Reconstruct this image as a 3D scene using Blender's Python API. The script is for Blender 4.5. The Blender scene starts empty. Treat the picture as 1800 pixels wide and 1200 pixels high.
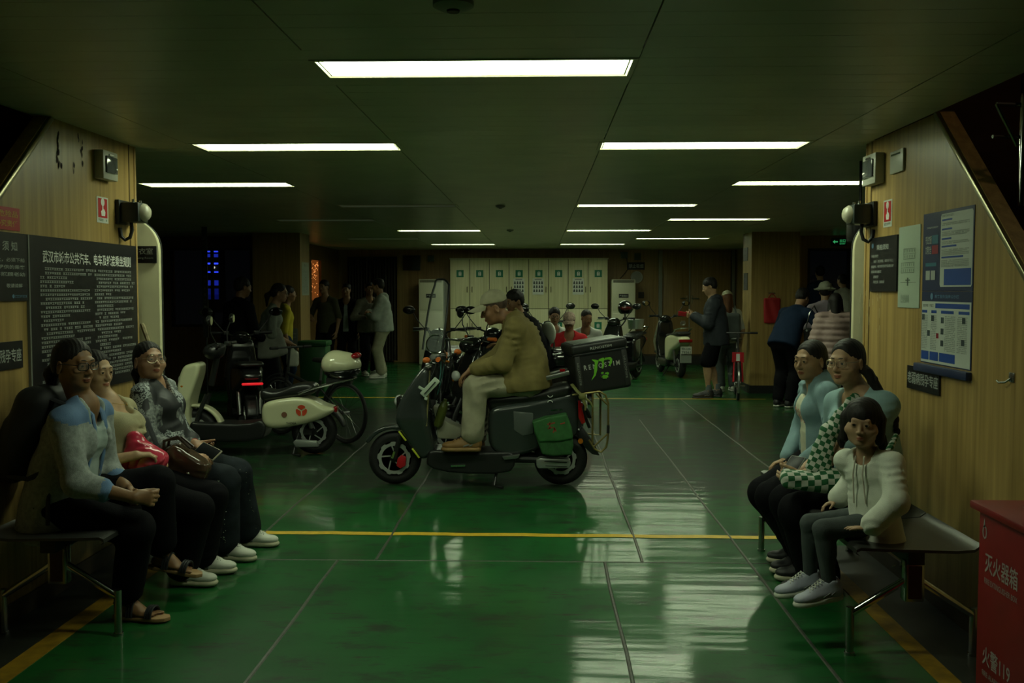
# Ferry passenger hall at night: people on benches, a rider on a delivery scooter, lockers at the far end.
# World axes: X to the right, Y into the hall, Z up, floor at Z = 0, metres.
import bpy, bmesh, math, random
import numpy as np
from mathutils import Vector, Matrix
random.seed(7)
PI = math.pi
R = math.radians
C = bpy.context.scene.collection
SC = bpy.context.scene

# ---------------------------------------------------------------- camera, world, exposure
FPX = 1700.0
CAM = Vector((0.0, 0.0, 1.54))
YAW, PITCH = math.atan(48 / FPX), math.atan(90 / FPX)
cam_d = bpy.data.cameras.new('camera')
cam_d.sensor_width = 36.0
cam_d.lens = FPX / 1800 * 36.0
cam_d.clip_end = 200
cam = bpy.data.objects.new('camera', cam_d)
C.objects.link(cam)
cam.location = CAM
cam.rotation_euler = (PI / 2 - PITCH, 0, YAW)
SC.camera = cam
world = bpy.data.worlds.new('night')
SC.world = world
world.use_nodes = True
world.node_tree.nodes['Background'].inputs[0].default_value = (0.010, 0.012, 0.016, 1)
world.node_tree.nodes['Background'].inputs[1].default_value = 0.08
SC.view_settings.view_transform = 'Standard'
SC.view_settings.look = 'None'
SC.view_settings.gamma = 1.0
SC.view_settings.use_curve_mapping = False
SC.view_settings.exposure = 0.0
LAMP_STRENGTH = 18.5
LAMP_COLOUR = (0.85, 1.0, 0.67)

_rot = cam.rotation_euler.to_matrix()
def at(px, py, Y):
    """The point at depth Y that the photograph shows at pixel (px, py)."""
    d = _rot @ Vector((px - 900, 600 - py, -FPX))
    return CAM + d * (Y / d.y)
def on_floor(px, py, z=0.0):
    d = _rot @ Vector((px - 900, 600 - py, -FPX))
    return CAM + d * ((z - CAM.z) / d.z)
def on_x(px, py, X):
    d = _rot @ Vector((px - 900, 600 - py, -FPX))
    return CAM + d * (X / d.x)

# ---------------------------------------------------------------- materials
MATS = {}
def mat(name, col, rough=0.5, metal=0.0, spec=0.5, var=0.0, vscale=8.0, bump=0.0, bscale=60.0, emit=None, estr=1.0,
        coat=0.0, alpha=None, trans=0.0, stretch=None):
    if name in MATS:
        return MATS[name]
    m = bpy.data.materials.new(name)
    m.use_nodes = True
    nt = m.node_tree
    b = nt.nodes['Principled BSDF']
    b.inputs['Base Color'].default_value = (*col, 1)
    b.inputs['Roughness'].default_value = rough
    b.inputs['Metallic'].default_value = metal
    b.inputs['Specular IOR Level'].default_value = spec
    b.inputs['Coat Weight'].default_value = coat
    b.inputs['Transmission Weight'].default_value = trans
    if alpha is not None:
        b.inputs['Alpha'].default_value = alpha
    if emit:
        b.inputs['Emission Color'].default_value = (*emit, 1)
        b.inputs['Emission Strength'].default_value = estr
    if var or bump:
        tc = nt.nodes.new('ShaderNodeTexCoord')
        src = tc.outputs['Object']
        if stretch:
            mp = nt.nodes.new('ShaderNodeMapping')
            mp.inputs['Scale'].default_value = stretch
            nt.links.new(src, mp.inputs[0])
            src = mp.outputs[0]
    if var:
        n = nt.nodes.new('ShaderNodeTexNoise')
        n.inputs['Scale'].default_value = vscale
        n.inputs['Detail'].default_value = 5
        nt.links.new(src, n.inputs['Vector'])
        cr = nt.nodes.new('ShaderNodeValToRGB')
        cr.color_ramp.elements[0].position = 0.3
        cr.color_ramp.elements[1].position = 0.7
        cr.color_ramp.elements[0].color = (*[max(0, c * (1 - var)) for c in col], 1)
        cr.color_ramp.elements[1].color = (*[min(1, c * (1 + var)) for c in col], 1)
        nt.links.new(n.outputs['Fac'], cr.inputs[0])
        nt.links.new(cr.outputs[0], b.inputs['Base Color'])
    if bump:
        n2 = nt.nodes.new('ShaderNodeTexNoise')
        n2.inputs['Scale'].default_value = bscale
        n2.inputs['Detail'].default_value = 4
        nt.links.new(src, n2.inputs['Vector'])
        bp = nt.nodes.new('ShaderNodeBump')
        bp.inputs['Strength'].default_value = bump
        bp.inputs['Distance'].default_value = 0.01
        nt.links.new(n2.outputs['Fac'], bp.inputs['Height'])
        nt.links.new(bp.outputs[0], b.inputs['Normal'])
    MATS[name] = m
    return m

def wood_mat(name, c0, c1, rough=0.45, scale=1.0):
    m = bpy.data.materials.new(name)
    m.use_nodes = True
    nt = m.node_tree
    b = nt.nodes['Principled BSDF']
    tc = nt.nodes.new('ShaderNodeTexCoord')
    mp = nt.nodes.new('ShaderNodeMapping')
    mp.inputs['Scale'].default_value = (28 * scale, 28 * scale, 0.9 * scale)
    nt.links.new(tc.outputs['Object'], mp.inputs[0])
    n = nt.nodes.new('ShaderNodeTexNoise')
    n.inputs['Scale'].default_value = 1.0
    n.inputs['Detail'].default_value = 7
    n.inputs['Roughness'].default_value = 0.6
    nt.links.new(mp.outputs[0], n.inputs['Vector'])
    cr = nt.nodes.new('ShaderNodeValToRGB')
    cr.color_ramp.elements[0].position = 0.32
    cr.color_ramp.elements[1].position = 0.68
    cr.color_ramp.elements[0].color = (*c0, 1)
    cr.color_ramp.elements[1].color = (*c1, 1)
    nt.links.new(n.outputs['Fac'], cr.inputs[0])
    nt.links.new(cr.outputs[0], b.inputs['Base Color'])
    b.inputs['Roughness'].default_value = rough
    bp = nt.nodes.new('ShaderNodeBump')
    bp.inputs['Strength'].default_value = 0.08
    bp.inputs['Distance'].default_value = 0.004
    nt.links.new(n.outputs['Fac'], bp.inputs['Height'])
    nt.links.new(bp.outputs[0], b.inputs['Normal'])
    MATS[name] = m
    return m

# ---------------------------------------------------------------- object helpers
def tag(o, label=None, cat=None, group=None, kind=None):
    if label: o['label'] = label
    if cat: o['category'] = cat
    if group: o['group'] = group
    if kind: o['kind'] = kind
    return o

def thing(name, label, cat, loc=(0, 0, 0), rotz=0.0, group=None):
    o = bpy.data.objects.new(name, None)
    o.empty_display_size = 0.1
    C.objects.link(o)
    o.location = loc
    o.rotation_euler = (0, 0, rotz)
    return tag(o, label, cat, group)

def link_mesh(name, me, mats, parent=None):
    o = bpy.data.objects.new(name, me)
    C.objects.link(o)
    if mats is not None:
        for m in (mats if isinstance(mats, (list, tuple)) else [mats]):
            me.materials.append(m)
    if parent is not None:
        o.parent = parent
    return o

def copy_tree(o, parent=None):
    c = o.copy()
    C.objects.link(c)
    if parent is not None:
        c.parent = parent
    for ch in list(o.children):
        copy_tree(ch, c)
    return c

def rotm(rx=0, ry=0, rz=0):
    return Matrix.Rotation(rz, 3, 'Z') @ Matrix.Rotation(ry, 3, 'Y') @ Matrix.Rotation(rx, 3, 'X')

class MB:
    """Collects simple solids and links them as one mesh object."""
    def __init__(s):
        s.v, s.f, s.m = [], [], []
        s.mi = 0
    def add(s, vs, fs):
        o = len(s.v)
        s.v += [tuple(v) for v in vs]
        for f in fs:
            s.f.append(tuple(i + o for i in f))
            s.m.append(s.mi)
        return s
    def box(s, c, size, rot=None):
        hx, hy, hz = size[0] / 2, size[1] / 2, size[2] / 2
        vs = [Vector((x, y, z)) for x in (-hx, hx) for y in (-hy, hy) for z in (-hz, hz)]
        if rot is not None:
            vs = [rot @ v for v in vs]
        c = Vector(c)
        return s.add([v + c for v in vs], [(0, 1, 3, 2), (4, 6, 7, 5), (0, 4, 5, 1), (2, 3, 7, 6), (0, 2, 6, 4), (1, 5, 7, 3)])
    def span(s, x0, x1, y0, y1, z0, z1):
        return s.box(((x0 + x1) / 2, (y0 + y1) / 2, (z0 + z1) / 2), (x1 - x0, y1 - y0, z1 - z0))
    def bar(s, a, b, w, h, up=(0, 0, 1)):
        a, b = Vector(a), Vector(b)
        d = (b - a)
        L = d.length
        y = d.normalized()
        x = y.cross(Vector(up))
        if x.length < 1e-5: x = y.cross(Vector((1, 0, 0)))
        x.normalize()
        z = x.cross(y)
        rot = Matrix((x, y, z)).transposed()
        return s.box((a + b) / 2, (w, L, h), rot)
    def tube(s, pts, r, n=10, cap=True, closed=False, squash=None):
        pts = [Vector(p) for p in pts]
        rs = r if isinstance(r, (list, tuple)) else [r] * len(pts)
        vs, fs = [], []
        N = len(pts)
        ref = None
        for i, p in enumerate(pts):
            if closed:
                d = pts[(i + 1) % N] - pts[i - 1]
            else:
                d = pts[min(i + 1, N - 1)] - pts[max(i - 1, 0)]
            d.normalize()
            if ref is None:
                up = Vector((0, 0, 1)) if abs(d.z) < 0.9 else Vector((1, 0, 0))
                x = d.cross(up)
            else:
                x = ref - d * ref.dot(d)
                if x.length < 1e-3:
                    x = d.orthogonal()
            x.normalize()
            y = x.cross(d); y.normalize()
            ref = x
            for k in range(n):
                a = 2 * PI * k / n
                sx, sy = (squash or (1, 1))
                vs.append(p + x * (math.cos(a) * rs[i] * sx) + y * (math.sin(a) * rs[i] * sy))
        M = N if closed else N - 1
        for i in range(M):
            j = (i + 1) % N
            for k in range(n):
                k2 = (k + 1) % n
                fs.append((i * n + k, i * n + k2, j * n + k2, j * n + k))
        if cap and not closed:
            fs.append(tuple(range(n))[::-1])
            fs.append(tuple((N - 1) * n + k for k in range(n)))
        # orientation is repaired in build()
        return s.add(vs, fs)
    def cyl(s, a, b, r, n=16, r2=None):
        return s.tube([a, b], [r, r if r2 is None else r2], n)
    def lathe(s, prof, c, axis=(0, 0, 1), n=24, arc=None):
        """prof: (radius, height) pairs along axis from c."""
        ax = Vector(axis).normalized()
        x = ax.orthogonal().normalized()
        y = ax.cross(x)
        c = Vector(c)
        vs, fs = [], []
        for (r, h) in prof:
            for k in range(n):
                a = 2 * PI * k / n
                vs.append(c + ax * h + x * (math.cos(a) * r) + y * (math.sin(a) * r))
        for i in range(len(prof) - 1):
            for k in range(n):
                k2 = (k + 1) % n
                fs.append((i * n + k, i * n + k2, (i + 1) * n + k2, (i + 1) * n + k))
        if prof[0][0] > 1e-6: fs.append(tuple(range(n))[::-1])
        if prof[-1][0] > 1e-6: fs.append(tuple((len(prof) - 1) * n + k for k in range(n)))
        return s.add(vs, fs)
    def torus(s, c, Rr, r, axis=(0, 0, 1), n=36, m=10, arc=(0, 2 * PI)):
        ax = Vector(axis).normalized()
        x = ax.orthogonal().normalized(); y = ax.cross(x)
        c = Vector(c)
        full = abs(arc[1] - arc[0] - 2 * PI) < 1e-6
        K = n if full else n + 1
        pts = [c + x * (math.cos(arc[0] + (arc[1] - arc[0]) * i / n) * Rr) + y * (math.sin(arc[0] + (arc[1] - arc[0]) * i / n) * Rr) for i in range(K)]
        return s.tube(pts, r, m, closed=full)
    def sphere(s, c, r, n=12, m=8, rot=None):
        r = r if isinstance(r, (list, tuple)) else (r, r, r)
        vs, fs = [], []
        for i in range(m + 1):
            th = PI * i / m
            for k in range(n):
                a = 2 * PI * k / n
                v = Vector((math.sin(th) * math.cos(a) * r[0], math.sin(th) * math.sin(a) * r[1], math.cos(th) * r[2]))
                if rot is not None: v = rot @ v
                vs.append(Vector(c) + v)
        for i in range(m):
            for k in range(n):
                k2 = (k + 1) % n
                fs.append((i * n + k, (i + 1) * n + k, (i + 1) * n + k2, i * n + k2))
        return s.add(vs, fs)
    def prism(s, poly, o, u, v, depth):
        """Polygon in plane (o; u, v), extruded by vector depth."""
        o, u, v, dp = Vector(o), Vector(u), Vector(v), Vector(depth)
        n = len(poly)
        a = [o + u * p[0] + v * p[1] for p in poly]
        b = [p + dp for p in a]
        fs = [tuple(range(n))[::-1], tuple(range(n, 2 * n))]
        for i in range(n):
            j = (i + 1) % n
            fs.append((i, j, n + j, n + i))
        return s.add(a + b, fs)
    def build(s, name, mats, parent=None, bevel=0.0, seg=2, smooth=True, angle=35, kind=None):
        me = bpy.data.meshes.new(name)
        bm = bmesh.new()
        vs = [bm.verts.new(v) for v in s.v]
        for f, mi in zip(s.f, s.m):
            try:
                ff = bm.faces.new([vs[i] for i in f])
                ff.material_index = mi
            except ValueError:
                pass
        bmesh.ops.remove_doubles(bm, verts=bm.verts, dist=1e-6)
        bmesh.ops.recalc_face_normals(bm, faces=bm.faces)
        if bevel > 0:
            es = [e for e in bm.edges if len(e.link_faces) == 2 and e.calc_face_angle(0) > R(30)]
            bmesh.ops.bevel(bm, geom=es, offset=bevel, segments=seg, profile=0.5, affect='EDGES', clamp_overlap=True)
        if smooth:
            for f in bm.faces: f.smooth = True
            for e in bm.edges:
                if len(e.link_faces) == 2 and e.calc_face_angle(0) > R(angle):
                    e.smooth = False
        bm.to_mesh(me)
        bm.free()
        o = link_mesh(name, me, mats, parent)
        if kind: o['kind'] = kind
        return o

# ---------------------------------------------------------------- flat lettering as real thin meshes
_txt_cache = {}
def text_mesh(body, size=1.0, extrude=0.0, bold=0.0):
    key = (body, bold)
    if key not in _txt_cache:
        cu = bpy.data.curves.new('lettering', 'FONT')
        cu.body = body
        cu.size = 1.0
        cu.resolution_u = 2
        cu.offset = bold
        cu.align_x = 'LEFT'
        o = bpy.data.objects.new('lettering', cu)
        C.objects.link(o)
        dg = bpy.context.evaluated_depsgraph_get()
        me = bpy.data.meshes.new_from_object(o.evaluated_get(dg))
        bpy.data.objects.remove(o)
        vs = np.array([v.co[:] for v in me.vertices]) if len(me.vertices) else np.zeros((1, 3))
        fs = [tuple(p.vertices) for p in me.polygons]
        bpy.data.meshes.remove(me)
        _txt_cache[key] = (vs, fs)
    return _txt_cache[key]

def put_text(mb, body, o, u, v, width=None, height=None, bold=0.0, centre=False):
    """Lettering in the plane (o; u right, v up); fitted into width x height, o is its lower left corner (or centre)."""
    vs, fs = text_mesh(body, bold=bold)
    lo, hi = vs.min(0), vs.max(0)
    w, h = max(hi[0] - lo[0], 1e-6), max(hi[1] - lo[1], 1e-6)
    sx = width / w if width else (height / h)
    sy = height / h if height else sx
    o, u, v = Vector(o), Vector(u), Vector(v)
    if centre:
        o = o - u * (w * sx / 2) - v * (h * sy / 2)
    mb.add([o + u * ((p[0] - lo[0]) * sx) + v * ((p[1] - lo[1]) * sy) for p in vs], fs)

def flat_rect(mb, o, u, v, x0, x1, y0, y1):
    o, u, v = Vector(o), Vector(u), Vector(v)
    mb.add([o + u * x0 + v * y0, o + u * x1 + v * y0, o + u * x1 + v * y1, o + u * x0 + v * y1], [(0, 1, 2, 3)])

def flat_poly(mb, o, u, v, pts):
    o, u, v = Vector(o), Vector(u), Vector(v)
    mb.add([o + u * p[0] + v * p[1] for p in pts], [tuple(range(len(pts)))])

def flat_disc(mb, o, u, v, cx, cy, r, n=16, ry=None):
    flat_poly(mb, o, u, v, [(cx + r * math.cos(2 * PI * i / n), cy + (ry or r) * math.sin(2 * PI * i / n)) for i in range(n)])

def glyph_rows(mb, o, u, v, rows, cw, ch, rnd):
    """Rows of tiny unreadable characters. rows: (x, y, count)."""
    for (x, y, n) in rows:
        for i in range(n):
            if rnd.random() < 0.07: continue
            xx = x + i * cw * 1.12
            k = rnd.randint(0, 3)
            flat_rect(mb, o, u, v, xx, xx + cw, y + ch * 0.8, y + ch)
            if k != 1: flat_rect(mb, o, u, v, xx + cw * 0.1, xx + cw * 0.9, y + ch * 0.38, y + ch * 0.56)
            if k != 2: flat_rect(mb, o, u, v, xx, xx + cw, y, y + ch * 0.17)
            flat_rect(mb, o, u, v, xx + cw * 0.38, xx + cw * 0.6, y, y + ch)
# ---------------------------------------------------------------- the hall: floor, ceiling, walls
CZ = 2.405           # ceiling height
XL, XR = -2.45, 1.94   # faces of the two stair walls in the foreground
YP = 5.82            # where the stair walls end
wood = wood_mat('wood_wall', (0.26, 0.165, 0.050), (0.44, 0.30, 0.105), 0.38)
wood_dark = wood_mat('wood_dark', (0.10, 0.052, 0.014), (0.17, 0.092, 0.028), 0.45)
wood_mid = wood_mat('wood_mid', (0.22, 0.135, 0.045), (0.34, 0.22, 0.080), 0.42)
locker_wood = wood_mat('locker_wood', (0.52, 0.49, 0.29), (0.67, 0.64, 0.41), 0.42)
cream = mat('cream_paint', (0.56, 0.53, 0.34), 0.40, var=.08, vscale=5)
black_paint = mat('black_paint', (0.010, 0.011, 0.010), 0.5)
steel = mat('brushed_steel', (0.42, 0.43, 0.42), 0.26, metal=1.0, bump=.05, bscale=200)
chrome = mat('chrome', (0.7, 0.7, 0.7), 0.12, metal=1.0)
white_print = mat('white_print', (0.62, 0.64, 0.60), 0.6)
yellow_paint = mat('yellow_paint', (0.26, 0.15, 0.010), 0.5, var=.35, vscale=14)
dark_metal = mat('dark_metal', (0.035, 0.037, 0.036), 0.4, metal=.6)

def floor_material():
    m = bpy.data.materials.new('green_deck_paint')
    m.use_nodes = True
    nt = m.node_tree; L = nt.links
    b = nt.nodes['Principled BSDF']
    tc = nt.nodes.new('ShaderNodeTexCoord')
    def noise(scale, detail, stretch=(1, 1, 1), rough=.6):
        mp = nt.nodes.new('ShaderNodeMapping'); mp.inputs['Scale'].default_value = stretch
        L.new(tc.outputs['Object'], mp.inputs[0])
        n = nt.nodes.new('ShaderNodeTexNoise'); n.inputs['Scale'].default_value = scale; n.inputs['Detail'].default_value = detail
        n.inputs['Roughness'].default_value = rough
        L.new(mp.outputs[0], n.inputs['Vector'])
        return n.outputs['Fac']
    def ramp(src, p0, p1, c0, c1):
        r = nt.nodes.new('ShaderNodeValToRGB')
        r.color_ramp.elements[0].position = p0; r.color_ramp.elements[1].position = p1
        r.color_ramp.elements[0].color = c0; r.color_ramp.elements[1].color = c1
        L.new(src, r.inputs[0]); return r.outputs[0]
    def mix(f, a, c, blend='MIX'):
        x = nt.nodes.new('ShaderNodeMix'); x.data_type = 'RGBA'; x.blend_type = blend
        if isinstance(f, float): x.inputs[0].default_value = f
        else: L.new(f, x.inputs[0])
        for i, q in ((6, a), (7, c)):
            if isinstance(q, tuple): x.inputs[i].default_value = q
            else: L.new(q, x.inputs[i])
        return x.outputs[2]
    base = ramp(noise(1.3, 4), .3, .7, (0.005, 0.060, 0.013, 1), (0.0105, 0.108, 0.023, 1))
    # the paint is worn thin where vehicles stand and turn, between 7 and 13 m into the hall
    sx = nt.nodes.new('ShaderNodeSeparateXYZ'); L.new(tc.outputs['Object'], sx.inputs[0])
    def mrange(a, b_, c0, c1):
        q = nt.nodes.new('ShaderNodeMapRange'); q.interpolation_type = 'SMOOTHSTEP'
        for i, v_ in enumerate((a, b_, c0, c1)): q.inputs[1 + i].default_value = v_
        L.new(sx.outputs[1], q.inputs[0]); return q.outputs[0]
    def math2(op, a, b_):
        q = nt.nodes.new('ShaderNodeMath'); q.operation = op
        for i, v_ in enumerate((a, b_)):
            if isinstance(v_, float): q.inputs[i].default_value = v_
            else: L.new(v_, q.inputs[i])
        return q.outputs[0]
    zone = math2('MULTIPLY', mrange(6.5, 7.9, 0.0, 0.17), mrange(11.5, 14.0, 1.0, 0.0))
    worn = ramp(math2('ADD', noise(3.2, 9, (1, 2.2, 1), .72), zone), .52, .66, (0, 0, 0, 1), (1, 1, 1, 1))
    c = mix(worn, base, (0.016, 0.030, 0.016, 1))
    scuff = ramp(noise(9, 6, (.5, 3.2, 1), .65), .60, .68, (0, 0, 0, 1), (1, 1, 1, 1))
    c = mix(scuff, c, (0.030, 0.022, 0.016, 1))
    spots = ramp(noise(26, 3, (1, 1.6, 1)), .70, .76, (0, 0, 0, 1), (1, 1, 1, 1))
    c = mix(spots, c, (0.014, 0.010, 0.008, 1))
    L.new(c, b.inputs['Base Color'])
    rg = ramp(noise(2.1, 5, (1, 2.5, 1)), .25, .75, (.05, .05, .05, 1), (.12, .12, .12, 1))
    L.new(rg, b.inputs['Coat Roughness'])
    b.inputs['Roughness'].default_value = 0.5
    b.inputs['Specular IOR Level'].default_value = 0.15
    b.inputs['Coat Weight'].default_value = 0.55
    bp = nt.nodes.new('ShaderNodeBump'); bp.inputs['Strength'].default_value = .5; bp.inputs['Distance'].default_value = .0075
    L.new(noise(2.4, 2, (.45, 2.6, 1), .4), bp.inputs['Height'])
    bp2 = nt.nodes.new('ShaderNodeBump'); bp2.inputs['Strength'].default_value = .12; bp2.inputs['Distance'].default_value = .002
    L.new(noise(70, 3, (1, 1.5, 1)), bp2.inputs['Height'])
    L.new(bp.outputs[0], bp2.inputs['Normal'])
    L.new(bp2.outputs[0], b.inputs['Normal'])
    L.new(bp2.outputs[0], b.inputs['Coat Normal'])
    return m

deck = floor_material()
m = MB(); m.span(-6.6, 6.2, -4, 21.2, -.1, 0)
floor = m.build('floor', deck, smooth=False); tag(floor, kind='structure')
# deck plates meet in raised weld beads; each bead is a piece of the floor
bead = mat('weld_bead', (0.055, 0.058, 0.046), 0.45, var=.4, vscale=30)
for (x, y0, y1) in ((.59, 5.43, 12.5), (.37, -1.0, 5.42), (1.19, -1.0, 11.5), (-.93, 5.43, 9.5), (-1.15, -1.0, 5.42), (-1.75, 5.43, 10.5), (2.0, 8.0, 13.6)):
    m = MB()
    N = 14
    pts = [(x + .004 * math.sin(i * 2.1 + x * 9), y0 + (y1 - y0) * i / N, .0) for i in range(N + 1)]
    m.tube(pts, .009, 6, squash=(1, .55))
    m.build('weld_bead', bead, floor)
m = MB(); m.tube([(-2.1, 5.425, 0), (-.2, 5.43, 0), (1.6, 5.42, 0)], .006, 6, squash=(1, .5)); m.build('weld_bead', bead, floor)
# dark untreated strips of deck under the benches
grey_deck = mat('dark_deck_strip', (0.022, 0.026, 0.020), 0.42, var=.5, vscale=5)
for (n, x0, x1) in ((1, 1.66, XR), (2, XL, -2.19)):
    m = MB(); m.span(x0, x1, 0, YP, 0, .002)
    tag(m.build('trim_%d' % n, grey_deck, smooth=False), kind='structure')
for (n, a) in ((3, (-2.19, -2.09, 0, 5.75)), (4, (1.57, 1.66, 0, 5.85))):
    m = MB(); m.span(a[0], a[1], a[2], a[3], 0, .003)
    tag(m.build('trim_%d' % n, yellow_paint, smooth=False), kind='structure')
def painted_line(n, x0, x1, yc, w):
    m = MB(); N = 30
    top, bot = [], []
    for i in range(N + 1):
        x = x0 + (x1 - x0) * i / N
        j = .006 * math.sin(i * 1.3) + .004 * math.sin(i * 3.1 + 1)
        top.append((x, yc + w / 2 + j - (x - x0) * .012)); bot.append((x, yc - w / 2 + j - (x - x0) * .012))
    for i in range(N):
        m.add([(*bot[i], .003), (*bot[i + 1], .003), (*top[i + 1], .003), (*top[i], .003)], [(0, 1, 2, 3)])
    tag(m.build('trim_%d' % n, mat('yellow_line', (0.55, 0.36, 0.02), 0.5, var=.15, vscale=20), smooth=False), kind='structure')
painted_line(5, -2.05, 1.6, 6.04, .075)
painted_line(6, -3.5, 3.2, 13.78, .075)

# ceiling: metal planks laid across, in bays 1.23 m wide
ceil_paint = mat('ceiling_paint', (0.58, 0.56, 0.42), 0.33, var=.10, vscale=2.5, bump=.06, bscale=5)
gap_black = mat('gap_black', (0.004, 0.005, 0.004), 0.8)
m = MB()
m.span(-2.52, 1.93, -4, 5.8, CZ + .055, CZ + .10)
m.span(-6.6, 6.2, 5.8, 21.2, CZ + .055, CZ + .10)
ceiling = m.build('ceiling', gap_black, smooth=False); tag(ceiling, kind='structure')
LAMPS = [(-.25, 3.82, 1), (-1.455, 5.86, 1), (.97, 5.86, 1), (-2.64, 7.92, 1), (2.18, 7.92, 1), (-1.455, 9.96, 0), (.99, 9.96, 1),
         (-2.64, 11.95, 0), (2.18, 11.95, 1), (-1.455, 14.1, 1), (1.0, 14.1, 1), (-2.64, 16.3, 0), (2.22, 16.3, 1), (-1.44, 18.3, 1), (1.0, 18.3, 1)]
edges = [-2.52, -2.09, -.86, .37, 1.60, 1.93]
def lamp_hits(x0, x1, y0, y1):
    """Openings that a plank has to leave free."""
    return [(lx - .62, lx + .62) for (lx, ly, on) in LAMPS if x0 < lx + .62 and x1 > lx - .62 and y0 < ly + .155 and y1 > ly - .155]
def plank_pieces(x0, x1, y0, y1):
    segs = [(x0, x1)]
    for (a, b_) in lamp_hits(x0, x1, y0, y1):
        out = []
        for (p, q) in segs:
            if a > p + .01: out.append((p, min(q, a)))
            if b_ < q - .01: out.append((max(p, b_), q))
            if a >= q or b_ <= p: pass
        segs = [(p, q) for (p, q) in out if q - p > .01]
    return segs
pw = .15
ceil_far = MB()
y = 1.42
pc = 0
while y < 20.9:
    ed = edges if y < 5.75 else [-6.5, -5.78, -4.55, -3.32, -2.09, -.86, .37, 1.60, 2.83, 4.06, 5.29, 6.1]
    for i in range(len(ed) - 1):
        near_ = y < 6.6 and -2.6 < ed[i] < 1.95
        for (x0, x1) in plank_pieces(ed[i] + .003, ed[i + 1] - .003, y, y + pw):
            if near_:
                mm = MB(); mm.span(x0, x1, y + .0012, y + pw - .0012, CZ, CZ + .012)
                mm.build('ceiling_plank', ceil_paint, ceiling, smooth=False); pc += 1
            else:
                ceil_far.span(x0, x1, y + .0015, y + pw - .0015, CZ, CZ + .012)
    for (lx, ly, on) in LAMPS:      # narrow planks between a row of planks and a lamp frame
        if y < ly + .155 and y + pw > ly - .155:
            for (y0, y1) in ((y, ly - .155), (ly + .155, y + pw)):
                if y1 - y0 > .004:
                    ceil_far.span(lx - .62, lx + .62, y0 + .001, y1 - .001, CZ, CZ + .012)
    y += pw
m2 = MB(); m2.span(-2.52, 1.93, -4, 1.42, CZ, CZ + .012); m2.build('ceiling_panel', ceil_paint, ceiling, smooth=False)
ceil_far.build('ceiling_planks', ceil_paint, ceiling, smooth=False, kind='stuff')

# recessed lamps
diff_on = mat('lamp_diffuser', (0.9, 0.95, 0.85), 0.5, emit=LAMP_COLOUR, estr=LAMP_STRENGTH)
diff_off = mat('lamp_diffuser_dim', (0.5, 0.52, 0.46), 0.5, emit=LAMP_COLOUR, estr=0.05)
rim = mat('lamp_rim', (0.62, 0.64, 0.58), 0.35)
rowname = {3.82: 'nearest row', 5.86: 'second row', 7.92: 'third row', 9.96: 'fourth row', 11.95: 'fifth row', 14.1: 'sixth row', 16.3: 'seventh row', 18.3: 'last row'}
for (lx, ly, on) in LAMPS:
    lab = ('lit' if on else 'unlit') + ' long recessed ceiling lamp, ' + rowname[ly] + ' from the front, ' + ('middle' if ly < 4 else 'left of the two' if lx < 0 else 'right of the two')
    t = thing('ceiling_lamp', lab, 'ceiling lamp', (lx, ly, CZ), 0, 'recessed ceiling lamps')
    hw, hd = .60, .135
    m = MB()
    m.span(-hw - .02, hw + .02, -hd - .02, -hd, -.004, .05); m.span(-hw - .02, hw + .02, hd, hd + .02, -.004, .05)
    m.span(-hw - .02, -hw, -hd, hd, -.004, .05); m.span(hw, hw + .02, -hd, hd, -.004, .05)
    m.build('frame', ceil_paint, t, smooth=False)
    m = MB()
    for s in (-1, 1):
        m.span(-hw + .008, hw - .008, s * (hd - .010) - .003, s * (hd - .010) + .003, .000, .012)
        m.span(s * (hw - .010) - .003, s * (hw - .010) + .003, -hd + .008, hd - .008, .000, .012)
    m.build('inner_rim', rim, t, smooth=False)
    m = MB(); m.span(-hw, hw, -hd, hd, .030, .036)
    m.build('diffuser', diff_on if on else diff_off, t, smooth=False)

# stair walls of the foreground: wood, cut along the slope of the stairs
def stair_wall(name, X, s, z_at):
    """s = +1: body of the wall lies towards +X."""
    m = MB()
    prof = [(YP, 0), (YP, CZ), (4.80, CZ), (2.06, 0.0)]
    m.prism(prof, (X, 0, 0), (0, 1, 0), (0, 0, 1), (s * .07, 0, 0))
    w = m.build(name, wood, smooth=False); tag(w, kind='structure')
    m = MB(); m.bar((X + s * .03, 4.83, CZ - .0), (X + s * .03, 2.06, -.03), .095, .03)
    m.build('slope_trim', mat('slope_metal', (0.30, 0.27, 0.16), 0.28, metal=.85), w, bevel=.006)
    m = MB(); m.span(min(X - s * .006, X + s * .075), max(X - s * .006, X + s * .075), YP - .004, YP + .022, 0, CZ)
    m.build('corner_trim', mat('corner_strip', (0.34, 0.22, 0.08), 0.4), w, bevel=.003)
    m = MB(); m.span(min(X, X - s * .012), max(X, X - s * .012), 2.2, YP, 0, .09)
    m.build('plinth', mat('plinth_dark', (0.05, 0.035, 0.016), 0.5), w)
    # joint between wall panels
    m = MB(); m.span(min(X, X - s * .003), max(X, X - s * .003), YP - .075, YP - .066, .09, CZ)
    m.build('panel_joint', mat('joint_dark', (0.10, 0.065, 0.025), 0.6), w)
    return w
wall_left = stair_wall('wall_left', XL, -1, 0)
wall_right = stair_wall('wall_right', XR, 1, 0)

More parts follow.
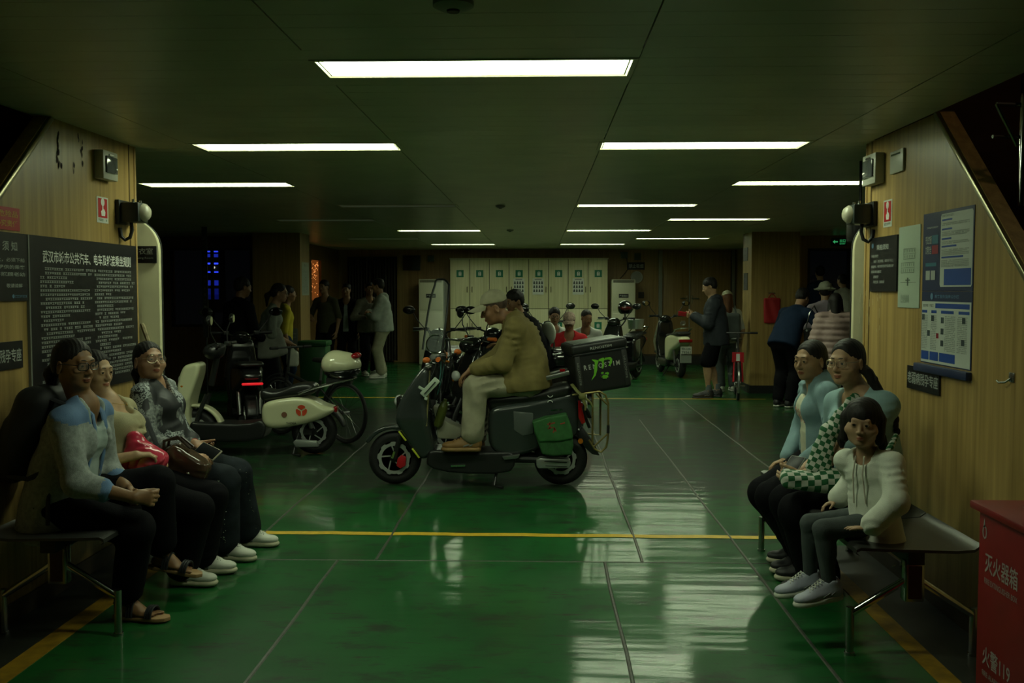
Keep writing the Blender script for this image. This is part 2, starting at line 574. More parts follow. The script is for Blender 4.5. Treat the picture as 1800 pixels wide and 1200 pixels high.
stair_brown = mat('stair_brown', (0.055, 0.028, 0.012), 0.30, var=.3, vscale=4)
def staircase(label, X, s):
    t = thing('staircase', label, 'staircase', (X + s * .62, 2.1, 0))
    n = 15
    for i in range(n):
        m = MB(); m.span(-.52, .52, .16 + i * .19, .35 + i * .19, i * .168 - .02 if i else 0, i * .168 + .02)
        m.span(-.52, .52, .335 + i * .19, .35 + i * .19, i * .168, i * .168 + .17)
        st = m.build('step', stair_brown, t, smooth=False)
    return t
staircase('dark brown staircase climbing behind the right wooden wall', XR, 1)
staircase('dark brown staircase climbing behind the left wooden wall', XL, -1)
# shafts of the stairs
for (n, X, s) in (('wall_stair_right', 3.12, 1), ('wall_stair_left', -3.63, -1)):
    m = MB(); m.span(min(X, X + s * .06), max(X, X + s * .06), -4, YP, 0, 5.0)
    a = (XR if s > 0 else XL); 
    m.span(min(a + s * .071, X), max(a + s * .071, X), YP - .04, YP + .01, 0, 5.0)
    tag(m.build(n, stair_brown, smooth=False), kind='structure')
    m = MB(); m.span(min(a, X + s * .06), max(a, X + s * .06), -4, YP, 5.0, 5.05); tag(m.build('ceiling_%s' % ('right' if s > 0 else 'left'), gap_black, smooth=False), kind='structure')
# handrail inside the right shaft
rb_ = at(1795, 350, 4.3)
t = thing('stair_railing', 'polished steel railing above the right staircase', 'railing', rb_)
m = MB(); m.cyl((0, 0, -.03), (0, 0, .75), .014, 12); m.build('post', chrome, t)
q0, q1, q2 = at(1752, 183, 4.3) - rb_, at(1745, 240, 4.3) - rb_, at(1788, 256, 4.3) - rb_
for (a, b_, r_) in ((q0, (0.4, .1, q0.z), .010), (q1, (0.4, .1, q1.z), .008), (q0, q2, .009)):
    m = MB(); m.cyl(a, b_, r_, 10); m.build('rail', steel, t)
# copper coloured nosing strips on a riser of the right stairs
sb_ = at(1780, 440, 4.2)
t = thing('tread_strips', 'copper coloured wavy metal strips beyond the slope of right wall', 'strip', sb_)
for i in range(3):
    m = MB(); m.tube([(-.05 + j * .05 + .02 * i, 0, .06 - .05 * i + .010 * j + .004 * math.sin(j * 1.3 + i)) for j in range(9)], .0045, 6, squash=(1, .6))
    m.build('strip', mat('copper_strip', (0.75, 0.33, 0.18), 0.35, metal=.8), t)

# a warm lamp up in the right shaft, over the stairs
t = thing('stair_lamp', 'warm bulkhead lamp high over the right staircase', 'lamp', (3.06, 3.6, 4.3))
m = MB(); m.lathe([(.14, 0), (.14, .03), (.11, .05)], (0, 0, 0), (-1, 0, 0), 20); m.build('base', dark_metal, t)
m = MB(); m.sphere((-.05, 0, 0), (.07, .10, .10), 16, 10); m.build('globe', mat('warm_globe', (.8, .7, .5), .4, emit=(1.0, .72, .42), estr=40.0), t)
# outer shell
m = MB(); m.span(-6.6, -6.5, -4, 15.6, 0, CZ + .05); m.span(-6.5, -3.66, 5.76, 5.86, 0, CZ)
tag(m.build('wall_outer_left', wood_dark, smooth=False), kind='structure')
m = MB(); m.span(6.1, 6.2, -4, 15.6, 0, CZ + .05); m.span(3.15, 6.1, 5.76, 5.86, 0, CZ)
tag(m.build('wall_outer_right', wood_mid, smooth=False), kind='structure')
m = MB(); m.span(-4.4, 4.26, 20.7, 20.8, 0, CZ)
tag(m.build('wall_back', wood_mid, smooth=False), kind='structure')
m = MB(); m.span(-6.6, 6.2, -4.1, -4.0, 0, 5.0)  # unseen wall behind the camera, added dark to contain the light
tag(m.build('wall_unseen', mat('dark_wall', (0.03, 0.03, 0.028), .7), smooth=False), kind='structure')

# columns at the bow, both sides, with the window walls behind them
def bow_column(name, x0, x1, lit, plinth):
    m = MB(); m.span(x0, x1, 14.5, 15.1, .0, CZ)
    c = m.build(name, [lit], smooth=False); tag(c, kind='structure')
    m = MB(); m.span(x0 - .012, x1 + .012, 14.488, 15.1, 0, .12); m.build('plinth', plinth, c)
    return c
col_r = bow_column('wall_pillar_right', 3.15, 3.86, wood, black_paint)
col_l = bow_column('wall_pillar_left', -4.32, -3.60, wood_mid, black_paint)
# window wall on the right: opening from 4.0 to 5.6 m, sill at 0.95
def window_wall(name, x0, x1, wx0, wx1, z0, z1, matr):
    m = MB()
    m.span(x0, wx0, 15.5, 15.6, 0, CZ); m.span(wx1, x1, 15.5, 15.6, 0, CZ); m.span(wx0, wx1, 15.5, 15.6, 0, z0); m.span(wx0, wx1, 15.5, 15.6, z1, CZ)
    w = m.build(name, matr, smooth=False); tag(w, kind='structure'); return w
window_wall('wall_window_right', 3.86, 6.1, 4.25, 5.55, .95, 2.20, wood)
window_wall('wall_window_left', -6.5, -4.32, -5.95, -4.62, .95, 2.22, wood_dark)
night_glass = mat('night_glass', (0.75, 0.80, 0.80), 0.0, trans=1.0)
for (n, x0, x1, z0, z1) in ((1, 4.25, 5.55, .95, 2.20), (2, -5.95, -4.62, .95, 2.22)):
    m = MB(); m.span(x0, x1, 15.54, 15.548, z0, z1)
    w = m.build('window_%d' % n, night_glass, smooth=False); tag(w, kind='structure')
    m = MB(); m.span(x0, x0 + .04, 15.49, 15.56, z0, z1); m.span(x1 - .04, x1, 15.49, 15.56, z0, z1); m.span(x0, x1, 15.49, 15.56, z0, z0 + .04); m.span(x0, x1, 15.49, 15.56, z1 - .04, z1)
    xm = (x0 + x1) / 2; m.span(xm - .02, xm + .02, 15.50, 15.56, z0, z1)
    m.build('window_frame', dark_metal, w)
# side walls of the bow
m = MB(); m.span(-4.40, -4.30, 15.1, 18.2, 0, CZ); m.span(-4.40, -4.30, 19.0, 20.7, 0, CZ); m.span(-4.40, -4.30, 18.2, 19.0, 0, 1.35); m.span(-4.40, -4.30, 18.2, 19.0, 2.12, CZ)
tag(m.build('wall_bow_left', wood_dark, smooth=False), kind='structure')
m = MB(); m.span(4.16, 4.26, 15.6, 20.7, 0, CZ)
tag(m.build('wall_bow_right', wood_mid, smooth=False), kind='structure')
m = MB(); m.span(-4.36, -4.352, 18.2, 19.0, 1.35, 2.12)
w = m.build('window_3', mat('orange_window', (0.30, 0.10, 0.03), 0.2, emit=(1.0, 0.28, 0.05), estr=.10), smooth=False); tag(w, kind='structure')
mb_ = MB()
rr = random.Random(3)
for i in range(120):
    y_, z_ = rr.uniform(18.23, 18.97), rr.uniform(1.38, 2.08)
    if rr.random() < (z_ - 1.2): mb_.span(-4.351, -4.346, y_, y_ + .012, z_, z_ + .012)
mb_.build('city_lights', mat('orange_light', (1, .4, .1), .5, emit=(1.0, .38, .10), estr=1.2), w, kind='stuff')

# small round fittings on the ceiling
for (x, y, r_, lab) in ((-.26, 2.95, .062, 'round ceiling vent in front of the nearest lamp'), (-.40, 9.95, .05, 'small round smoke detector in mid ceiling'), (-.42, 13.9, .05, 'small round smoke detector farther along the ceiling')):
    t = thing('smoke_detector', lab, 'detector', (x, y, CZ - .025))
    m = MB(); m.lathe([(r_ * .6, 0), (r_, .012), (r_, .025)], (0, 0, 0), (0, 0, 1), 24); m.build('cover', mat('detector_grey', (.30, .31, .25), .5), t)
    m = MB(); m.lathe([(r_ * .3, -.006), (r_ * .35, .004)], (0, 0, 0), (0, 0, 1), 16); m.build('sensor', black_paint, t)
# ---------------------------------------------------------------- smooth solids: a distance field on a grid, meshed
def axis_grid(lo, hi, h, fine):
    """Grid lines from lo to hi at spacing h, and at a finer spacing inside the intervals of fine."""
    xs = [lo]
    fine = sorted(fine)
    while xs[-1] < hi:
        x = xs[-1]
        st = h
        for (a, b, hf) in fine:
            if a - 1e-9 <= x < b: st = min(st, hf)
        for (a, b, hf) in fine:
            if x < a < x + st and a - x > hf * 0.6: st = min(st, a - x)
        xs.append(x + st)
    return np.array(xs, dtype=np.float32)

class Field:
    def __init__(s, lo, hi, h, fine=()):
        s.h = h
        s.ax = [axis_grid(lo[i], hi[i], h, [(f[0][i], f[1][i], f[2]) for f in fine]) for i in range(3)]
        s.d = np.full([len(a) for a in s.ax], 0.5, dtype=np.float32)
    def block(s, lo, hi, pad):
        sl, gr = [], []
        for i in range(3):
            a = max(int(np.searchsorted(s.ax[i], lo[i] - pad)) - 1, 0)
            b = min(int(np.searchsorted(s.ax[i], hi[i] + pad)) + 1, len(s.ax[i]))
            sl.append(slice(a, b))
            shp = [1, 1, 1]; shp[i] = -1
            gr.append(s.ax[i][a:b].reshape(shp))
        return tuple(sl), gr
    def add(s, prim, k=0.02):
        lo, hi, fn = prim
        sl, (X, Y, Z) = s.block(lo, hi, k + 3 * s.h)
        if 0 in s.d[sl].shape: return s
        a, b = s.d[sl], fn(X, Y, Z)
        if k > 0:
            t = np.maximum(k - np.abs(a - b), 0) / k
            s.d[sl] = np.minimum(a, b) - t * t * k * 0.25
        else:
            s.d[sl] = np.minimum(a, b)
        return s
    def cut(s, prim, k=0.008):
        lo, hi, fn = prim
        sl, (X, Y, Z) = s.block(lo, hi, k + 3 * s.h)
        if 0 in s.d[sl].shape: return s
        a, b = s.d[sl], -fn(X, Y, Z)
        if k > 0:
            t = np.maximum(k - np.abs(a - b), 0) / k
            s.d[sl] = np.maximum(a, b) + t * t * k * 0.25
        else:
            s.d[sl] = np.maximum(a, b)
        return s
    def keep(s, fn):
        """Intersect with a half space or any function over the whole grid."""
        X, Y, Z = [s.ax[i].reshape([-1 if j == i else 1 for j in range(3)]) for i in range(3)]
        s.d = np.maximum(s.d, fn(X, Y, Z).astype(np.float32))
        return s
    def displace(s, fn):
        X, Y, Z = [s.ax[i].reshape([-1 if j == i else 1 for j in range(3)]) for i in range(3)]
        near = np.abs(s.d) < 0.06
        w = fn(X, Y, Z)
        s.d = np.where(near, s.d + w, s.d).astype(np.float32)
        return s
    def mesh(s):
        d = s.d
        d[0] = d[-1] = 0.5; d[:, 0] = d[:, -1] = 0.5; d[:, :, 0] = d[:, :, -1] = 0.5
        ins = d < 0
        cnt = np.zeros([n - 1 for n in d.shape], dtype=np.int8)
        for i in (0, 1):
            for j in (0, 1):
                for k in (0, 1):
                    cnt += ins[i:d.shape[0] - 1 + i, j:d.shape[1] - 1 + j, k:d.shape[2] - 1 + k]
        act = (cnt > 0) & (cnt < 8)
        ci = np.argwhere(act)
        if len(ci) == 0: return np.zeros((0, 3)), np.zeros((0, 4), int)
        idx = np.full(act.shape, -1, dtype=np.int64)
        idx[act] = np.arange(len(ci))
        corners = [(i, j, k) for i in (0, 1) for j in (0, 1) for k in (0, 1)]
        val = np.stack([d[ci[:, 0] + c[0], ci[:, 1] + c[1], ci[:, 2] + c[2]] for c in corners], 1)
        pos = np.stack([np.stack([s.ax[a][ci[:, a] + c[a]] for a in range(3)], 1) for c in corners], 1)
        acc = np.zeros((len(ci), 3)); n = np.zeros(len(ci))
        for a in range(8):
            for b in range(a + 1, 8):
                if sum(abs(corners[a][q] - corners[b][q]) for q in range(3)) != 1: continue
                m = (val[:, a] < 0) != (val[:, b] < 0)
                va, vb = val[m, a], val[m, b]
                t = (va / (va - vb))[:, None]
                acc[m] += pos[m, a] * (1 - t) + pos[m, b] * t
                n[m] += 1
        V = acc / n[:, None]
        quads = []
        for ax in range(3):
            o1, o2 = (ax + 1) % 3, (ax + 2) % 3
            A = [slice(None)] * 3; B = [slice(None)] * 3
            A[ax] = slice(0, -1); B[ax] = slice(1, None)
            ch = ins[tuple(A)] != ins[tuple(B)]
            e = np.argwhere(ch)
            ok = (e[:, o1] > 0) & (e[:, o2] > 0) & (e[:, o1] < d.shape[o1] - 1) & (e[:, o2] < d.shape[o2] - 1)
            e = e[ok]
            if len(e) == 0: continue
            flip = ins[tuple(A)][e[:, 0], e[:, 1], e[:, 2]]
            def g(da, db):
                q = e.copy()
                q[:, o1] -= da; q[:, o2] -= db
                return idx[q[:, 0], q[:, 1], q[:, 2]]
            q = np.stack([g(1, 1), g(0, 1), g(0, 0), g(1, 0)], 1)
            q[~flip] = q[~flip][:, ::-1]
            quads.append(q)
        return V, np.concatenate(quads)
    def object(s, name, mats, parent=None, relax=1, slot=None):
        V, Q = s.mesh()
        if relax and len(V):
            V = relax_mesh(V, Q, relax)
        me = bpy.data.meshes.new(name)
        me.vertices.add(len(V)); me.vertices.foreach_set('co', V.astype(np.float32).ravel())
        me.loops.add(len(Q) * 4); me.loops.foreach_set('vertex_index', Q.astype(np.int32).ravel())
        me.polygons.add(len(Q))
        me.polygons.foreach_set('loop_start', (np.arange(len(Q)) * 4).astype(np.int32))
        me.polygons.foreach_set('use_smooth', np.ones(len(Q), dtype=bool))
        if slot is not None and len(Q):
            cen = V[Q].mean(1)
            me.polygons.foreach_set('material_index', slot(cen).astype(np.int32))
        me.update(calc_edges=True)
        return link_mesh(name, me, mats, parent)

def relax_mesh(V, Q, times):
    V = V.copy()
    for _ in range(times):
        s = np.zeros_like(V); n = np.zeros(len(V))
        for a in range(4):
            b = (a + 1) % 4
            np.add.at(s, Q[:, a], V[Q[:, b]]); np.add.at(n, Q[:, a], 1)
            np.add.at(s, Q[:, b], V[Q[:, a]]); np.add.at(n, Q[:, b], 1)
        V = V * 0.5 + 0.5 * s / np.maximum(n, 1)[:, None]
    return V

def A3(v): return np.array(v[:], dtype=np.float32)

def s_cone(a, b, ra, rb):
    a, b = A3(a), A3(b)
    ab = b - a
    L2 = float(ab @ ab) + 1e-9
    r = max(ra, rb)
    def fn(X, Y, Z):
        px, py, pz = X - a[0], Y - a[1], Z - a[2]
        t = np.clip((px * ab[0] + py * ab[1] + pz * ab[2]) / L2, 0, 1)
        q = np.sqrt((px - t * ab[0]) ** 2 + (py - t * ab[1]) ** 2 + (pz - t * ab[2]) ** 2)
        return q - (ra + (rb - ra) * t)
    return np.minimum(a, b) - r, np.maximum(a, b) + r, fn

def s_ell(c, r, M=None):
    """Ellipsoid; M columns are its axes."""
    c = A3(c); rm = max(r)
    Mx = np.eye(3, dtype=np.float32) if M is None else np.array([list(row) for row in M], dtype=np.float32)
    def fn(X, Y, Z):
        px, py, pz = X - c[0], Y - c[1], Z - c[2]
        u = px * Mx[0, 0] + py * Mx[1, 0] + pz * Mx[2, 0]
        v = px * Mx[0, 1] + py * Mx[1, 1] + pz * Mx[2, 1]
        w = px * Mx[0, 2] + py * Mx[1, 2] + pz * Mx[2, 2]
        k0 = np.sqrt((u / r[0]) ** 2 + (v / r[1]) ** 2 + (w / r[2]) ** 2)
        k1 = np.sqrt((u / r[0] ** 2) ** 2 + (v / r[1] ** 2) ** 2 + (w / r[2] ** 2) ** 2) + 1e-6
        return k0 * (k0 - 1) / k1
    return c - rm, c + rm, fn

def s_econe(a, b, ra, rb, xd):
    """Capsule of elliptic section: ra, rb = (half width along xd, half depth) at each end."""
    a, b = A3(a), A3(b)
    ab = b - a
    L = float(np.sqrt(ab @ ab)) + 1e-9
    ax = ab / L
    x = A3(xd); x = x - ax * float(x @ ax); x /= np.sqrt(float(x @ x)) + 1e-9
    y = np.cross(ax, x)
    rm = max(*ra, *rb)
    def fn(X, Y, Z):
        px, py, pz = X - a[0], Y - a[1], Z - a[2]
        s = px * ax[0] + py * ax[1] + pz * ax[2]
        t = np.clip(s / L, 0, 1)
        u = px * x[0] + py * x[1] + pz * x[2]
        v = px * y[0] + py * y[1] + pz * y[2]
        w = s - t * L
        r1 = ra[0] + (rb[0] - ra[0]) * t
        r2 = ra[1] + (rb[1] - ra[1]) * t
        r3 = np.minimum(r1, r2)
        k0 = np.sqrt((u / r1) ** 2 + (v / r2) ** 2 + (w / r3) ** 2)
        k1 = np.sqrt((u / r1 ** 2) ** 2 + (v / r2 ** 2) ** 2 + (w / r3 ** 2) ** 2) + 1e-6
        return k0 * (k0 - 1) / k1
    return np.minimum(a, b) - rm, np.maximum(a, b) + rm, fn

def s_box(c, half, M=None, rnd=0.01):
    c = A3(c)
    Mx = np.eye(3, dtype=np.float32) if M is None else np.array([list(row) for row in M], dtype=np.float32)
    rm = float(np.linalg.norm(half))
    def fn(X, Y, Z):
        px, py, pz = X - c[0], Y - c[1], Z - c[2]
        q = [np.abs(px * Mx[0, i] + py * Mx[1, i] + pz * Mx[2, i]) - (half[i] - rnd) for i in range(3)]
        o = np.sqrt(sum(np.maximum(t, 0) ** 2 for t in q))
        return o + np.minimum(np.maximum(np.maximum(q[0], q[1]), q[2]), 0) - rnd
    return c - rm, c + rm, fn

def s_slab(poly, half, rnd=0.02, axis=0, centre=0.0, taper=None):
    """Closed profile (in the two other axes) of half thickness half along axis, with rounded rims."""
    P = np.array(poly, dtype=np.float32)
    o1, o2 = [(1, 2), (0, 2), (0, 1)][axis]
    lo = np.zeros(3, np.float32); hi = np.zeros(3, np.float32)
    lo[axis], hi[axis] = centre - half, centre + half
    lo[o1], lo[o2] = P.min(0); hi[o1], hi[o2] = P.max(0)
    def fn(X, Y, Z):
        g = (X, Y, Z)
        u, v = np.broadcast_arrays(g[o1], g[o2])
        d = np.full(u.shape, 1e9, np.float32)
        sgn = np.ones(u.shape, np.float32)
        n = len(P)
        for i in range(n):
            a, b = P[i], P[i - 1]
            e = b - a
            wu, wv = u - a[0], v - a[1]
            t = np.clip((wu * e[0] + wv * e[1]) / (e @ e + 1e-12), 0, 1)
            d = np.minimum(d, (wu - e[0] * t) ** 2 + (wv - e[1] * t) ** 2)
            c1 = v >= a[1]; c2 = v < b[1]; c3 = e[0] * wv > e[1] * wu
            f = (c1 & c2 & c3) | (~c1 & ~c2 & ~c3)
            sgn = np.where(f, -sgn, sgn)
        d2 = sgn * np.sqrt(d) + rnd
        hh = half if taper is None else taper(u, v)
        w = np.abs(g[axis] - centre) - (hh - rnd)
        return np.sqrt(np.maximum(d2, 0) ** 2 + np.maximum(w, 0) ** 2) + np.minimum(np.maximum(d2, w), 0) - rnd
    return lo, hi, fn

def smooth_loop(pts, n=3):
    """Rounds a closed outline by corner cutting."""
    P = np.array(pts, dtype=np.float32)
    for _ in range(n):
        Q = np.roll(P, -1, 0)
        P = np.stack([P * 0.75 + Q * 0.25, P * 0.25 + Q * 0.75], 1).reshape(-1, 2)
    return P

def folds(amp, f1=110.0, f2=14.0, seed=0.0, dirv=(0.35, 0.25, 1.0)):
    """Creases of cloth: sharp-edged ridges that wander and fade in and out."""
    dx, dy, dz = dirv
    def fn(X, Y, Z):
        w = np.sin(f2 * (X * 1.1 + Y * 0.7 - Z * 0.5) + seed) + np.sin(f2 * 0.7 * (Y - X * 0.6 + Z * 0.9) + seed * 1.7)
        a = 1 - 2 * np.abs(np.sin(0.5 * f1 * (dx * X + dy * Y + dz * Z) + 1.5 * w + seed))
        b = 1 - 2 * np.abs(np.sin(0.36 * f1 * (dz * X - dx * Z + 0.6 * Y) + 1.2 * w + seed * 2))
        m = 0.5 + 0.5 * np.sin(f2 * 0.8 * (X + Z * 0.7 - Y) + seed * 3)
        m2 = 0.5 + 0.5 * np.sin(f2 * 1.3 * (Y * 0.8 - Z * 0.6 + X * 0.3) + seed * 2.3)
        return -amp * (a * m * m * m2 + 0.8 * b * (1 - m) * (1 - m) * (1 - m2 * .6))
    return fn
# ---------------------------------------------------------------- people
def nrm(v):
    v = Vector(v)
    return v.normalized() if v.length > 1e-9 else Vector((0, 0, 1))

def two_bone(a, t, l1, l2, hint):
    a, t = Vector(a), Vector(t)
    d = t - a
    L = d.length
    if L > (l1 + l2) * 0.995:
        d = d * ((l1 + l2) * 0.995 / L); t = a + d; L = d.length
    if L < abs(l1 - l2) + 0.02:
        L = abs(l1 - l2) + 0.02; t = a + d.normalized() * L
    u = (t - a).normalized()
    x = (l1 * l1 - l2 * l2 + L * L) / (2 * L)
    hgt = math.sqrt(max(l1 * l1 - x * x, 0))
    h = Vector(hint)
    h = h - u * h.dot(u)
    h = nrm(h)
    return a + u * x + h * hgt, t

SKIN_SLOTS = {}
def skin(name, col):
    m = mat('skin_' + name, col, 0.48, spec=0.4, var=0.12, vscale=30)
    l = mat('lips_' + name, (col[0] * 0.75, col[1] * 0.42, col[2] * 0.42), 0.4)
    return [m, l]

class Body:
    """Joint positions of one figure. Local axes: +X its right, +Y ahead, +Z up, origin on the floor."""
    def __init__(s, H, p):
        s.H, s.p = H, p
        k = s.k = H / 1.6
        s.P = Vector(p.get('pelvis', (0, 0, 0.52 * H)))
        lean, side, tw, sl = R(p.get('lean', 2)), R(p.get('side', 0)), R(p.get('twist', 0)), R(p.get('slouch', 6))
        s.U = rotm(-lean, 0, 0) @ Vector((0, 0, 1)); s.U = rotm(0, side, 0) @ s.U
        U2 = rotm(0, side, 0) @ (rotm(-(lean + sl), 0, 0) @ Vector((0, 0, 1)))
        ht = R(p.get('hiptwist', 0))
        s.Rp = Vector((math.cos(ht), math.sin(ht), 0))
        s.waist = s.P + s.U * (0.100 * H)
        s.chest = s.waist + nrm(s.U + U2) * (0.102 * H)
        s.neck = s.chest + U2 * (0.090 * H)
        s.U2 = U2
        rv = Vector((math.cos(tw), math.sin(tw), 0))
        rv = nrm(rv - U2 * rv.dot(U2))
        s.Rv = nrm(rv + Vector((0, 0, -math.sin(side) * 0.6)))
        s.Fv = nrm(U2.cross(s.Rv))
        sw = p.get('shoulders', 0.103) * H
        s.sh = {1: s.neck - U2 * (0.038 * H) + s.Rv * sw, -1: s.neck - U2 * (0.038 * H) - s.Rv * sw}
        for q, key in ((1, 'shrugR'), (-1, 'shrugL')):
            if key in p: s.sh[q] = s.sh[q] + Vector(p[key])
        hh = s.hh = p.get('head_h', 0.138 * H)
        s.hs = hh / 0.23
        hy, hp, hr = R(p.get('headyaw', 0)), R(p.get('headpitch', 0)), R(p.get('headroll', 0))
        s.HM = rotm(0, 0, hy) @ rotm(-hp, 0, 0) @ rotm(0, hr, 0)
        nd = nrm(U2 * 0.6 + Vector((0, 0, 0.5)) + s.HM @ Vector((0, 0.12, 0)))
        s.head = Vector(p['head']) if 'head' in p else s.neck + nd * (0.042 * H + hh * 0.5) + s.HM @ Vector((0, 0.012, 0)) * k
        s.el, s.wr, s.hip, s.kn, s.an = {}, {}, {}, {}, {}
        ua, fa, th, sk = 0.172 * H, 0.152 * H, 0.245 * H, 0.235 * H
        for q, c in ((1, 'R'), (-1, 'L')):
            t = p.get('hand' + c, s.sh[q] + Vector((q * 0.06, 0.03, -0.31 * H)))
            s.el[q], s.wr[q] = two_bone(s.sh[q], t, ua, fa, p.get('elbow' + c, (q * 0.5, -0.8, -0.3)))
            s.hip[q] = s.P + s.Rp * (q * 0.055 * H)
            t = p.get('foot' + c, Vector((q * 0.09, 0, 0.055 * H)) + Vector((s.P.x, s.P.y, 0)))
            s.kn[q], s.an[q] = two_bone(s.hip[q], t, th, sk, p.get('knee' + c, (q * 0.1, 1, 0.4)))
        s.toe = {}
        for q, c in ((1, 'R'), (-1, 'L')):
            ty, tp = R(p.get('toe' + c, -8 * q)), R(p.get('tip' + c, 0))
            s.toe[q] = rotm(0, 0, ty) @ (rotm(tp, 0, 0) @ Vector((0, 1, 0)))
    def hp(s, x, y, z):
        return s.head + s.HM @ (Vector((x, y, z)) * s.hs)
    def hell(s, c, r, M=None):
        return s_ell(s.hp(*c), [q * s.hs for q in r], s.HM if M is None else s.HM @ M)
    def hcone(s, a, b, ra, rb):
        return s_cone(s.hp(*a), s.hp(*b), ra * s.hs, rb * s.hs)
    # -- prims
    def torso(s, e=0.0, female=True, fat=1.0):
        k, f = s.k, fat
        o = [(s_econe(s.P - s.U * 0.01 * k, s.waist, ((.152 * f + e) * k, (.108 * f + e) * k), ((.128 * f + e) * k, (.094 * f + e) * k), s.Rp), .05 * k),
             (s_econe(s.waist, s.chest, ((.124 * f + e) * k, (.088 * f + e) * k), ((.132 * f + e) * k, (.092 * f + e) * k), s.Rv), .05 * k),
             (s_econe(s.chest, s.neck - s.U2 * 0.05 * k, ((.132 * f + e) * k, (.092 * f + e) * k), ((.095 + e) * k, (.058 + e) * k), s.Rv), .05 * k),
             (s_cone(s.sh[-1], s.sh[1], (.036 + e * .6) * k, (.036 + e * .6) * k), .04 * k),
             (s_cone(s.sh[1], s.neck + s.U2 * .01 * k, (.034 + e * .6) * k, (.044 + e * .5) * k), .04 * k),
             (s_cone(s.sh[-1], s.neck + s.U2 * .01 * k, (.034 + e * .6) * k, (.044 + e * .5) * k), .04 * k)]
        if female and s.H > 1.3:
            for q in (1, -1):
                o.append((s_ell(s.chest + s.Rv * (q * .066 * k) + s.Fv * (.068 * k * f) - s.U2 * .005, [(.056 + e) * k, (.044 + e) * k, (.052 + e) * k]), .04 * k))
        return o
    def arm(s, q, e=0.0, upto=2.0, fat=1.0, flare=0.0):
        k = s.k
        o = []
        if upto >= 1.0:
            o.append((s_cone(s.sh[q], s.el[q], (.043 * fat + e) * k, (.037 * fat + e + flare * .5) * k), .035 * k))
            t = upto - 1.0
            if t > 0:
                r0, r1 = (.038 * fat + e + flare * .5) * k, (.024 * fat + e + flare) * k
                o.append((s_cone(s.el[q], s.el[q].lerp(s.wr[q], t), r0, r0 + (r1 - r0) * t), .03 * k))
        else:
            r0, r1 = (.043 * fat + e) * k, (.037 * fat + e + flare) * k
            o.append((s_cone(s.sh[q], s.sh[q].lerp(s.el[q], upto), r0, r0 + (r1 - r0) * upto), .045 * k))
        return o
    def leg(s, q, e=0.0, upto=2.0, fat=1.0, flare=0.0):
        k = s.k
        o = []
        r0, r1, r2 = (.086 * fat + e) * k, (.058 * fat + e + flare * .3) * k, (.036 + e + flare) * k
        if upto <= 1:
            return [(s_cone(s.hip[q], s.hip[q].lerp(s.kn[q], upto), r0, r0 + (r1 - r0) * upto + flare * k), .05 * k)]
        o.append((s_cone(s.hip[q], s.kn[q], r0, r1), .05 * k))
        t = upto - 1
        o.append((s_cone(s.kn[q], s.kn[q].lerp(s.an[q], t), r1, r1 + (r2 - r1) * t), .03 * k))
        sh = nrm(s.an[q] - s.kn[q])
        back = nrm(-(s.toe[q] - sh * s.toe[q].dot(sh)))
        if flare < .02:
            o.append((s_ell(s.kn[q].lerp(s.an[q], .32) + back * .018 * k, [(.05 + e) * k, (.05 + e) * k, (.11 + e) * k], axes_from(sh)), .04 * k))
        return o
    def foot(s, q, e=0.0, toes=False):
        k = s.k; d = s.toe[q]
        a = s.an[q]
        up = nrm(Vector((0, 0, 1)) - d * d.z)
        sd = d.cross(up)
        heel = a - d * .03 * k - up * .048 * k
        ball = a + d * .115 * k - up * .062 * k
        o = [(s_econe(heel, ball, ((.03 + e) * k, (.026 + e) * k), ((.042 + e) * k, (.02 + e) * k), sd), .02 * k),
             (s_cone(a, a + d * .06 * k - up * .04 * k, (.034 + e) * k, (.03 + e) * k), .03 * k)]
        if toes:
            inner = sd * (-q)
            for i in range(5):
                b = ball + inner * ((.032 - i * .0165) * k) + d * ((.018 - .006 * i) * k)
                o.append((s_cone(b, b + d * (.03 * k) - up * .004, (.0115 if i == 0 else .0082) * k, (.0105 if i == 0 else .0075) * k), .006 * k))
        else:
            o.append((s_ell(ball + d * .04 * k, [(.043 + e) * k, (.045 + e) * k, (.02 + e) * k], Matrix((sd, d, up)).transposed()), .03 * k))
        return o
    def handprims(s, q, d, n, curl=(20, 25, 20), thumb=25, spread=3, big=1.0):
        k = s.hs if s.H > 1.3 else s.k * 0.95
        d = nrm(d); n = Vector(n); n = nrm(n - d * n.dot(d))
        t = nrm(d.cross(n)) * q
        w = s.wr[q]
        o = [(s_econe(w + d * .012 * k, w + d * .072 * k, (.027 * k, .016 * k), (.036 * k, .0125 * k), t), .02 * k)]
        L = [.070, .078, .072, .056]
        for i in range(4):
            b = w + d * ((.082 - .004 * abs(i - 1)) * k) + t * ((.0285 - .019 * i) * k)
            fd = nrm(d + t * math.tan(R(spread * (1.5 - i))))
            ang = 0
            rr = [.0092 * big, .0084 * big, .0078 * big, .0066 * big]
            for j, fr in enumerate((.46, .30, .24)):
                ang += R(curl[j] * (1 + .08 * i))
                dd = fd * math.cos(ang) + n * math.sin(ang)
                e = b + dd * (L[i] * fr * k)
                o.append((s_cone(b, e, rr[j] * k, rr[j + 1] * k), .005 * k))
                b = e
        b = w + d * .022 * k + t * .024 * k + n * .006 * k
        td = nrm(d * (.62 + .006 * thumb) + t * (.78 - .007 * thumb) + n * (.18 + .005 * thumb))
        e = b + td * .040 * k
        o.append((s_cone(b, e, .0135 * k, .0105 * k), .014 * k))
        td2 = nrm(td + d * math.sin(R(thumb)) + n * .18)
        e2 = e + td2 * .032 * k
        o.append((s_cone(e, e2, .0102 * k, .0085 * k), .004 * k))
        e3 = e2 + nrm(td2 + d * .3 + n * .15) * .024 * k
        o.append((s_cone(e2, e3, .0088 * k, .0068 * k), .004 * k))
        return o

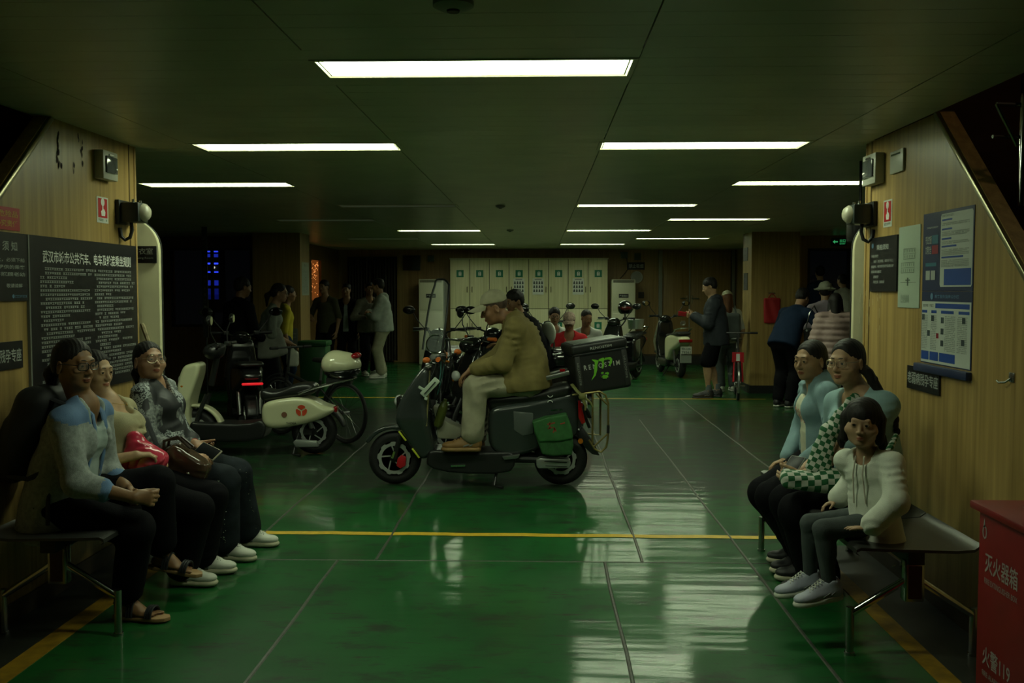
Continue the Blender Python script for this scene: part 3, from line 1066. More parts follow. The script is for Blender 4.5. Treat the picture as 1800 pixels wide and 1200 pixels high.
def axes_from(z):
    z = nrm(z)
    x = z.orthogonal().normalized()
    return Matrix((x, z.cross(x), z)).transposed()

def face_prims(b, fat=0.0):
    child = b.H < 1.3
    ny, nr = (.096, .0088) if child else (.103, .0118)
    """(prims to add, prims to cut) of a head."""
    w = fat
    add = [(b.hell((0, -.016, .032), (.074, .092, .082)), .02),
           (b.hell((0, .018, -.025), (.061 + w, .070, .083)), .03),
           (b.hell((0, .030, -.072), (.046 + w, .045, .036)), .03),
           (b.hell((.036 + w * .5, .054, -.030), (.026 + w, .024, .026)), .02),
           (b.hell((-.036 - w * .5, .054, -.030), (.026 + w, .024, .026)), .02),
           (b.hell((0, .062, -.094), (.021 + w * .5, .019, .017)), .02),
           (b.hcone((-.034, .078, .024), (.034, .078, .024), .0105, .0105), .018),
           (b.hcone((0, .082, .008), (0, ny, -.031), .0072, nr), .010),
           (b.hell((.0115, .093, -.036), (.0085, .0105, .0075)), .006),
           (b.hell((-.0115, .093, -.036), (.0085, .0105, .0075)), .006),
           (b.hell((0, .0865, -.0605), (.0150 if child else .0195, .0095, .0052)), .005),
           (b.hell((0, .085, -.0710), (.0125 if child else .0165, .0095, .0058)), .004),
           (b.hell((.030, .0782, .0015), (.0175, .0140, .0138)), .006),
           (b.hell((-.030, .0782, .0015), (.0175, .0140, .0138)), .006)]
    for q in (1, -1):
        M = rotm(R(-12), 0, R(-18 * q))
        add.append((b.hell((q * (.0735 + w * .4), -.012, -.008), (.0085, .017, .030), M), .006))
        add.append((b.hell((q * (.0755 + w * .4), -.014, -.034), (.007, .009, .011), M), .006))
    cutp = [(b.hell((q * .030, .0945, .0000), (.0150, .0125, .0040 if b.H < 1.3 else .0036)), .002) for q in (1, -1)]
    cutp += [(b.hell((q * (.081 + w * .4), -.006, -.004), (.006, .009, .016)), .005) for q in (1, -1)]
    cutp += [(b.hell((0, .1, -.0662), (.019, .008, .0012)), .003)]
    return add, cutp

def add_face_parts(b, root, fine, brow=(0.02, 0.016, 0.012), look=(0, 0)):
    thin = .55 if b.H < 1.3 else 1.0; ey = 1.0 if b.H < 1.3 else 1.0
    white = mat('eye_white', (0.62, 0.60, 0.55), 0.25)
    dark = mat('eye_iris', (0.018, 0.012, 0.008), 0.12)
    for q in (1, -1):
        mb = MB()
        c = b.hp(q * .030, .0782, .0015)
        mb.sphere(c, .0119 * b.hs * ey, 12, 8)
        mb.mi = 1
        g = nrm(b.HM @ Vector((look[0], 1, look[1])))
        mb.lathe([(.0072 * b.hs, .0100 * b.hs), (.0064 * b.hs, .0112 * b.hs), (.0035 * b.hs, .0124 * b.hs), (0.0001, .0128 * b.hs)], c, g, 14)
        mb.build('eye', [white, dark], root)
        if thin < 1: continue
        mb = MB()
        pts = [b.hp(q * x, y, z) for (x, y, z) in ((.0120, .0915, .0262), (.022, .0915, .0282), (.034, .0865, .0285), (.044, .0775, .0245))]
        mb.tube(pts, [.0018 * b.hs * thin, .0030 * b.hs * thin, .0027 * b.hs * thin, .0009 * b.hs], 6, squash=(1, .8))
        mb.build('eyebrow', mat('brow', brow, 0.7), root)

def add_glasses(b, root, m, style='oval', r=.0225, tube=.0013):
    mb = MB()
    zc = 0.0
    for q in (1, -1):
        pts = []
        for i in range(24):
            a = 2 * PI * i / 24
            n = 2.0 if style == 'oval' else 3.2
            cx, sz = abs(math.cos(a)) ** (2 / n) * math.copysign(1, math.cos(a)), abs(math.sin(a)) ** (2 / n) * math.copysign(1, math.sin(a))
            x = q * .0315 + cx * (r * 1.08)
            z = zc + sz * r * (.92 if style == 'oval' else .70)
            y = .1005 - (abs(x) / .055) ** 2 * .008
            pts.append(b.hp(x, y, z))
        mb.tube(pts, tube * b.hs, 6, closed=True)
        mb.tube([b.hp(q * .055, .091, zc + .006), b.hp(q * .071, .070, zc + .008), b.hp(q * .0795, -.005, zc + .006), b.hp(q * .0785, -.022, zc - .008)], tube * b.hs, 6)
    mb.tube([b.hp(-.0085, .1, .004), b.hp(0, .104, .007), b.hp(.0085, .1, .004)], tube * b.hs, 6)
    g = mb.build('glasses', m, root)
    lens = mat('lens_glass', (0.9, 0.95, 0.95), 0.03, alpha=0.05)
    mb = MB()
    for q in (1, -1):
        o = [b.hp(q * .0315 + r * 1.04 * math.cos(2 * PI * i / 20), .1003 - (abs(q * .0315 + r * math.cos(2 * PI * i / 20)) / .055) ** 2 * .008, zc + r * (.9 if style == 'oval' else .68) * math.sin(2 * PI * i / 20)) for i in range(20)]
        mb.add(o, [tuple(range(20))])
    mb.build('lens', lens, g)
    return g

def hair_field(b, style, h, lo, hi):
    f = Field(lo, hi, h)
    a = lambda c, r, k=.02, M=None: f.add(b.hell(c, r, M), k)
    if style == 'short':
        a((0, -.020, .038), (.0815, .0985, .087)); a((0, -.055, -.01), (.066, .050, .055), .03)
        f.cut(b.hell((0, .092, -.034), (.072, .068, .088)), .010)
        f.cut(b.hell((0, .06, -.135), (.12, .15, .075)), .015)
        f.cut(b.hell((.085, .0, -.02), (.022, .035, .042)), .01); f.cut(b.hell((-.085, .0, -.02), (.022, .035, .042)), .01)
        f.displace(lambda X, Y, Z: .0045 * np.sin(X * 130 + 2 * np.sin(Z * 60)) * np.sin(Y * 120 + 1) * np.sin(Z * 110 + X * 40) - .0015)
    elif style == 'buzz':
        a((0, -.017, .034), (.0765, .0955, .086))
        f.cut(b.hell((0, .096, -.022), (.076, .075, .094)), .012)
        f.cut(b.hell((0, .03, -.11), (.12, .13, .075)), .02)
        f.cut(b.hell((.085, .0, -.02), (.022, .035, .042)), .01); f.cut(b.hell((-.085, .0, -.02), (.022, .035, .042)), .01)
    elif style in ('tied', 'ponytail', 'tied_bun', 'braid'):
        a((0, -.020, .036), (.0800, .0965, .0868))
        a((0, -.060, -.015), (.066, .052, .060), .03)
        f.cut(b.hell((0, .090, -.022), (.067, .062, .098)), .010)
        f.cut(b.hell((0, .05, -.12), (.12, .13, .065)), .02)
        f.cut(b.hell((.088, .006, -.026), (.024, .030, .036)), .01); f.cut(b.hell((-.088, .006, -.026), (.024, .030, .036)), .01)
        if style == 'ponytail' or style == 'tied':
            f.add(b.hcone((0, -.105, -.005), (0, -.150, -.060), .026, .034), .02)
            f.add(b.hcone((0, -.150, -.060), (0, -.140, -.190), .034, .014), .02)
        if style == 'tied_bun':
            a((0, -.118, .015), (.045, .038, .042), .012)
    elif style == 'bob':
        a((0, -.014, .034), (.090, .104, .092))
        for q in (1, -1):
            f.add(b.hcone((q * .076, .0, .02), (q * .084, .012, -.085), .034, .022), .02)
        f.add(b.hcone((0, -.07, 0), (0, -.075, -.08), .066, .050), .03)
        f.cut(b.hell((0, .112, -.058), (.068, .080, .083)), .005)
    elif style == 'long':
        a((0, -.018, .036), (.084, .102, .090))
        f.cut(b.hell((0, .092, -.028), (.064, .064, .098)), .010)
        for q in (1, -1):
            f.add(b.hcone((q * .072, .0, .02), (q * .082, -.03, -.16), .026, .03), .02)
        f.add(b.hcone((0, -.07, 0), (0, -.085, -.22), .066, .066), .03)
    f.displace(lambda X, Y, Z: .0012 * np.sin((X - Y) * 260 + np.sin(Z * 40) * 2))
    return f

def bounds(pts, pad):
    P = np.array([p[:] for p in pts])
    return P.min(0) - pad, P.max(0) + pad

def person(label, loc, rotz, H, pose, sk='a', skin_col=(0.50, 0.30, 0.19), hair='short', hair_col=(0.012, 0.010, 0.009), near=False,
           female=False, fat=1.0, face_fat=0.0, top=None, over=None, bottom=None, shoes=None, hands=None, glasses=None, group=None,
           barefoot=False, look=(0, 0), extra=None, name='person'):
    """hands: {1: (dir, palm normal, curl, thumb), -1: ...}. top / over / bottom / shoes: dicts, see below."""
    root = thing(name, label, 'person', loc, rotz, group)
    b = Body(H, pose)
    k = b.k
    hb, hh_, hc = (.018, .0040, .0108) if near else (.025, .0095, .0175)
    hb, hc = hb * k, hc * k
    pts = [b.P, b.neck, b.head] + [d[q] for d in (b.sh, b.el, b.wr, b.kn, b.an) for q in (1, -1)]
    lo, hi = bounds(pts, .24 * k)
    fine = [(b.head - Vector((.12,) * 3) * b.hs, b.head + Vector((.12,) * 3) * b.hs, hh_)]
    hands = hands or {}
    hand_sets = []
    for q in (1, -1):
        spec = hands.get(q, None)
        fa = nrm(b.wr[q] - b.el[q])
        if spec is None:
            spec = (fa, (-q, 0.15, 0) if abs(fa.z) > .6 else (0, 0, -1), (18, 22, 18), 25)
        d, n, curl, th = spec
        hand_sets.append(b.handprims(q, d, n, curl, th, big=1.0 if near else 1.4))
        c = b.wr[q] + nrm(d) * .08 * k
        hf = .0052 if near else .0115
        fine.append((c - Vector((.11,) * 3) * k, c + Vector((.11,) * 3) * k, hf))
    if barefoot and near:
        for q in (1, -1):
            c = b.an[q] + b.toe[q] * .06
            fine.append((c - Vector((.09, .10, .06)), c + Vector((.09, .16, .03)), .0055))
    f = Field(lo, hi, hb, fine)
    for pr, kk in b.torso(-.012, female, fat): f.add(pr, kk)
    for q in (1, -1):
        for pr, kk in b.arm(q, 0, 2.0, fat if fat > 1 else 1.0): f.add(pr, kk)
        for pr, kk in b.leg(q, -.008): f.add(pr, kk)
        for pr, kk in b.foot(q, -.004, barefoot): f.add(pr, kk)
    f.add(s_cone(b.neck - b.U2 * .02 * k, b.hp(0, -.022, -.062), .056 * k, .050 * b.hs), .03 * k)
    ad, ct = face_prims(b, face_fat)
    ff = Field(lo, hi, hb, fine)   # head built on its own so that small radii do not melt into the neck
    for pr, kk in ad: ff.add(pr, kk * b.hs)
    for pr, kk in ct: ff.cut(pr, kk * b.hs)
    t = np.maximum(.03 * k - np.abs(f.d - ff.d), 0) / (.03 * k)
    f.d = np.minimum(f.d, ff.d) - t * t * .03 * k * .25
    del ff
    for hs_ in hand_sets:
        for pr, kk in hs_: f.add(pr, kk)
    Hi = np.array(b.HM.inverted())
    hd = np.array(b.head[:])
    def slot(cen):
        L = (cen - hd) @ Hi.T / b.hs
        z = L[:, 2]
        lip = (np.abs(L[:, 0]) < (.0165 if b.H < 1.3 else .0225) * (1 - ((z + .0655) / .0100) ** 2).clip(0, 1) ** .6) & (z < -.0535) & (z > -.0795) & (L[:, 1] > .076) & (L[:, 1] < .105)
        return lip.astype(int)
    f.object('body', skin(sk, skin_col), root, relax=1 if not near else 1, slot=slot)
    add_face_parts(b, root, near, look=look)
    hm = mat('hair_%d' % int(hair_col[0] * 1000), hair_col, 0.55, spec=.25, var=.5, vscale=60, bump=.22, bscale=230, stretch=(1, 1, .10))
    if hair:
        rr = .17 if hair not in ('long', 'ponytail', 'tied') else .30
        hl = b.head - Vector((.16, .24, rr)); hu = b.head + Vector((.16, .24, .16))
        if abs(pose.get('headyaw', 0)) > 30: hl = b.head - Vector((.25, .25, rr)); hu = b.head + Vector((.25, .25, .16))
        hair_field(b, hair, .0048 if near else .0095, hl, hu).object('hair', hm, root)
    # ---- clothes
    def garment(nm, g):
        e = g.get('ease', .014)
        up = g.get('sleeve', 2.0)
        lo2, hi2 = bounds([b.P, b.neck, b.head] + [d[q] for d in (b.sh, b.el, b.wr) for q in (1, -1)] + [b.P - b.U * g.get('hem', .06)], .26 * k)
        F = Field(lo2, hi2, hc)
        for pr, kk in b.torso(e, female, fat): F.add(pr, kk)
        if g.get('hem', .06) > 0.02:
            hm_ = b.P - b.U * g.get('hem', .06)
            fl = g.get('hemflare', .015)
            F.add(s_econe(b.waist, hm_ - b.U * .05, ((.140 * fat + e) * k, (.104 * fat + e) * k), ((.158 * fat + e + fl) * k, (.118 * fat + e + fl) * k), b.Rp), .05 * k)
        for q in (1, -1):
            if up > 0:
                for pr, kk in b.arm(q, e * .45 + g.get('sleeve_ease', .004), up, g.get('armfat', 1.0), g.get('flare', 0.0)): F.add(pr, kk)
                if g.get('cuffs') and up > 1:
                    c = b.el[q].lerp(b.wr[q], up - 1.03)
                    F.add(s_ell(c, [.040 * k] * 3), .012)
        if g.get('cowl'):
            for (dz, r_, fw) in ((-.060, .085, .105), (-.100, .100, .118), (-.145, .108, .120)):
                arc = [b.neck + b.U2 * dz + b.Rv * (r_ * math.cos(PI * (1 - t))) + b.Fv * (.01 + fw * math.sin(t * PI)) - b.U2 * (.050 * math.sin(t * PI)) for t in np.linspace(.04, .96, 9)]
                for a_, c_ in zip(arc[:-1], arc[1:]): F.add(s_cone(a_, c_, .011, .011), .022)
        if g.get('lap'):
            for q in (1, -1): F.add(s_cone(b.hip[q], b.hip[q].lerp(b.kn[q], g['lap']), (.088 * fat + e) * k, (.080 * fat + e) * k), .05 * k)
        if g.get('hood'):
            bk = b.neck - b.Fv * .075 * k
            F.add(s_ell(bk - b.U2 * .015 * k, [.105 * k, .055 * k, .07 * k], Matrix((b.Rv, b.Fv, b.U2)).transposed()), .03 * k)
            for q in (1, -1):
                F.add(s_cone(bk + b.Rv * q * .07 * k, b.neck + b.Fv * .05 * k + b.Rv * q * .05 * k - b.U2 * .03 * k, .04 * k, .022 * k), .02 * k)
        if g.get('collar'):
            hgt = g['collar']
            for q in (1, -1):
                F.add(s_cone(b.neck - b.Fv * .045 * k + b.U2 * hgt * .5 * k, b.neck + b.Fv * .028 * k + b.Rv * q * .058 * k, .030 * k, .026 * k), .02 * k)
                F.add(s_cone(b.neck + b.Fv * .028 * k + b.Rv * q * .058 * k, b.neck + b.Fv * .082 * k + b.Rv * q * .04 * k - b.U2 * .08 * k, .024 * k, .020 * k), .02 * k)
        n = g.get('neck', .064)
        nf = g.get('neckfront', .03)
        F.cut(s_cone(b.neck - b.U2 * .03 * k + b.Fv * nf * k, b.neck + b.U2 * .14 * k + b.Fv * (nf + .01) * k, n * k, (n + .012) * k), .012 * k)
        if g.get('vneck'):
            v = g['vneck']
            F.cut(s_econe(b.neck + b.Fv * .09 * k - b.U2 * v * k, b.neck + b.Fv * .06 * k + b.U2 * .03 * k, (.004 * k, .05 * k), (.06 * k, .07 * k), b.Rv), .01)
        if g.get('open'):
            w0, w1 = g['open']
            a = b.P - b.U * (g.get('hem', .06) + .10) + b.Fv * .16 * k
            F.cut(s_econe(a, b.neck + b.Fv * .14 * k + b.U2 * .02 * k, (w1 * k, .14 * k), (w0 * k, .10 * k), b.Rv), .008)
        hz = b.P - b.U * g.get('hem', .06)
        nu = np.array(b.U[:]); c0 = float(Vector(nu).dot(hz))
        armless = [np.array(b.wr[q][:]) for q in (1, -1)]
        def hemcut(X, Y, Z):
            d = c0 - (X * nu[0] + Y * nu[1] + Z * nu[2])
            # the sleeves hang below the hem freely: only cut near the trunk
            ux, uy = X - b.P.x, Y - b.P.y
            lat = np.abs(ux * b.Rp.x + uy * b.Rp.y)
            fw = -ux * b.Rp.y + uy * b.Rp.x
            far = np.maximum(lat - .235 * k * fat, fw - g.get('fw', .24) * k * fat)
            return np.where(far > 0, -far * 2, d)
        if g.get('hemcut', True): F.keep(hemcut)
        if g.get('quilt'): F.displace(lambda X, Y, Z: g['quilt'] * (np.abs(np.sin(Z * 42 + 0 * X + 0 * Y)) - .6) * -1)
        am = g.get('folds', .005)
        if am: F.displace(folds(am * k, 125 / k, 15 / k, g.get('seed', 1.0)))
        paint = g.get('paint')
        return F.object(nm, g['mat'], root, relax=1, slot=(lambda cen: paint(cen, b)) if paint else None)
    if top: garment(top.get('name', 'shirt'), top)
    if over: garment(over.get('name', 'jacket'), over)
    if bottom:
        g = bottom
        e = g.get('ease', .012)
        lo2, hi2 = bounds([b.P, b.waist] + [d[q] for d in (b.kn, b.an) for q in (1, -1)], .2 * k)
        F = Field(lo2, hi2, hc)
        F.add(s_econe(b.P - b.U * .02 * k, b.waist - b.U * .05 * k, ((.156 * fat + e) * k, (.112 * fat + e) * k), ((.134 * fat + e) * k, (.098 * fat + e) * k), b.Rp), .04 * k)
        if g.get('skirt'):
            L = g['skirt']
            c0_ = b.P; c1_ = b.P.lerp((b.an[1] + b.an[-1]) / 2, L)
            F.add(s_econe(c0_, c1_, ((.155 * fat + e) * k, (.115 + e) * k), ((.19 + e) * k, (.17 + e) * k), b.Rp), .05 * k)
        for q in (1, -1):
            for pr, kk in b.leg(q, e, g.get('upto', 1.93), g.get('legfat', fat), g.get('flare', .012)): F.add(pr, kk)
        am = g.get('folds', .005)
        if am: F.displace(folds(am * k, 105 / k, 13 / k, g.get('seed', 2.0)))
        if 'cutz' in g: F.keep(lambda X, Y, Z: g['cutz'] - Z + 0 * X + 0 * Y)
        F.object(g.get('name', 'trousers'), g['mat'], root, relax=1)
    if shoes:
        for q in (1, -1):
            make_shoe(b, q, root, shoes, near)
    b.root = root
    b.world = lambda v: Matrix.Translation(Vector(loc)) @ (Matrix.Rotation(rotz, 4, 'Z') @ Vector(v).to_4d()).to_3d()
    return b

def make_shoe(b, q, root, g, near):
    k = b.k * g.get('scale', 1.0); d = b.toe[q]; a = b.an[q]
    up = nrm(Vector((0, 0, 1)) - d * d.z); sd = d.cross(up)
    M = Matrix((sd, d, up)).transposed()
    c = a + d * .05 * k
    lo, hi = bounds([a - d * .14 * k, a + d * .26 * k], .15 * k)
    hh = .0066 if near else .013
    base = -.0875 * k
    sole = g.get('sole', .026)
    P = lambda x, y, z: a + sd * x * k + d * y * k + up * (base + z * k)
    if g.get('kind') == 'sandal':
        mb = MB()
        outline = [(-.036, .10), (-.044, .155), (-.034, .195), (-.004, .214), (.026, .20), (.042, .165), (.038, .10), (.03, .03), (.032, -.03), (.02, -.058), (-.004, -.066), (-.026, -.056), (-.034, -.02), (-.03, .04)]
        if q < 0: outline = [(-x, y) for x, y in outline]
        mb.prism([(x * k, y * k) for x, y in outline], P(0, 0, .0), sd, d, up * .018 * k)
        s0 = mb.build('sandal', [mat('sandal_sole', (0.34, 0.20, 0.09), .6)], root, bevel=.003)
        st = MB()
        for (y, hgt, wdt) in ((.128, .046, .040), (.035, .072, .038)):
            pts = [P(math.cos(t) * (wdt + .006) , y, .018 + math.sin(t) * hgt) for t in np.linspace(0, PI, 11)]
            for off in (-.012, 0, .012):
                st.tube([p + d * off * k for p in pts], .0055 * k, 6)
        pts = [P(.036 * math.cos(t), .02 - .075 * math.sin(t), .075) for t in np.linspace(0, PI, 11)]
        st.tube(pts, .007 * k, 6)
        st.build('strap', [mat('sandal_strap', (0.012, 0.014, 0.016), .5)], s0)
        return
    F = Field(lo, hi, hh)
    F.add(s_econe(P(0, -.028, .050), P(0, .10, .044), (.036 * k, .036 * k), (.043 * k, .030 * k), sd), .02)
    F.add(s_ell(P(0, .145, .040), [.045 * k, .060 * k, .028 * k], M), .03 * k)
    F.add(s_cone(P(0, -.02, .05), P(0, -.012, .098 + g.get('high', 0)), .040 * k, .043 * k), .025 * k)
    F.add(s_cone(P(0, .03, .082), P(0, .10, .064), .026 * k, .022 * k), .02 * k)
    F.cut(s_cone(P(0, -.012, .10 + g.get('high', 0)), P(0, -.012, .2), .033 * k, .036 * k), .006)
    n = np.array(up[:]); c0 = float(up.dot(P(0, 0, .014)))
    F.keep(lambda X, Y, Z: c0 - (X * n[0] + Y * n[1] + Z * n[2]))
    up_o = F.object('shoe', g['mat'], root, relax=1)
    S = Field(lo, hi, hh)
    S.add(s_econe(P(0, -.035, .016), P(0, .10, .016), (.041 * k, sole * k), (.048 * k, sole * k * .9), sd), .02)
    S.add(s_ell(P(0, .145, .016), [.049 * k, .066 * k, sole * k * .95], M), .02 * k)
    c1 = float(up.dot(P(0, 0, 0))); c2 = float(up.dot(P(0, 0, sole + .006)))
    S.keep(lambda X, Y, Z: np.maximum(c1 - (X * n[0] + Y * n[1] + Z * n[2]), (X * n[0] + Y * n[1] + Z * n[2]) - c2))
    S.object('sole', g.get('solemat', g['mat']), up_o, relax=0)
    mb = MB()
    for s_ in (1, -1):
        mb.bar(P(s_ * .042, .02, .052), P(s_ * .0455, .06, .038), .005, .009, up=up[:]); mb.bar(P(s_ * .040, -.015, .058), P(s_ * .044, .02, .040), .005, .007, up=up[:])
    mb.build('side_stripe', g.get('stripe', mat('shoe_stripe', (.16, .17, .17), .5)), up_o)
    if near and g.get('lace') is not None:
        mb = MB()
        for i in range(5):
            y = .040 + i * .016; z = .116 - i * .0085
            for s_ in (1, -1):
                mb.tube([P(-.02 * s_, y, z), P(0, y + .008, z + .004), P(.02 * s_, y + .016, z - .008)], .0026 * k, 6)
        mb.build('lace', g['lace'], up_o)
# ---------------------------------------------------------------- signs, boxes and lamps on the stair walls
black_sign = mat('black_sign', (0.010, 0.010, 0.012), 0.35)
print_grey = mat('print_grey', (0.34, 0.37, 0.34), 0.6)
red_sign = mat('red_sign', (0.42, 0.012, 0.012), 0.45)
gold_print = mat('gold_print', (0.55, 0.33, 0.03), 0.5)
paper = mat('paper', (0.47, 0.51, 0.46), 0.55)
blue_print = mat('blue_print', (0.010, 0.055, 0.28), 0.5)
navy_print = mat('navy_print', (0.012, 0.022, 0.075), 0.5)
rnd = random.Random(11)

def wall_plate(name, label, cat, X, side, y0, y1, z0, z1, th, m, bevel=0.0, group=None, body='plate'):
    """A flat thing on a stair wall. side +1: on the left wall, facing +X; -1: on the right wall. Returns (thing, o, u, v, w, h) for print."""
    t = thing(name, label, cat, (X, (y0 + y1) / 2, z0), 0, group)
    hy = abs(y1 - y0) / 2
    mb = MB(); mb.span(min(0.001 * side, side * th), max(.001 * side, side * th), -hy, hy, 0, z1 - z0)
    mb.build(body, m, t, bevel=bevel)
    if side > 0: o, u = Vector((th + .0012, -hy, 0)), Vector((0, 1, 0))
    else: o, u = Vector((-th - .0012, hy, 0)), Vector((0, -1, 0))
    return t, o, u, Vector((0, 0, 1)), 2 * hy, z1 - z0

def yz(px, py, X):
    q = on_x(px, py, X)
    return q.y, q.z

# left wall: the great notice board
y0, z1 = yz(46, 412, XL); y1 = YP - .015
t, o, u, v, W, H = wall_plate('notice_board', 'tall black notice board of ferry rules in white print on left wood wall', 'notice board', XL, 1, y0, y1, 1.0, z1, .012, black_sign)
mb = MB(); put_text(mb, '武汉市城市公共汽车、电车及轮渡乘坐规则', o + u * W * .10 + v * (H - .130), u, v, W * .83, .062, bold=.012)
mb.build('title_lettering', white_print, t, smooth=False, kind='stuff')
mb = MB()
for col, xa in ((0, .075), (1, .545)):
    yy = H - .165
    k = 0
    while yy > .06:
        n = rnd.randint(22, 30) if rnd.random() < .55 else rnd.randint(6, 20)
        ind = rnd.choice((0, 0, .02, .04))
        glyph_rows(mb, o, u, v, [(W * xa + ind * W, yy, min(n, 23 if col == 0 else 21))], .0165 * W, .0115, rnd)
        yy -= .0215
        k += 1
mb.build('small_lettering', print_grey, t, smooth=False, kind='stuff')
mb = MB(); mb.span(.001, .014, -W / 2 - .012, -W / 2, 0, H); mb.build('edge_strip', mat('grey_edge', (.16, .17, .15), .4), t)
yA = y0 - .02
t, o, u, v, W, H = wall_plate('passenger_notice', 'black passenger notice left of the tall rule board, small white text', 'sign', XL, 1, yA - .62, yA, 1.49, z1, .012, black_sign)
mb = MB(); put_text(mb, '乘 船 须 知', o + u * W * .42 + v * (H - .085), u, v, W * .44, .045, bold=.012)
for i, s in enumerate(('先下后上，必须下船', '为需要提供的乘客', '让座并照顾老幼')):
    put_text(mb, s, o + u * W * .38 + v * (H - .135 - i * .033), u, v, W * .58, .019, bold=.01)
put_text(mb, '敬请谅解', o + u * W * .70 + v * .062, u, v, W * .22, .019, bold=.01)
mb.build('lettering', print_grey, t, smooth=False, kind='stuff')
mb = MB(); flat_disc(mb, o, u, v, W * .79, .022, .009); glyph_rows(mb, o, u, v, [(W * .81, .016, 8)], .012, .011, rnd)
mb.build('logo', mat('sky_print', (.10, .22, .36), .5), t, smooth=False)
ys, zs = yz(36, 598, XL)
t, o, u, v, W, H = wall_plate('priority_seat_sign', 'black priority seat sign at the left end above the left bench', 'sign', XL, 1, ys - .35, ys, zs - .128, zs, .01, black_sign)
mb = MB(); put_text(mb, '老弱病残孕专座', o + u * .015 + v * .032, u, v, W - .03, .062, bold=.012); mb.build('lettering', print_grey, t, smooth=False, kind='stuff')
yr, zr = yz(32, 367, XL)
t, o, u, v, W, H = wall_plate('red_notice', 'red notice with two lines of yellow characters above left black signs', 'sign', XL, 1, yr - .42, yr, zr - .105, zr, .006, red_sign)
mb = MB(); put_text(mb, '严禁携带危险品', o + u * .02 + v * .060, u, v, W - .04, .030, bold=.01); put_text(mb, '上船违者必究责任', o + u * .02 + v * .016, u, v, W - .04, .030, bold=.01)
mb.build('lettering', gold_print, t, smooth=False, kind='stuff')
# glue stains where a plate was taken off the wall
stain = mat('glue_stain', (0.07, 0.045, 0.02), 0.7)
t = thing('glue_marks', 'dark glue remains of a removed plate high on left wall', 'mark', (XL + .0015, 5.0, 2.0))
mb = MB(); rs = random.Random(5)
for (px, py) in ((102, 238), (101, 250), (102, 262), (101, 268), (100, 280), (103, 286), (107, 290), (138, 243), (144, 256), (143, 268), (145, 285), (130, 296)):
    y, z = yz(px, py, XL)
    for _ in range(3):
        flat_poly(mb, (0, y - 5.0 + rs.uniform(-.008, .008), z - 2.0 + rs.uniform(-.018, .018)), (0, 1, 0), (0, 0, 1), [(rs.uniform(.004, .010) * math.cos(a), rs.uniform(.008, .022) * math.sin(a)) for a in (0, 1, 2, 3, 4, 5)])
mb.build('stains', stain, t, smooth=False, kind='stuff')

def call_sticker(side, X, px0, px1, py0, py1, label):
    ya, za = yz(px0, py0, X); yb, zb = yz(px1, py0, X); _, z0 = yz(px0, py1, X)
    if side < 0: zt = yz(px1, py0, X)[1]
    t, o, u, v, W, H = wall_plate('alarm_sticker', label, 'sticker', X, side, min(ya, yb), max(ya, yb), z0, za, .002, paper)
    mb = MB(); flat_rect(mb, o, u, v, W * .1, W * .9, H * .20, H * .94); mb.build('red_field', red_sign, t, smooth=False)
    mb = MB(); o2 = o + (Vector((.0008, 0, 0)) * side)
    flat_poly(mb, o2, u, v, [(W * x, H * y) for x, y in ((.38, .27), (.68, .27), (.72, .42), (.64, .52), (.56, .54), (.54, .68), (.46, .68), (.44, .50), (.34, .44))])
    flat_disc(mb, o2, u, v, W * .5, H * .80, W * .16, 12); flat_rect(mb, o2, u, v, W * .46, W * .54, H * .66, H * .75)
    mb.build('hand_pictogram', white_print, t, smooth=False, kind='stuff')
    mb = MB(); glyph_rows(mb, o, u, v, [(W * .12, H * .07, 7)], W * .095, H * .075, rnd); mb.build('lettering', mat('green_print', (.02, .10, .04), .6), t, smooth=False, kind='stuff')
call_sticker(1, XL, 169, 189, 344, 390, 'red hand sticker beside the horn on left wall')
call_sticker(-1, XR, 1554, 1569, 353, 400, 'red hand sticker beside the horn on right wall')

def switch_box(X, side, px0, px1, py0, py1, label, tall):
    ya, za = yz(px0, py0, X); yb, _ = yz(px1, py0, X); _, z0 = yz(px0, py1, X)
    t, o, u, v, W, H = wall_plate('switch_box', label, 'switch box', X, side, min(ya, yb), max(ya, yb), z0, za, .055, mat('switch_plastic', (.42, .43, .36), .4), bevel=.006, body='box')
    mb = MB(); c = o + u * W * .5 + v * H * .52 + Vector((.003 * side, 0, 0))
    mb.box(c, (.012, W * .74, H * .58)); mb.build('cover', mat('switch_cover', (.10, .11, .11), .12, coat=.5), t, bevel=.004)
    mb = MB(); mb.box(o + u * W * .5 + v * H * .86, (.014, W * .30, H * .06)); mb.build('latch', steel, t)
    return t
switch_box(XL, 1, 164, 190, 262, 313, 'grey switch box with glossy cover high on left wall', True)
switch_box(XR, -1, 1533, 1556, 276, 328, 'grey switch box with dark cover high on right wall', True)
ya, za = yz(1569, 268, XR); yb, _ = yz(1592, 263, XR); _, z0 = yz(1569, 307, XR)
t, o, u, v, W, H = wall_plate('blank_plate', 'square grey blank plate right of the switch box on right wall', 'plate', XR, -1, yb, ya, z0, za, .014, mat('switch_plastic', (.42, .43, .36), .4), bevel=.004)
mb = MB(); mb.box(o + u * W * .5 + v * H * .82, (.008, W * .7, .008)); mb.build('handle_strip', chrome, t)

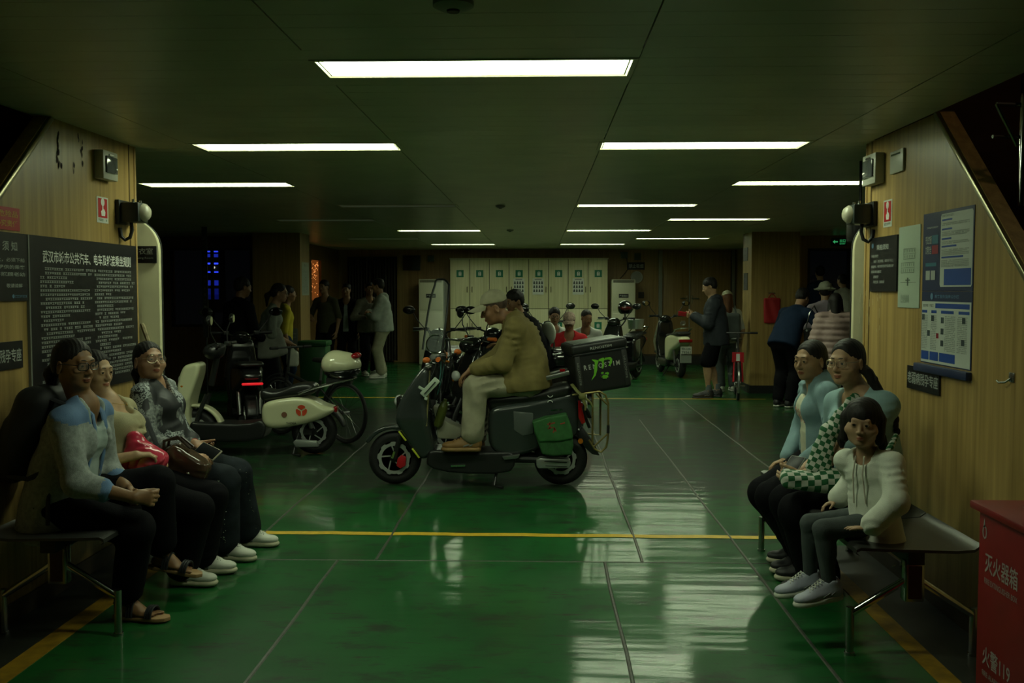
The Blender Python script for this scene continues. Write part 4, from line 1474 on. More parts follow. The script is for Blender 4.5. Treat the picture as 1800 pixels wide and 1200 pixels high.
def horn(X, side, px, py, label):
    y, z = yz(px, py, X)
    t = thing('signal_horn', label, 'horn', (X, y, z))
    mb = MB(); mb.box((side * .075, 0, 0), (.11, .15, .115)); mb.build('housing', mat('horn_green', (.020, .028, .022), .45), t, bevel=.012)
    mb = MB(); mb.box((side * .012, 0, 0), (.024, .18, .14)); mb.build('mount', dark_metal, t, bevel=.003)
    mb = MB(); mb.lathe([(.048, 0), (.052, .012), (.040, .030), (.024, .040), (.0001, .043)], (side * .130, -.01, 0), (side, -.25, 0), 20); mb.build('dome', mat('horn_dome', (.40, .38, .28), .3), t)
    for dy in (-.05, .05):
        mb = MB(); mb.cyl((side * .09, dy, .055), (side * .09, dy, .075), .008, 8); mb.build('bolt', steel, t)
    mb = MB(); mb.tube([(side * .06, -.01, -.055), (side * .065, -.01, -.10), (side * .055, -.02, -.145), (side * .03, -.03, -.16), (side * .012, -.04, -.14), (side * .008, -.05, -.09)], .011, 8); mb.build('cable', black_paint, t)
horn(XL, 1, 214, 374, 'dark green signal horn with pale dome on left wall edge')
horn(XR, -1, 1533, 377, 'dark green signal horn with pale dome on right wall edge')

# right wall
ya, za = yz(1534, 419, XR); yb, _ = yz(1581, 408, XR); _, z0 = yz(1534, 512, XR)
t, o, u, v, W, H = wall_plate('ticket_notice', 'small black notice board under the horn on right wall', 'notice board', XR, -1, yb, ya, z0, za, .012, black_sign)
mb = MB(); put_text(mb, '乘船须知', o + u * W * .26 + v * H * .76, u, v, W * .44, H * .10, bold=.012)
put_text(mb, '尊敬的乘客：', o + u * W * .06 + v * H * .63, u, v, W * .28, H * .05, bold=.008)
for i, (x, s, w) in enumerate(((.15, '您好！欢迎乘船，请您先下后上', .74), (.06, '乘船时，请您抓好扶手站稳坐好', .84), (.06, '照顾老幼乘客', .40), (.15, '谢谢您！', .20), (.15, '平安之渡，温馨旅途', .42))):
    put_text(mb, s, o + u * W * x + v * H * (.53 - i * .095), u, v, W * w, H * .05, bold=.008)
mb.build('lettering', print_grey, t, smooth=False, kind='stuff')
mb = MB(); flat_disc(mb, o, u, v, W * .10, H * .85, W * .035); mb.build('logo', mat('sky_print', (.10, .22, .36), .5), t, smooth=False)

ya, za = yz(1582, 400, XR); yb, _ = yz(1620, 391, XR); _, z0 = yz(1582, 540, XR)
t, o, u, v, W, H = wall_plate('deck_plan', 'pale sheet with line drawings of the decks, under clear plastic', 'drawing', XR, -1, yb, ya, z0, za, .004, mat('plan_sheet', (.40, .48, .38), .18))
mb = MB(); line = mat('plan_line', (.08, .11, .08), .6)
for (cx, cy, w, h) in ((.52, .66, .55, .13), (.45, .49, .62, .13)):
    for (x0, x1, yy0, yy1) in ((cx - w / 2, cx + w / 2, cy - h / 2, cy - h / 2 + .006), (cx - w / 2, cx + w / 2, cy + h / 2 - .006, cy + h / 2), (cx - w / 2, cx - w / 2 + .012, cy - h / 2, cy + h / 2), (cx + w / 2 - .012, cx + w / 2, cy - h / 2, cy + h / 2), (cx - w / 2, cx + w / 2, cy - .002, cy + .002)):
        flat_rect(mb, o, u, v, W * x0, W * x1, H * yy0, H * yy1)
    for i in range(7):
        x = cx - w / 2 + w * (i + .5) / 7
        flat_rect(mb, o, u, v, W * (x - .008), W * (x + .008), H * (cy - h * .4), H * (cy - h * .12)); flat_rect(mb, o, u, v, W * (x - .008), W * (x + .008), H * (cy + h * .15), H * (cy + h * .4))
flat_rect(mb, o, u, v, W * .12, W * .85, H * .308, H * .313); flat_rect(mb, o, u, v, W * .44, W * .50, H * .27, H * .37); flat_rect(mb, o, u, v, W * .36, W * .58, H * .33, H * .345)
for i in range(8): glyph_rows(mb, o, u, v, [(W * .15, H * (.06 + i * .013), 12)], W * .03, H * .007, rnd)
mb.build('line_drawing', line, t, smooth=False, kind='stuff')

# two posters, one above the other
ya, zt = yz(1625, 377, XR); yb, _ = yz(1715, 362, XR); _, zm = yz(1625, 511, XR); _, zb = yz(1622, 636, XR)
t, o, u, v, W, H = wall_plate('blue_poster', 'dark blue poster with white text panel, upper of two on right wall', 'poster', XR, -1, yb, ya, zm, zt, .003, navy_print)
mb = MB(); flat_poly(mb, o, u, v, [(W * x, H * y) for x, y in ((.39, .05), (.97, .05), (.985, .08), (.985, .93), (.97, .96), (.39, .96), (.375, .93), (.375, .08))]); mb.build('text_panel', paper, t, smooth=False)
o2 = o + Vector((-.0008, 0, 0))
for q in [(.46, .97, .07, .27)] + [(.40, .40 + w, y, y + .022) for (y, w) in ((.87, .20), (.755, .20), (.635, .19), (.54, .29), (.405, .42))]:
    mb = MB(); flat_rect(mb, o2, u, v, W * q[0], W * q[1], H * q[2], H * q[3]); mb.build('blue_block', blue_print, t, smooth=False)
mb = MB()
for yy in (.92, .83, .81, .72, .70, .68, .60, .58, .50, .48, .46, .44, .37, .35, .33, .31, .295): glyph_rows(mb, o2, u, v, [(W * .40, H * yy, 26 if yy < .9 else 11)], W * .018, H * (.012 if yy < .9 else .022), rnd)
mb.build('small_lettering', mat('ink_grey', (.16, .18, .17), .6), t, smooth=False, kind='stuff')
mb = MB(); put_text(mb, '守法交通', o2 + u * W * .06 + v * H * .60, u, v, W * .13, H * .11, bold=.02); put_text(mb, '文明安全', o2 + u * W * .06 + v * H * .47, u, v, W * .13, H * .11, bold=.02)
glyph_rows(mb, o2, u, v, [(W * .08, H * .80, 12)], W * .018, H * .02, rnd)
for x in (.08, .19): flat_rect(mb, o2, u, v, W * x, W * (x + .09), H * .14, H * .26)
mb.build('white_print', print_grey, t, smooth=False, kind='stuff')
mb = MB(); flat_rect(mb, o2, u, v, W * .20, W * .33, H * .47, H * .58); mb.build('red_block', mat('crimson_print', (.25, .012, .03), .5), t, smooth=False)
for q in ((.20, .33, .60, .71), (.07, .30, .315, .36)):
    mb = MB(); flat_rect(mb, o2, u, v, W * q[0], W * q[1], H * q[2], H * q[3]); mb.build('teal_block', mat('teal_print', (.03, .14, .20), .5), t, smooth=False)

t, o, u, v, W, H = wall_plate('service_poster', 'white poster of small photos under a blue band, lower of two on right wall', 'poster', XR, -1, yb, ya, zb, zm - .002, .003, navy_print)
mb = MB(); flat_rect(mb, o, u, v, W * .01, W * .985, H * .015, H * .86); mb.build('text_panel', paper, t, smooth=False)
o2 = o + Vector((-.0008, 0, 0)); o3 = o + Vector((-.0014, 0, 0))
for q in [(.30, .96, .77, .835)] + [(a_, b_, .70, .74) for a_, b_ in ((.02, .13), (.22, .33), (.42, .67), (.76, .96))] + [(a_, b_, .05, .17) for a_, b_ in ((.02, .18), (.20, .38), (.40, .71))]:
    mb = MB(); flat_rect(mb, o2, u, v, W * q[0], W * q[1], H * q[2], H * q[3]); mb.build('blue_block', blue_print, t, smooth=False)
for (x, y) in ((.02, .60), (.22, .59), (.42, .57), (.83, .58), (.14, .38), (.42, .42), (.42, .26), (.82, .30)): 
    mb = MB(); flat_rect(mb, o2, u, v, W * x, W * (x + .06), H * y, H * (y + .08)); mb.build('small_photo', mat('photo_dark', (.05, .07, .08), .5), t, smooth=False)
mb = MB(); flat_rect(mb, o2, u, v, W * .33, W * .38, H * .36, H * .43); mb.build('red_photo', mat('crimson_print', (.25, .012, .03), .5), t, smooth=False)
mb = MB()
for (xa, n) in ((.02, 8), (.21, 8), (.50, 13), (.74, 12)):
    for i in range(20): glyph_rows(mb, o2, u, v, [(W * xa, H * (.20 + i * .024), n)], W * .014, H * .012, rnd)
glyph_rows(mb, o2, u, v, [(W * .04, H * .785, 8)], W * .025, H * .035, rnd)
mb.build('small_lettering', mat('ink_grey', (.16, .18, .17), .6), t, smooth=False, kind='stuff')
mb = MB(); flat_disc(mb, o2, u, v, W * .22, H * .93, W * .028); put_text(mb, '乘客服务指南公示栏', o2 + u * W * .28 + v * H * .905, u, v, W * .48, H * .05, bold=.01); mb.build('heading', mat('sky_print', (.10, .22, .36), .5), t, smooth=False, kind='stuff')
mb = MB(); mb.span(-.03, .0, -W / 2 - .01, W / 2 + .03, -.045, -.005); mb.build('roller', navy_print, t, bevel=.006)

ya, za = yz(1598, 641, XR); yb, _ = yz(1655, 650, XR); _, z0 = yz(1598, 681, XR)
t, o, u, v, W, H = wall_plate('priority_seat_sign', 'black priority seat sign under the two posters on right wall', 'sign', XR, -1, yb, ya, z0, za, .01, black_sign)
mb = MB(); put_text(mb, '老弱病残孕专座', o + u * .012 + v * H * .24, u, v, W - .024, H * .52, bold=.012); mb.build('lettering', print_grey, t, smooth=False, kind='stuff')
y, z = yz(1780, 663, XR)
t = thing('wall_hook', 'small steel coat hook on right wood wall', 'hook', (XR, y, z))
mb = MB(); mb.box((-.003, 0, 0), (.006, .045, .04)); mb.build('base', steel, t, bevel=.002)
mb = MB(); mb.tube([(-.006, .005, -.005), (-.02, .02, -.022), (-.035, .045, -.026), (-.035, .06, -.018)], .0045, 8); mb.build('prong', steel, t)
# chipped varnish on the right wall near its end
t = thing('wall_scratches', 'pale vertical scratches in the varnish near right wall end', 'mark', (XR - .0015, 5.5, 1.3))
mb = MB(); rs = random.Random(8)
for i in range(34):
    px, py = rs.uniform(1508, 1548), rs.uniform(500, 590)
    y, z = yz(px, py, XR); l = rs.uniform(.008, .05)
    flat_rect(mb, (0, y - 5.5, z - 1.3), (0, 1, 0), (0, 0, 1), -.0025, .0025, -l / 2, l / 2)
mb.build('scratches', mat('scratch_pale', (.50, .46, .28), .5), t, smooth=False, kind='stuff')

# ---------------------------------------------------------------- doors folded back behind the stair walls
def bulkhead_door(label, xs, xe, y, sgn):
    """Cream door leaf with rounded corners, seen past the end of the stair wall."""
    t = thing('bulkhead_door', label, 'door', ((xs + xe) / 2, y, .06))
    w, h, r = abs(xe - xs), 1.925, .20
    pts = []
    for (cx, cz, a0) in ((w / 2 - r, h - r, 0), (-w / 2 + r, h - r, 90), (-w / 2 + r, r, 180), (w / 2 - r, r, 270)):
        for i in range(9):
            a = R(a0 + 90 * i / 8); pts.append((cx + r * math.cos(a), cz + r * math.sin(a)))
    mb = MB(); mb.prism(pts, (0, -.02, 0), (1, 0, 0), (0, 0, 1), (0, .04, 0)); mb.build('leaf', cream, t, bevel=.006)
    ins = [(x * .93, h / 2 + (z - h / 2) * .965) for x, z in pts]
    mb = MB(); mb.prism(pts, (0, .022, 0), (1, 0, 0), (0, 0, 1), (0, .02, 0)); mb.build('seal', black_paint, t)
    return t
d = bulkhead_door('cream rounded door leaf behind the left stair wall, with room plate', -3.09, -2.35, 5.95, 1)
mb = MB(); mb.box((.275, -.028, 1.70), (.17, .012, .105)); pl_ = mb.build('room_plate', black_sign, d, bevel=.004)
mb = MB(); put_text(mb, '更衣室', Vector((.205, -.0355, 1.70)), (1, 0, 0), (0, 0, 1), .135, .040, bold=.012); put_text(mb, 'Dressing Room', Vector((.205, -.0355, 1.670)), (1, 0, 0), (0, 0, 1), .135, .015); mb.build('lettering', print_grey, pl_, smooth=False, kind='stuff')
mb = MB(); mb.tube([(.26, -.03, 1.27), (.275, -.045, 1.25), (.305, -.05, 1.17), (.325, -.05, 1.08), (.33, -.045, 1.02)], [.012, .016, .014, .015, .013], 8); mb.build('lever_handle', mat('old_brass', (.30, .25, .15), .45, metal=.4, var=.4, vscale=30), d)
bulkhead_door('cream rounded door leaf behind the right stair wall', 1.905, 2.65, 5.95, -1)

# ---------------------------------------------------------------- red fire extinguisher box
red_box = mat('red_box', (0.20, 0.006, 0.008), 0.42, var=.15, vscale=6)
t = thing('fire_extinguisher_box', 'red metal fire extinguisher box with white characters by right wall', 'box', (1.745, 3.28, 0))
mb = MB(); mb.span(-.165, .165, -.19, .20, .03, .755); mb.build('body', red_box, t, bevel=.006)
mb = MB(); mb.span(-.19, .18, -.215, .225, .757, .785); mb.build('lid', red_box, t, bevel=.006)
for sx in (-.13, .13):
    for sy in (-.16, .16):
        mb = MB(); mb.cyl((sx, sy, 0), (sx, sy, .035), .018, 10); mb.build('foot', black_paint, t)
mb = MB(); o = Vector((-.1662, .20, 0)); u = Vector((0, -1, 0)); v = Vector((0, 0, 1))
put_text(mb, '灭火器箱', o + u * .055 + v * .545, u, v, .235, .072, bold=.012)
put_text(mb, 'FIRE EXTINGUISHER BOX', o + u * .055 + v * .505, u, v, .235, .020)
put_text(mb, '火警119', o + u * .055 + v * .215, u, v, .20, .068, bold=.01)
put_text(mb, 'FIRE ALARM', o + u * .055 + v * .175, u, v, .12, .019); put_text(mb, '119', o + u * .20 + v * .175, u, v, .04, .019)
mb.build('lettering', mat('faded_white', (.30, .25, .24), .6), t, smooth=False, kind='stuff')
mb = MB(); put_text(mb, '0', o + u * .03 + v * .66, u, v, .035, .05); flat_poly(mb, o, u, v, [(.035, .700), (.052, .700), (.044, .735)]); mb.build('drop_mark', mat('faded_white', (.30, .25, .24), .6), t, smooth=False, kind='stuff')
mb = MB(); flat_rect(mb, (0, 0, .7855), (1, 0, 0), (0, 1, 0), -.06, .10, .10, .11); flat_rect(mb, (0, 0, .7855), (1, 0, 0), (0, 1, 0), .0, .14, .02, .035); mb.build('lid_scuff', mat('faded_white', (.30, .25, .24), .6), t, smooth=False, kind='stuff')

# ---------------------------------------------------------------- waiting benches
def bench(label, X0, X1, Y0, Y1, yl):
    """Steel bench along Y. X0: front edge, X1: wall side."""
    s = 1 if X1 > X0 else -1
    t = thing('steel_bench', label, 'bench', ((X0 + X1) / 2, (Y0 + Y1) / 2, 0))
    cx, cy = (X0 + X1) / 2, (Y0 + Y1) / 2
    n = 3; L = (Y1 - Y0) / n
    W2 = abs(X1 - X0) / 2
    seat_m = mat('bench_steel', (0.06, 0.061, 0.056), 0.30, metal=.6, bump=.04, bscale=150)
    for i in range(n):
        a, b_ = Y0 - cy + i * L + .006, Y0 - cy + (i + 1) * L - .006
        prof = []
        # section across the bench: rolled front, flat pan, low upturned back
        P = [(-W2 + .018, .438), (-W2, .448), (-W2 + .002, .466), (-W2 + .02, .474), (-W2 + .12, .470), (W2 - .10, .464), (W2 - .03, .470), (W2, .492)]
        Q = [(x + .0, z - .012) for x, z in P[::-1]]
        pts = [(s * x, z) for x, z in P[2:] + Q[:-2]] + [(s * P[0][0], P[0][1]), (s * P[1][0], P[1][1])]
        mb = MB(); mb.prism(pts, (0, a, 0), (1, 0, 0), (0, 0, 1), (0, b_ - a, 0)); mb.build('seat', seat_m, t, angle=50)
    mb = MB(); mb.span(-.035, .035, Y0 - cy + .03, Y1 - cy - .03, .395, .452); mb.build('beam', black_paint, t, bevel=.004)
    for y in yl:
        y -= cy
        fr = MB(); fr.span(-.042, .042, y - .028, y + .028, .235, .41); f0 = fr.build('leg', steel, t, bevel=.008)
        ins = MB(); ins.span(-.028, .028, y - .030, y + .030, .25, .39); ins.build('inlay', mat('dark_red_inlay', (.05, .012, .010), .4), f0)
        for q in (-1, 1):
            m_ = MB(); m_.cyl((q * .035, y, .318), (q * (W2 - .006), y, .180), .0165, 14); m_.build('arm', chrome, f0)
            m_ = MB(); m_.cyl((q * W2, y, 0.008), (q * W2, y, .205), .017, 14); m_.cyl((q * W2, y, 0), (q * W2, y, .012), .022, 14); m_.build('foot_tube', steel, f0)
    return t
bench_right = bench('steel waiting bench along the right wall, empty at its near end', 1.315, 1.83, 3.99, 5.74, (4.06, 5.69))
bench_left = bench('steel waiting bench along the left wall under three women', -1.88, -2.40, 4.07, 5.80, (4.20, 5.68))

# ---------------------------------------------------------------- far end: lockers, cabinets, doors, signs
YB = 20.7
LX0, LX1, LY, LZ, LS = -1.86, 1.42, 20.12, 2.185, 1.155
green_sign = mat('green_sign', (0.005, 0.16, 0.085), 0.5)
t = thing('locker_cabinet', 'pale wood locker wall of sixteen doors with green life jacket signs', 'cabinet', ((LX0 + LX1) / 2, (LY + YB) / 2, 0))
hx, hy = (LX1 - LX0) / 2, (YB - LY) / 2 - .01
m_ = MB(); m_.span(-hx, hx, -hy + .02, hy, .0, LZ); m_.build('carcass', mat('locker_gap', (.06, .05, .03), .6), t, smooth=False)
m_ = MB(); m_.span(-hx - .012, hx + .012, -hy - .004, hy, LZ, LZ + .02); m_.build('top_board', locker_wood, t)
m_ = MB(); m_.span(-hx, hx, -hy + .004, -hy + .02, 0, .08); m_.build('plinth', black_paint, t)
cw = (LX1 - LX0) / 8
for i in range(8):
    xa, xb = -hx + i * cw + .006, -hx + (i + 1) * cw - .006
    for (za, zb_) in ((LS + .006, LZ - .004), (.085, LS - .006)):
        m_ = MB(); m_.span(xa, xb, -hy - .0, -hy + .019, za, zb_)
        dr = m_.build('door', locker_wood, t, bevel=.002)
        hxp = (xb - .045) if i % 2 == 0 else (xa + .045)
        zc = 1.555 if za > 1 else .80
        h_ = MB(); h_.tube([(hxp, -hy, zc + .055), (hxp, -hy - .028, zc + .050), (hxp, -hy - .028, zc - .050), (hxp, -hy, zc - .055)], .008, 8); h_.build('handle', mat('handle_bronze', (.12, .10, .05), .35, metal=.8), dr)
        zs_ = 1.885 if za > 1 else .805
        if za > 1 or i in (5, 7):
            s_ = MB(); sx = (xa + xb) / 2 + .005; s_.span(sx - .075, sx + .075, -hy - .004, -hy, zs_ - .075, zs_ + .075); sg = s_.build('life_jacket_sign', green_sign, dr, smooth=False)
for i in (3, 4, 6):
    xc = -hx + (i + .5) * cw + (.0 if i != 4 else -.01)
    p_ = thing('notice_sheet', ['', '', '', 'white sheet of twelve figures on fourth locker door', 'white sheet of twelve figures on fifth locker door', '', 'white sheet of twelve figures on seventh locker door'][i], 'paper', ((LX0 + LX1) / 2 + xc, LY - .004, 1.45), 0, 'life jacket instruction sheets')
    m_ = MB(); m_.span(-.115, .115, -.004, 0.002, 0, .335); m_.build('sheet', white_print, p_, smooth=False)
    m_ = MB()
    for r_ in range(3):
        for c_ in range(4):
            cx, cz = -.082 + c_ * .054, .245 - r_ * .082
            flat_disc(m_, (0, -.005, 0), (1, 0, 0), (0, 0, 1), cx, cz + .028, .010, 8); flat_poly(m_, (0, -.005, 0), (1, 0, 0), (0, 0, 1), [(cx - .02, cz - .026), (cx + .018, cz - .026), (cx + .014, cz + .014), (cx - .012, cz + .018)])
    flat_rect(m_, (0, -.005, 0), (1, 0, 0), (0, 0, 1), -.07, .07, .31, .322); m_.build('figures', mat('ink_black', (.03, .035, .04), .6), p_, smooth=False, kind='stuff')
    p_.location.y = LY - .003
jacket = MB()
for i in range(8):
    sx = -hx + (i + .5) * cw + .005
    for zs_ in ((1.885, .805) if i in (5, 7) else (1.885,)):
        o = Vector((sx, -hy - .0052, zs_)); u = Vector((1, 0, 0)); v = Vector((0, 0, 1))
        flat_poly(jacket, o, u, v, [(-0.0274, -0.0418), (-0.0043, -0.0418), (-0.0029, 0.0072), (-0.0101, 0.0216), (-0.0130, 0.0396), (-0.0245, 0.0360), (-0.0302, 0.0144)])
        flat_poly(jacket, o, u, v, [(0.0274, -0.0418), (0.0302, 0.0144), (0.0245, 0.0360), (0.0130, 0.0396), (0.0101, 0.0216), (0.0029, 0.0072), (0.0043, -0.0418)])
        flat_poly(jacket, o, u, v, [(-0.0130, 0.0396), (-0.0130, 0.0288), (0.0130, 0.0288), (0.0130, 0.0396)])
jacket.build('life_jacket_pictograms', white_print, t, smooth=False, kind='stuff')

def floor_cabinet(label, x0, x1, y, h, text, lit):
    """Standing air conditioner."""
    t = thing('air_conditioner', label, 'air conditioner', ((x0 + x1) / 2, y + .2, 0))
    w = (x1 - x0) / 2
    c = mat('ac_plastic', (.52, .52, .38), .4)
    m_ = MB(); m_.span(-w, w, -.20, .20, .0, h); b0 = m_.build('casing', c, t, bevel=.018)
    m_ = MB(); m_.span(-w + .02, w - .02, -.206, -.19, 1.12, h - .08); m_.build('upper_panel', c, b0, bevel=.004)
    m_ = MB(); m_.span(-w + .02, w - .02, -.206, -.19, .10, 1.07); m_.build('lower_panel', c, b0, bevel=.004)
    m_ = MB()
    for i in range(5): m_.span(-w + .03, w - .03, -.210, -.200, h - .066 + i * .011, h - .060 + i * .011)
    m_.build('louvre', mat('ac_dark', (.12, .12, .09), .5), t)
    m_ = MB(); m_.span(-.10, .10, -.212, -.205, 1.385, 1.465); pl = m_.build('label_plate', black_sign, t)
    m_ = MB(); put_text(m_, text, Vector((-.088, -.2135, 1.405)), (1, 0, 0), (0, 0, 1), .176, .042, bold=.01); m_.build('lettering', print_grey, pl, smooth=False, kind='stuff')
    return t
floor_cabinet('cream standing air conditioner right of the lockers', 1.49, 1.98, 20.0, 1.765, '严禁烟火', 1)
floor_cabinet('cream standing air conditioner left of the lockers, behind the windscreen', -2.50, -1.99, 20.0, 1.77, '严禁烟火', 1)

def back_item(name, label, cat, px0, px1, py0, py1, th, m, text=None, tm=None):
    a, b_ = at(px0, py0, YB), at(px1, py1, YB)
    t = thing(name, label, cat, ((a.x + b_.x) / 2, YB, b_.z))
    w = (b_.x - a.x) / 2
    mb = MB(); mb.span(-w, w, -th, 0, 0, a.z - b_.z); mb.build('plate', m, t, bevel=.003)
    if text:
        mb = MB(); put_text(mb, text, Vector((0, -th - .001, (a.z - b_.z) / 2)), (1, 0, 0), (0, 0, 1), w * 1.7, (a.z - b_.z) * .55, centre=True, bold=.01); mb.build('lettering', tm or print_grey, t, smooth=False, kind='stuff')
    return t
back_item('wall_sign', 'black wall sign above the round loudspeaker right of lockers', 'sign', 1103, 1133, 461, 474, .02, black_sign, '禁止吸烟')
back_item('junction_box', 'small grey box high on back wall right of lockers', 'box', 1091, 1103, 443, 454, .05, mat('box_teal', (.05, .09, .08), .5))
back_item('junction_box', 'small green box above the black sign on back wall', 'box', 1115, 1126, 445, 457, .03, mat('box_green', (.05, .08, .05), .5))
back_item('wall_sign', 'small dark square sign on back wall beside the door', 'sign', 1122, 1132, 513, 524, .01, mat('brown_sign', (.03, .022, .012), .5))
back_item('light_switch', 'pale light switch under the dark square sign', 'switch', 1120, 1127, 533, 541, .012, mat('switch_plastic', (.42, .43, .36), .4))
back_item('wall_screen', 'dark flat screen high on back wall left of lockers', 'screen', 709, 739, 449, 475, .05, black_sign)
back_item('junction_box', 'small grey box between dark screen and lockers', 'box', 752, 763, 449, 460, .04, mat('box_teal', (.05, .09, .08), .5))
a = at(1119, 487, YB)
t = thing('loudspeaker', 'round pale loudspeaker on back wall', 'loudspeaker', (a.x, YB - .02, a.z))
mb = MB(); mb.lathe([(.125, 0), (.125, .03), (.115, .04), (.0001, .045)], (0, .02, 0), (0, -1, 0), 24); mb.build('grille', mat('speaker_grey', (.30, .31, .28), .5), t)
mb = MB(); mb.torus((0, -.02, 0), .12, .01, (0, 1, 0), 24, 8); mb.build('ring', mat('switch_plastic', (.42, .43, .36), .4), t)
m_ = MB(); m_.tube([(1.86, YB - .02, 2.22), (1.87, YB - .03, 1.98), (1.80, YB - .05, 1.88), (1.70, YB - .3, 1.79)], .008, 6); tag(m_.build('cable', black_paint), 'thin black cable from wall box down to air conditioner', 'cable')
# steel framed double door, one step up
a0, a1 = at(1157, 600, YB - .05).x, at(1291, 600, YB - .05).x
xm = at(1211, 600, YB - .05).x
t = thing('double_door', 'wooden double door with steel posts and lever handles', 'door', (xm, YB - .03, .18))
for (x0, x1) in ((a0 + .06, xm - .006), (xm + .006, a1 - .10)):
    m_ = MB(); m_.span(x0 - xm, x1 - xm, -.025, .025, 0, 2.16); lf = m_.build('leaf', wood_mid, t, bevel=.003)
    hx_ = -.09 if x0 < xm - .1 else .09
    m_ = MB(); m_.tube([(hx_ * .6, -.025, 1.19), (hx_ * .6, -.07, 1.19), (hx_ * 2.2, -.075, 1.185)], .012, 8); m_.build('lever', steel, lf)
    m_ = MB(); m_.span(hx_ * .6 - .02, hx_ * .6 + .02, -.032, -.02, 1.08, 1.25); m_.build('backplate', steel, lf)
m_ = MB(); m_.span(-.012, .012, -.05, -.02, 0, 2.16); m_.build('centre_strip', mat('strip_grey', (.30, .31, .26), .35, metal=.5), t)
for x in (a0, a1 - .08):
    m_ = MB(); m_.span(x - xm, x - xm + .07, -.08, .02, 0, 2.2); m_.build('post', mat('post_steel', (.22, .24, .22), .35, metal=.7), t)
m_ = MB(); m_.span(1.98, 4.12, YB - .62, YB - .005, 0, .178); tag(m_.build('door_step', black_paint), 'black raised step along the foot of the double door', 'step')
# dark curtain left of the back wall
cur = mat('curtain_dark', (.030, .026, .018), .8)
for i in range(2):
    m_ = MB(); x0 = at(612 + i * 44, 600, 20.55).x; x1 = at(655 + i * 44, 600, 20.55).x; N = 40
    top = [(x0 + (x1 - x0) * j / N, 20.55 + .035 * math.sin(j * 1.35 + i), 2.25) for j in range(N + 1)]
    m_.add(top + [(p[0], p[1], .04) for p in top] + [(p[0], p[1] + .006, 2.25) for p in top] + [(p[0], p[1] + .006, .04) for p in top], [(j, j + 1, N + 2 + j, N + 1 + j) for j in range(N)] + [(2 * N + 2 + j + 1, 2 * N + 2 + j, 3 * N + 3 + j, 3 * N + 4 + j) for j in range(N)])
    tag(m_.build('curtain', cur), ['dark brown pleated curtain, its left half at the back wall', 'dark brown pleated curtain, its right half near the flat screen'][i], 'curtain', 'curtains on the back wall')
# exit sign on the right window wall
a = at(1474, 425, 15.5)
t = thing('exit_sign', 'small lit green exit sign above the right window', 'sign', (a.x, 15.5, a.z - .06))
m_ = MB(); m_.span(-.12, .12, -.03, 0, 0, .12); m_.build('case', mat('exit_dark', (.01, .05, .02), .4), t, bevel=.004)
m_ = MB(); put_text(m_, '出口', Vector((.01, -.031, .055)), (1, 0, 0), (0, 0, 1), .09, .045, bold=.01); put_text(m_, 'EXIT', Vector((.01, -.031, .018)), (1, 0, 0), (0, 0, 1), .09, .025, bold=.01)
flat_poly(m_, (0, -.031, 0), (1, 0, 0), (0, 0, 1), [(-.10, .06), (-.065, .09), (-.065, .07), (-.02, .07), (-.02, .05), (-.065, .05), (-.065, .03)])
m_.build('lettering', mat('exit_green', (.05, .6, .2), .4, emit=(.08, .8, .25), estr=.35), t, smooth=False, kind='stuff')
# speaker-like dark box at the top of the right door
a = at(1506, 402, 6.6)
t = thing('ceiling_speaker', 'black box loudspeaker hanging near ceiling behind right stair wall', 'loudspeaker', (a.x, 6.6, a.z - .07))
m_ = MB(); m_.span(-.05, .09, -.08, .08, -.02, .16); m_.build('case', black_paint, t, bevel=.02)
m_ = MB(); m_.cyl((.02, 0, .15), (.02, 0, CZ - a.z + .07), .01, 8); m_.build('bracket', black_paint, t)
# things on the right column
for (px, py, w, h, lab) in ((1311, 447, .16, .20, 'upper small dark sign on side of right column'), (1311, 495, .14, .26, 'lower small dark sign on side of right column')):
    a = on_x(px, py, 3.15)
    t = thing('column_sign', lab, 'sign', (3.15, a.y, a.z - h / 2))
    m_ = MB(); m_.span(-.008, 0, -w, w, 0, h); m_.build('plate', mat('sign_slate', (.03, .035, .04), .4), t)
    m_ = MB(); put_text(m_, '安全', Vector((-.0095, 0, h * .60)), (0, -1, 0), (0, 0, 1), w * 1.2, h * .28, centre=True); put_text(m_, '出口', Vector((-.0095, 0, h * .25)), (0, -1, 0), (0, 0, 1), w * 1.2, h * .28, centre=True); m_.build('lettering', mat('violet_print', (.16, .13, .20), .5), t, smooth=False, kind='stuff')
a = at(1356, 568, 14.5)
t = thing('red_bag', 'flat red cloth bag hanging from a hook on right column', 'bag', (a.x, 14.5, a.z))
f_ = Field((-.16, -.08, -.04), (.16, .02, .46), .010)
f_.add(s_box((0, -.03, .19), (.122, .022, .19), rnd=.018), .01); f_.displace(lambda X, Y, Z: .004 * np.sin(X * 40 + Z * 12) + 0 * Y)
f_.object('pouch', mat('red_cloth', (.40, .012, .015), .6), t)
m_ = MB(); m_.tube([(-.06, -.03, .375), (-.02, -.02, .43), (0, -.015, .445), (.02, -.02, .43), (.06, -.03, .375)], .006, 6); m_.build('strap', mat('red_cloth', (.40, .012, .015), .6), t)
m_ = MB(); m_.span(-.05, .05, -.012, 0, .44, .456); m_.cyl((0, -.02, .445), (0, 0, .445), .006, 6); m_.build('hook', steel, t)
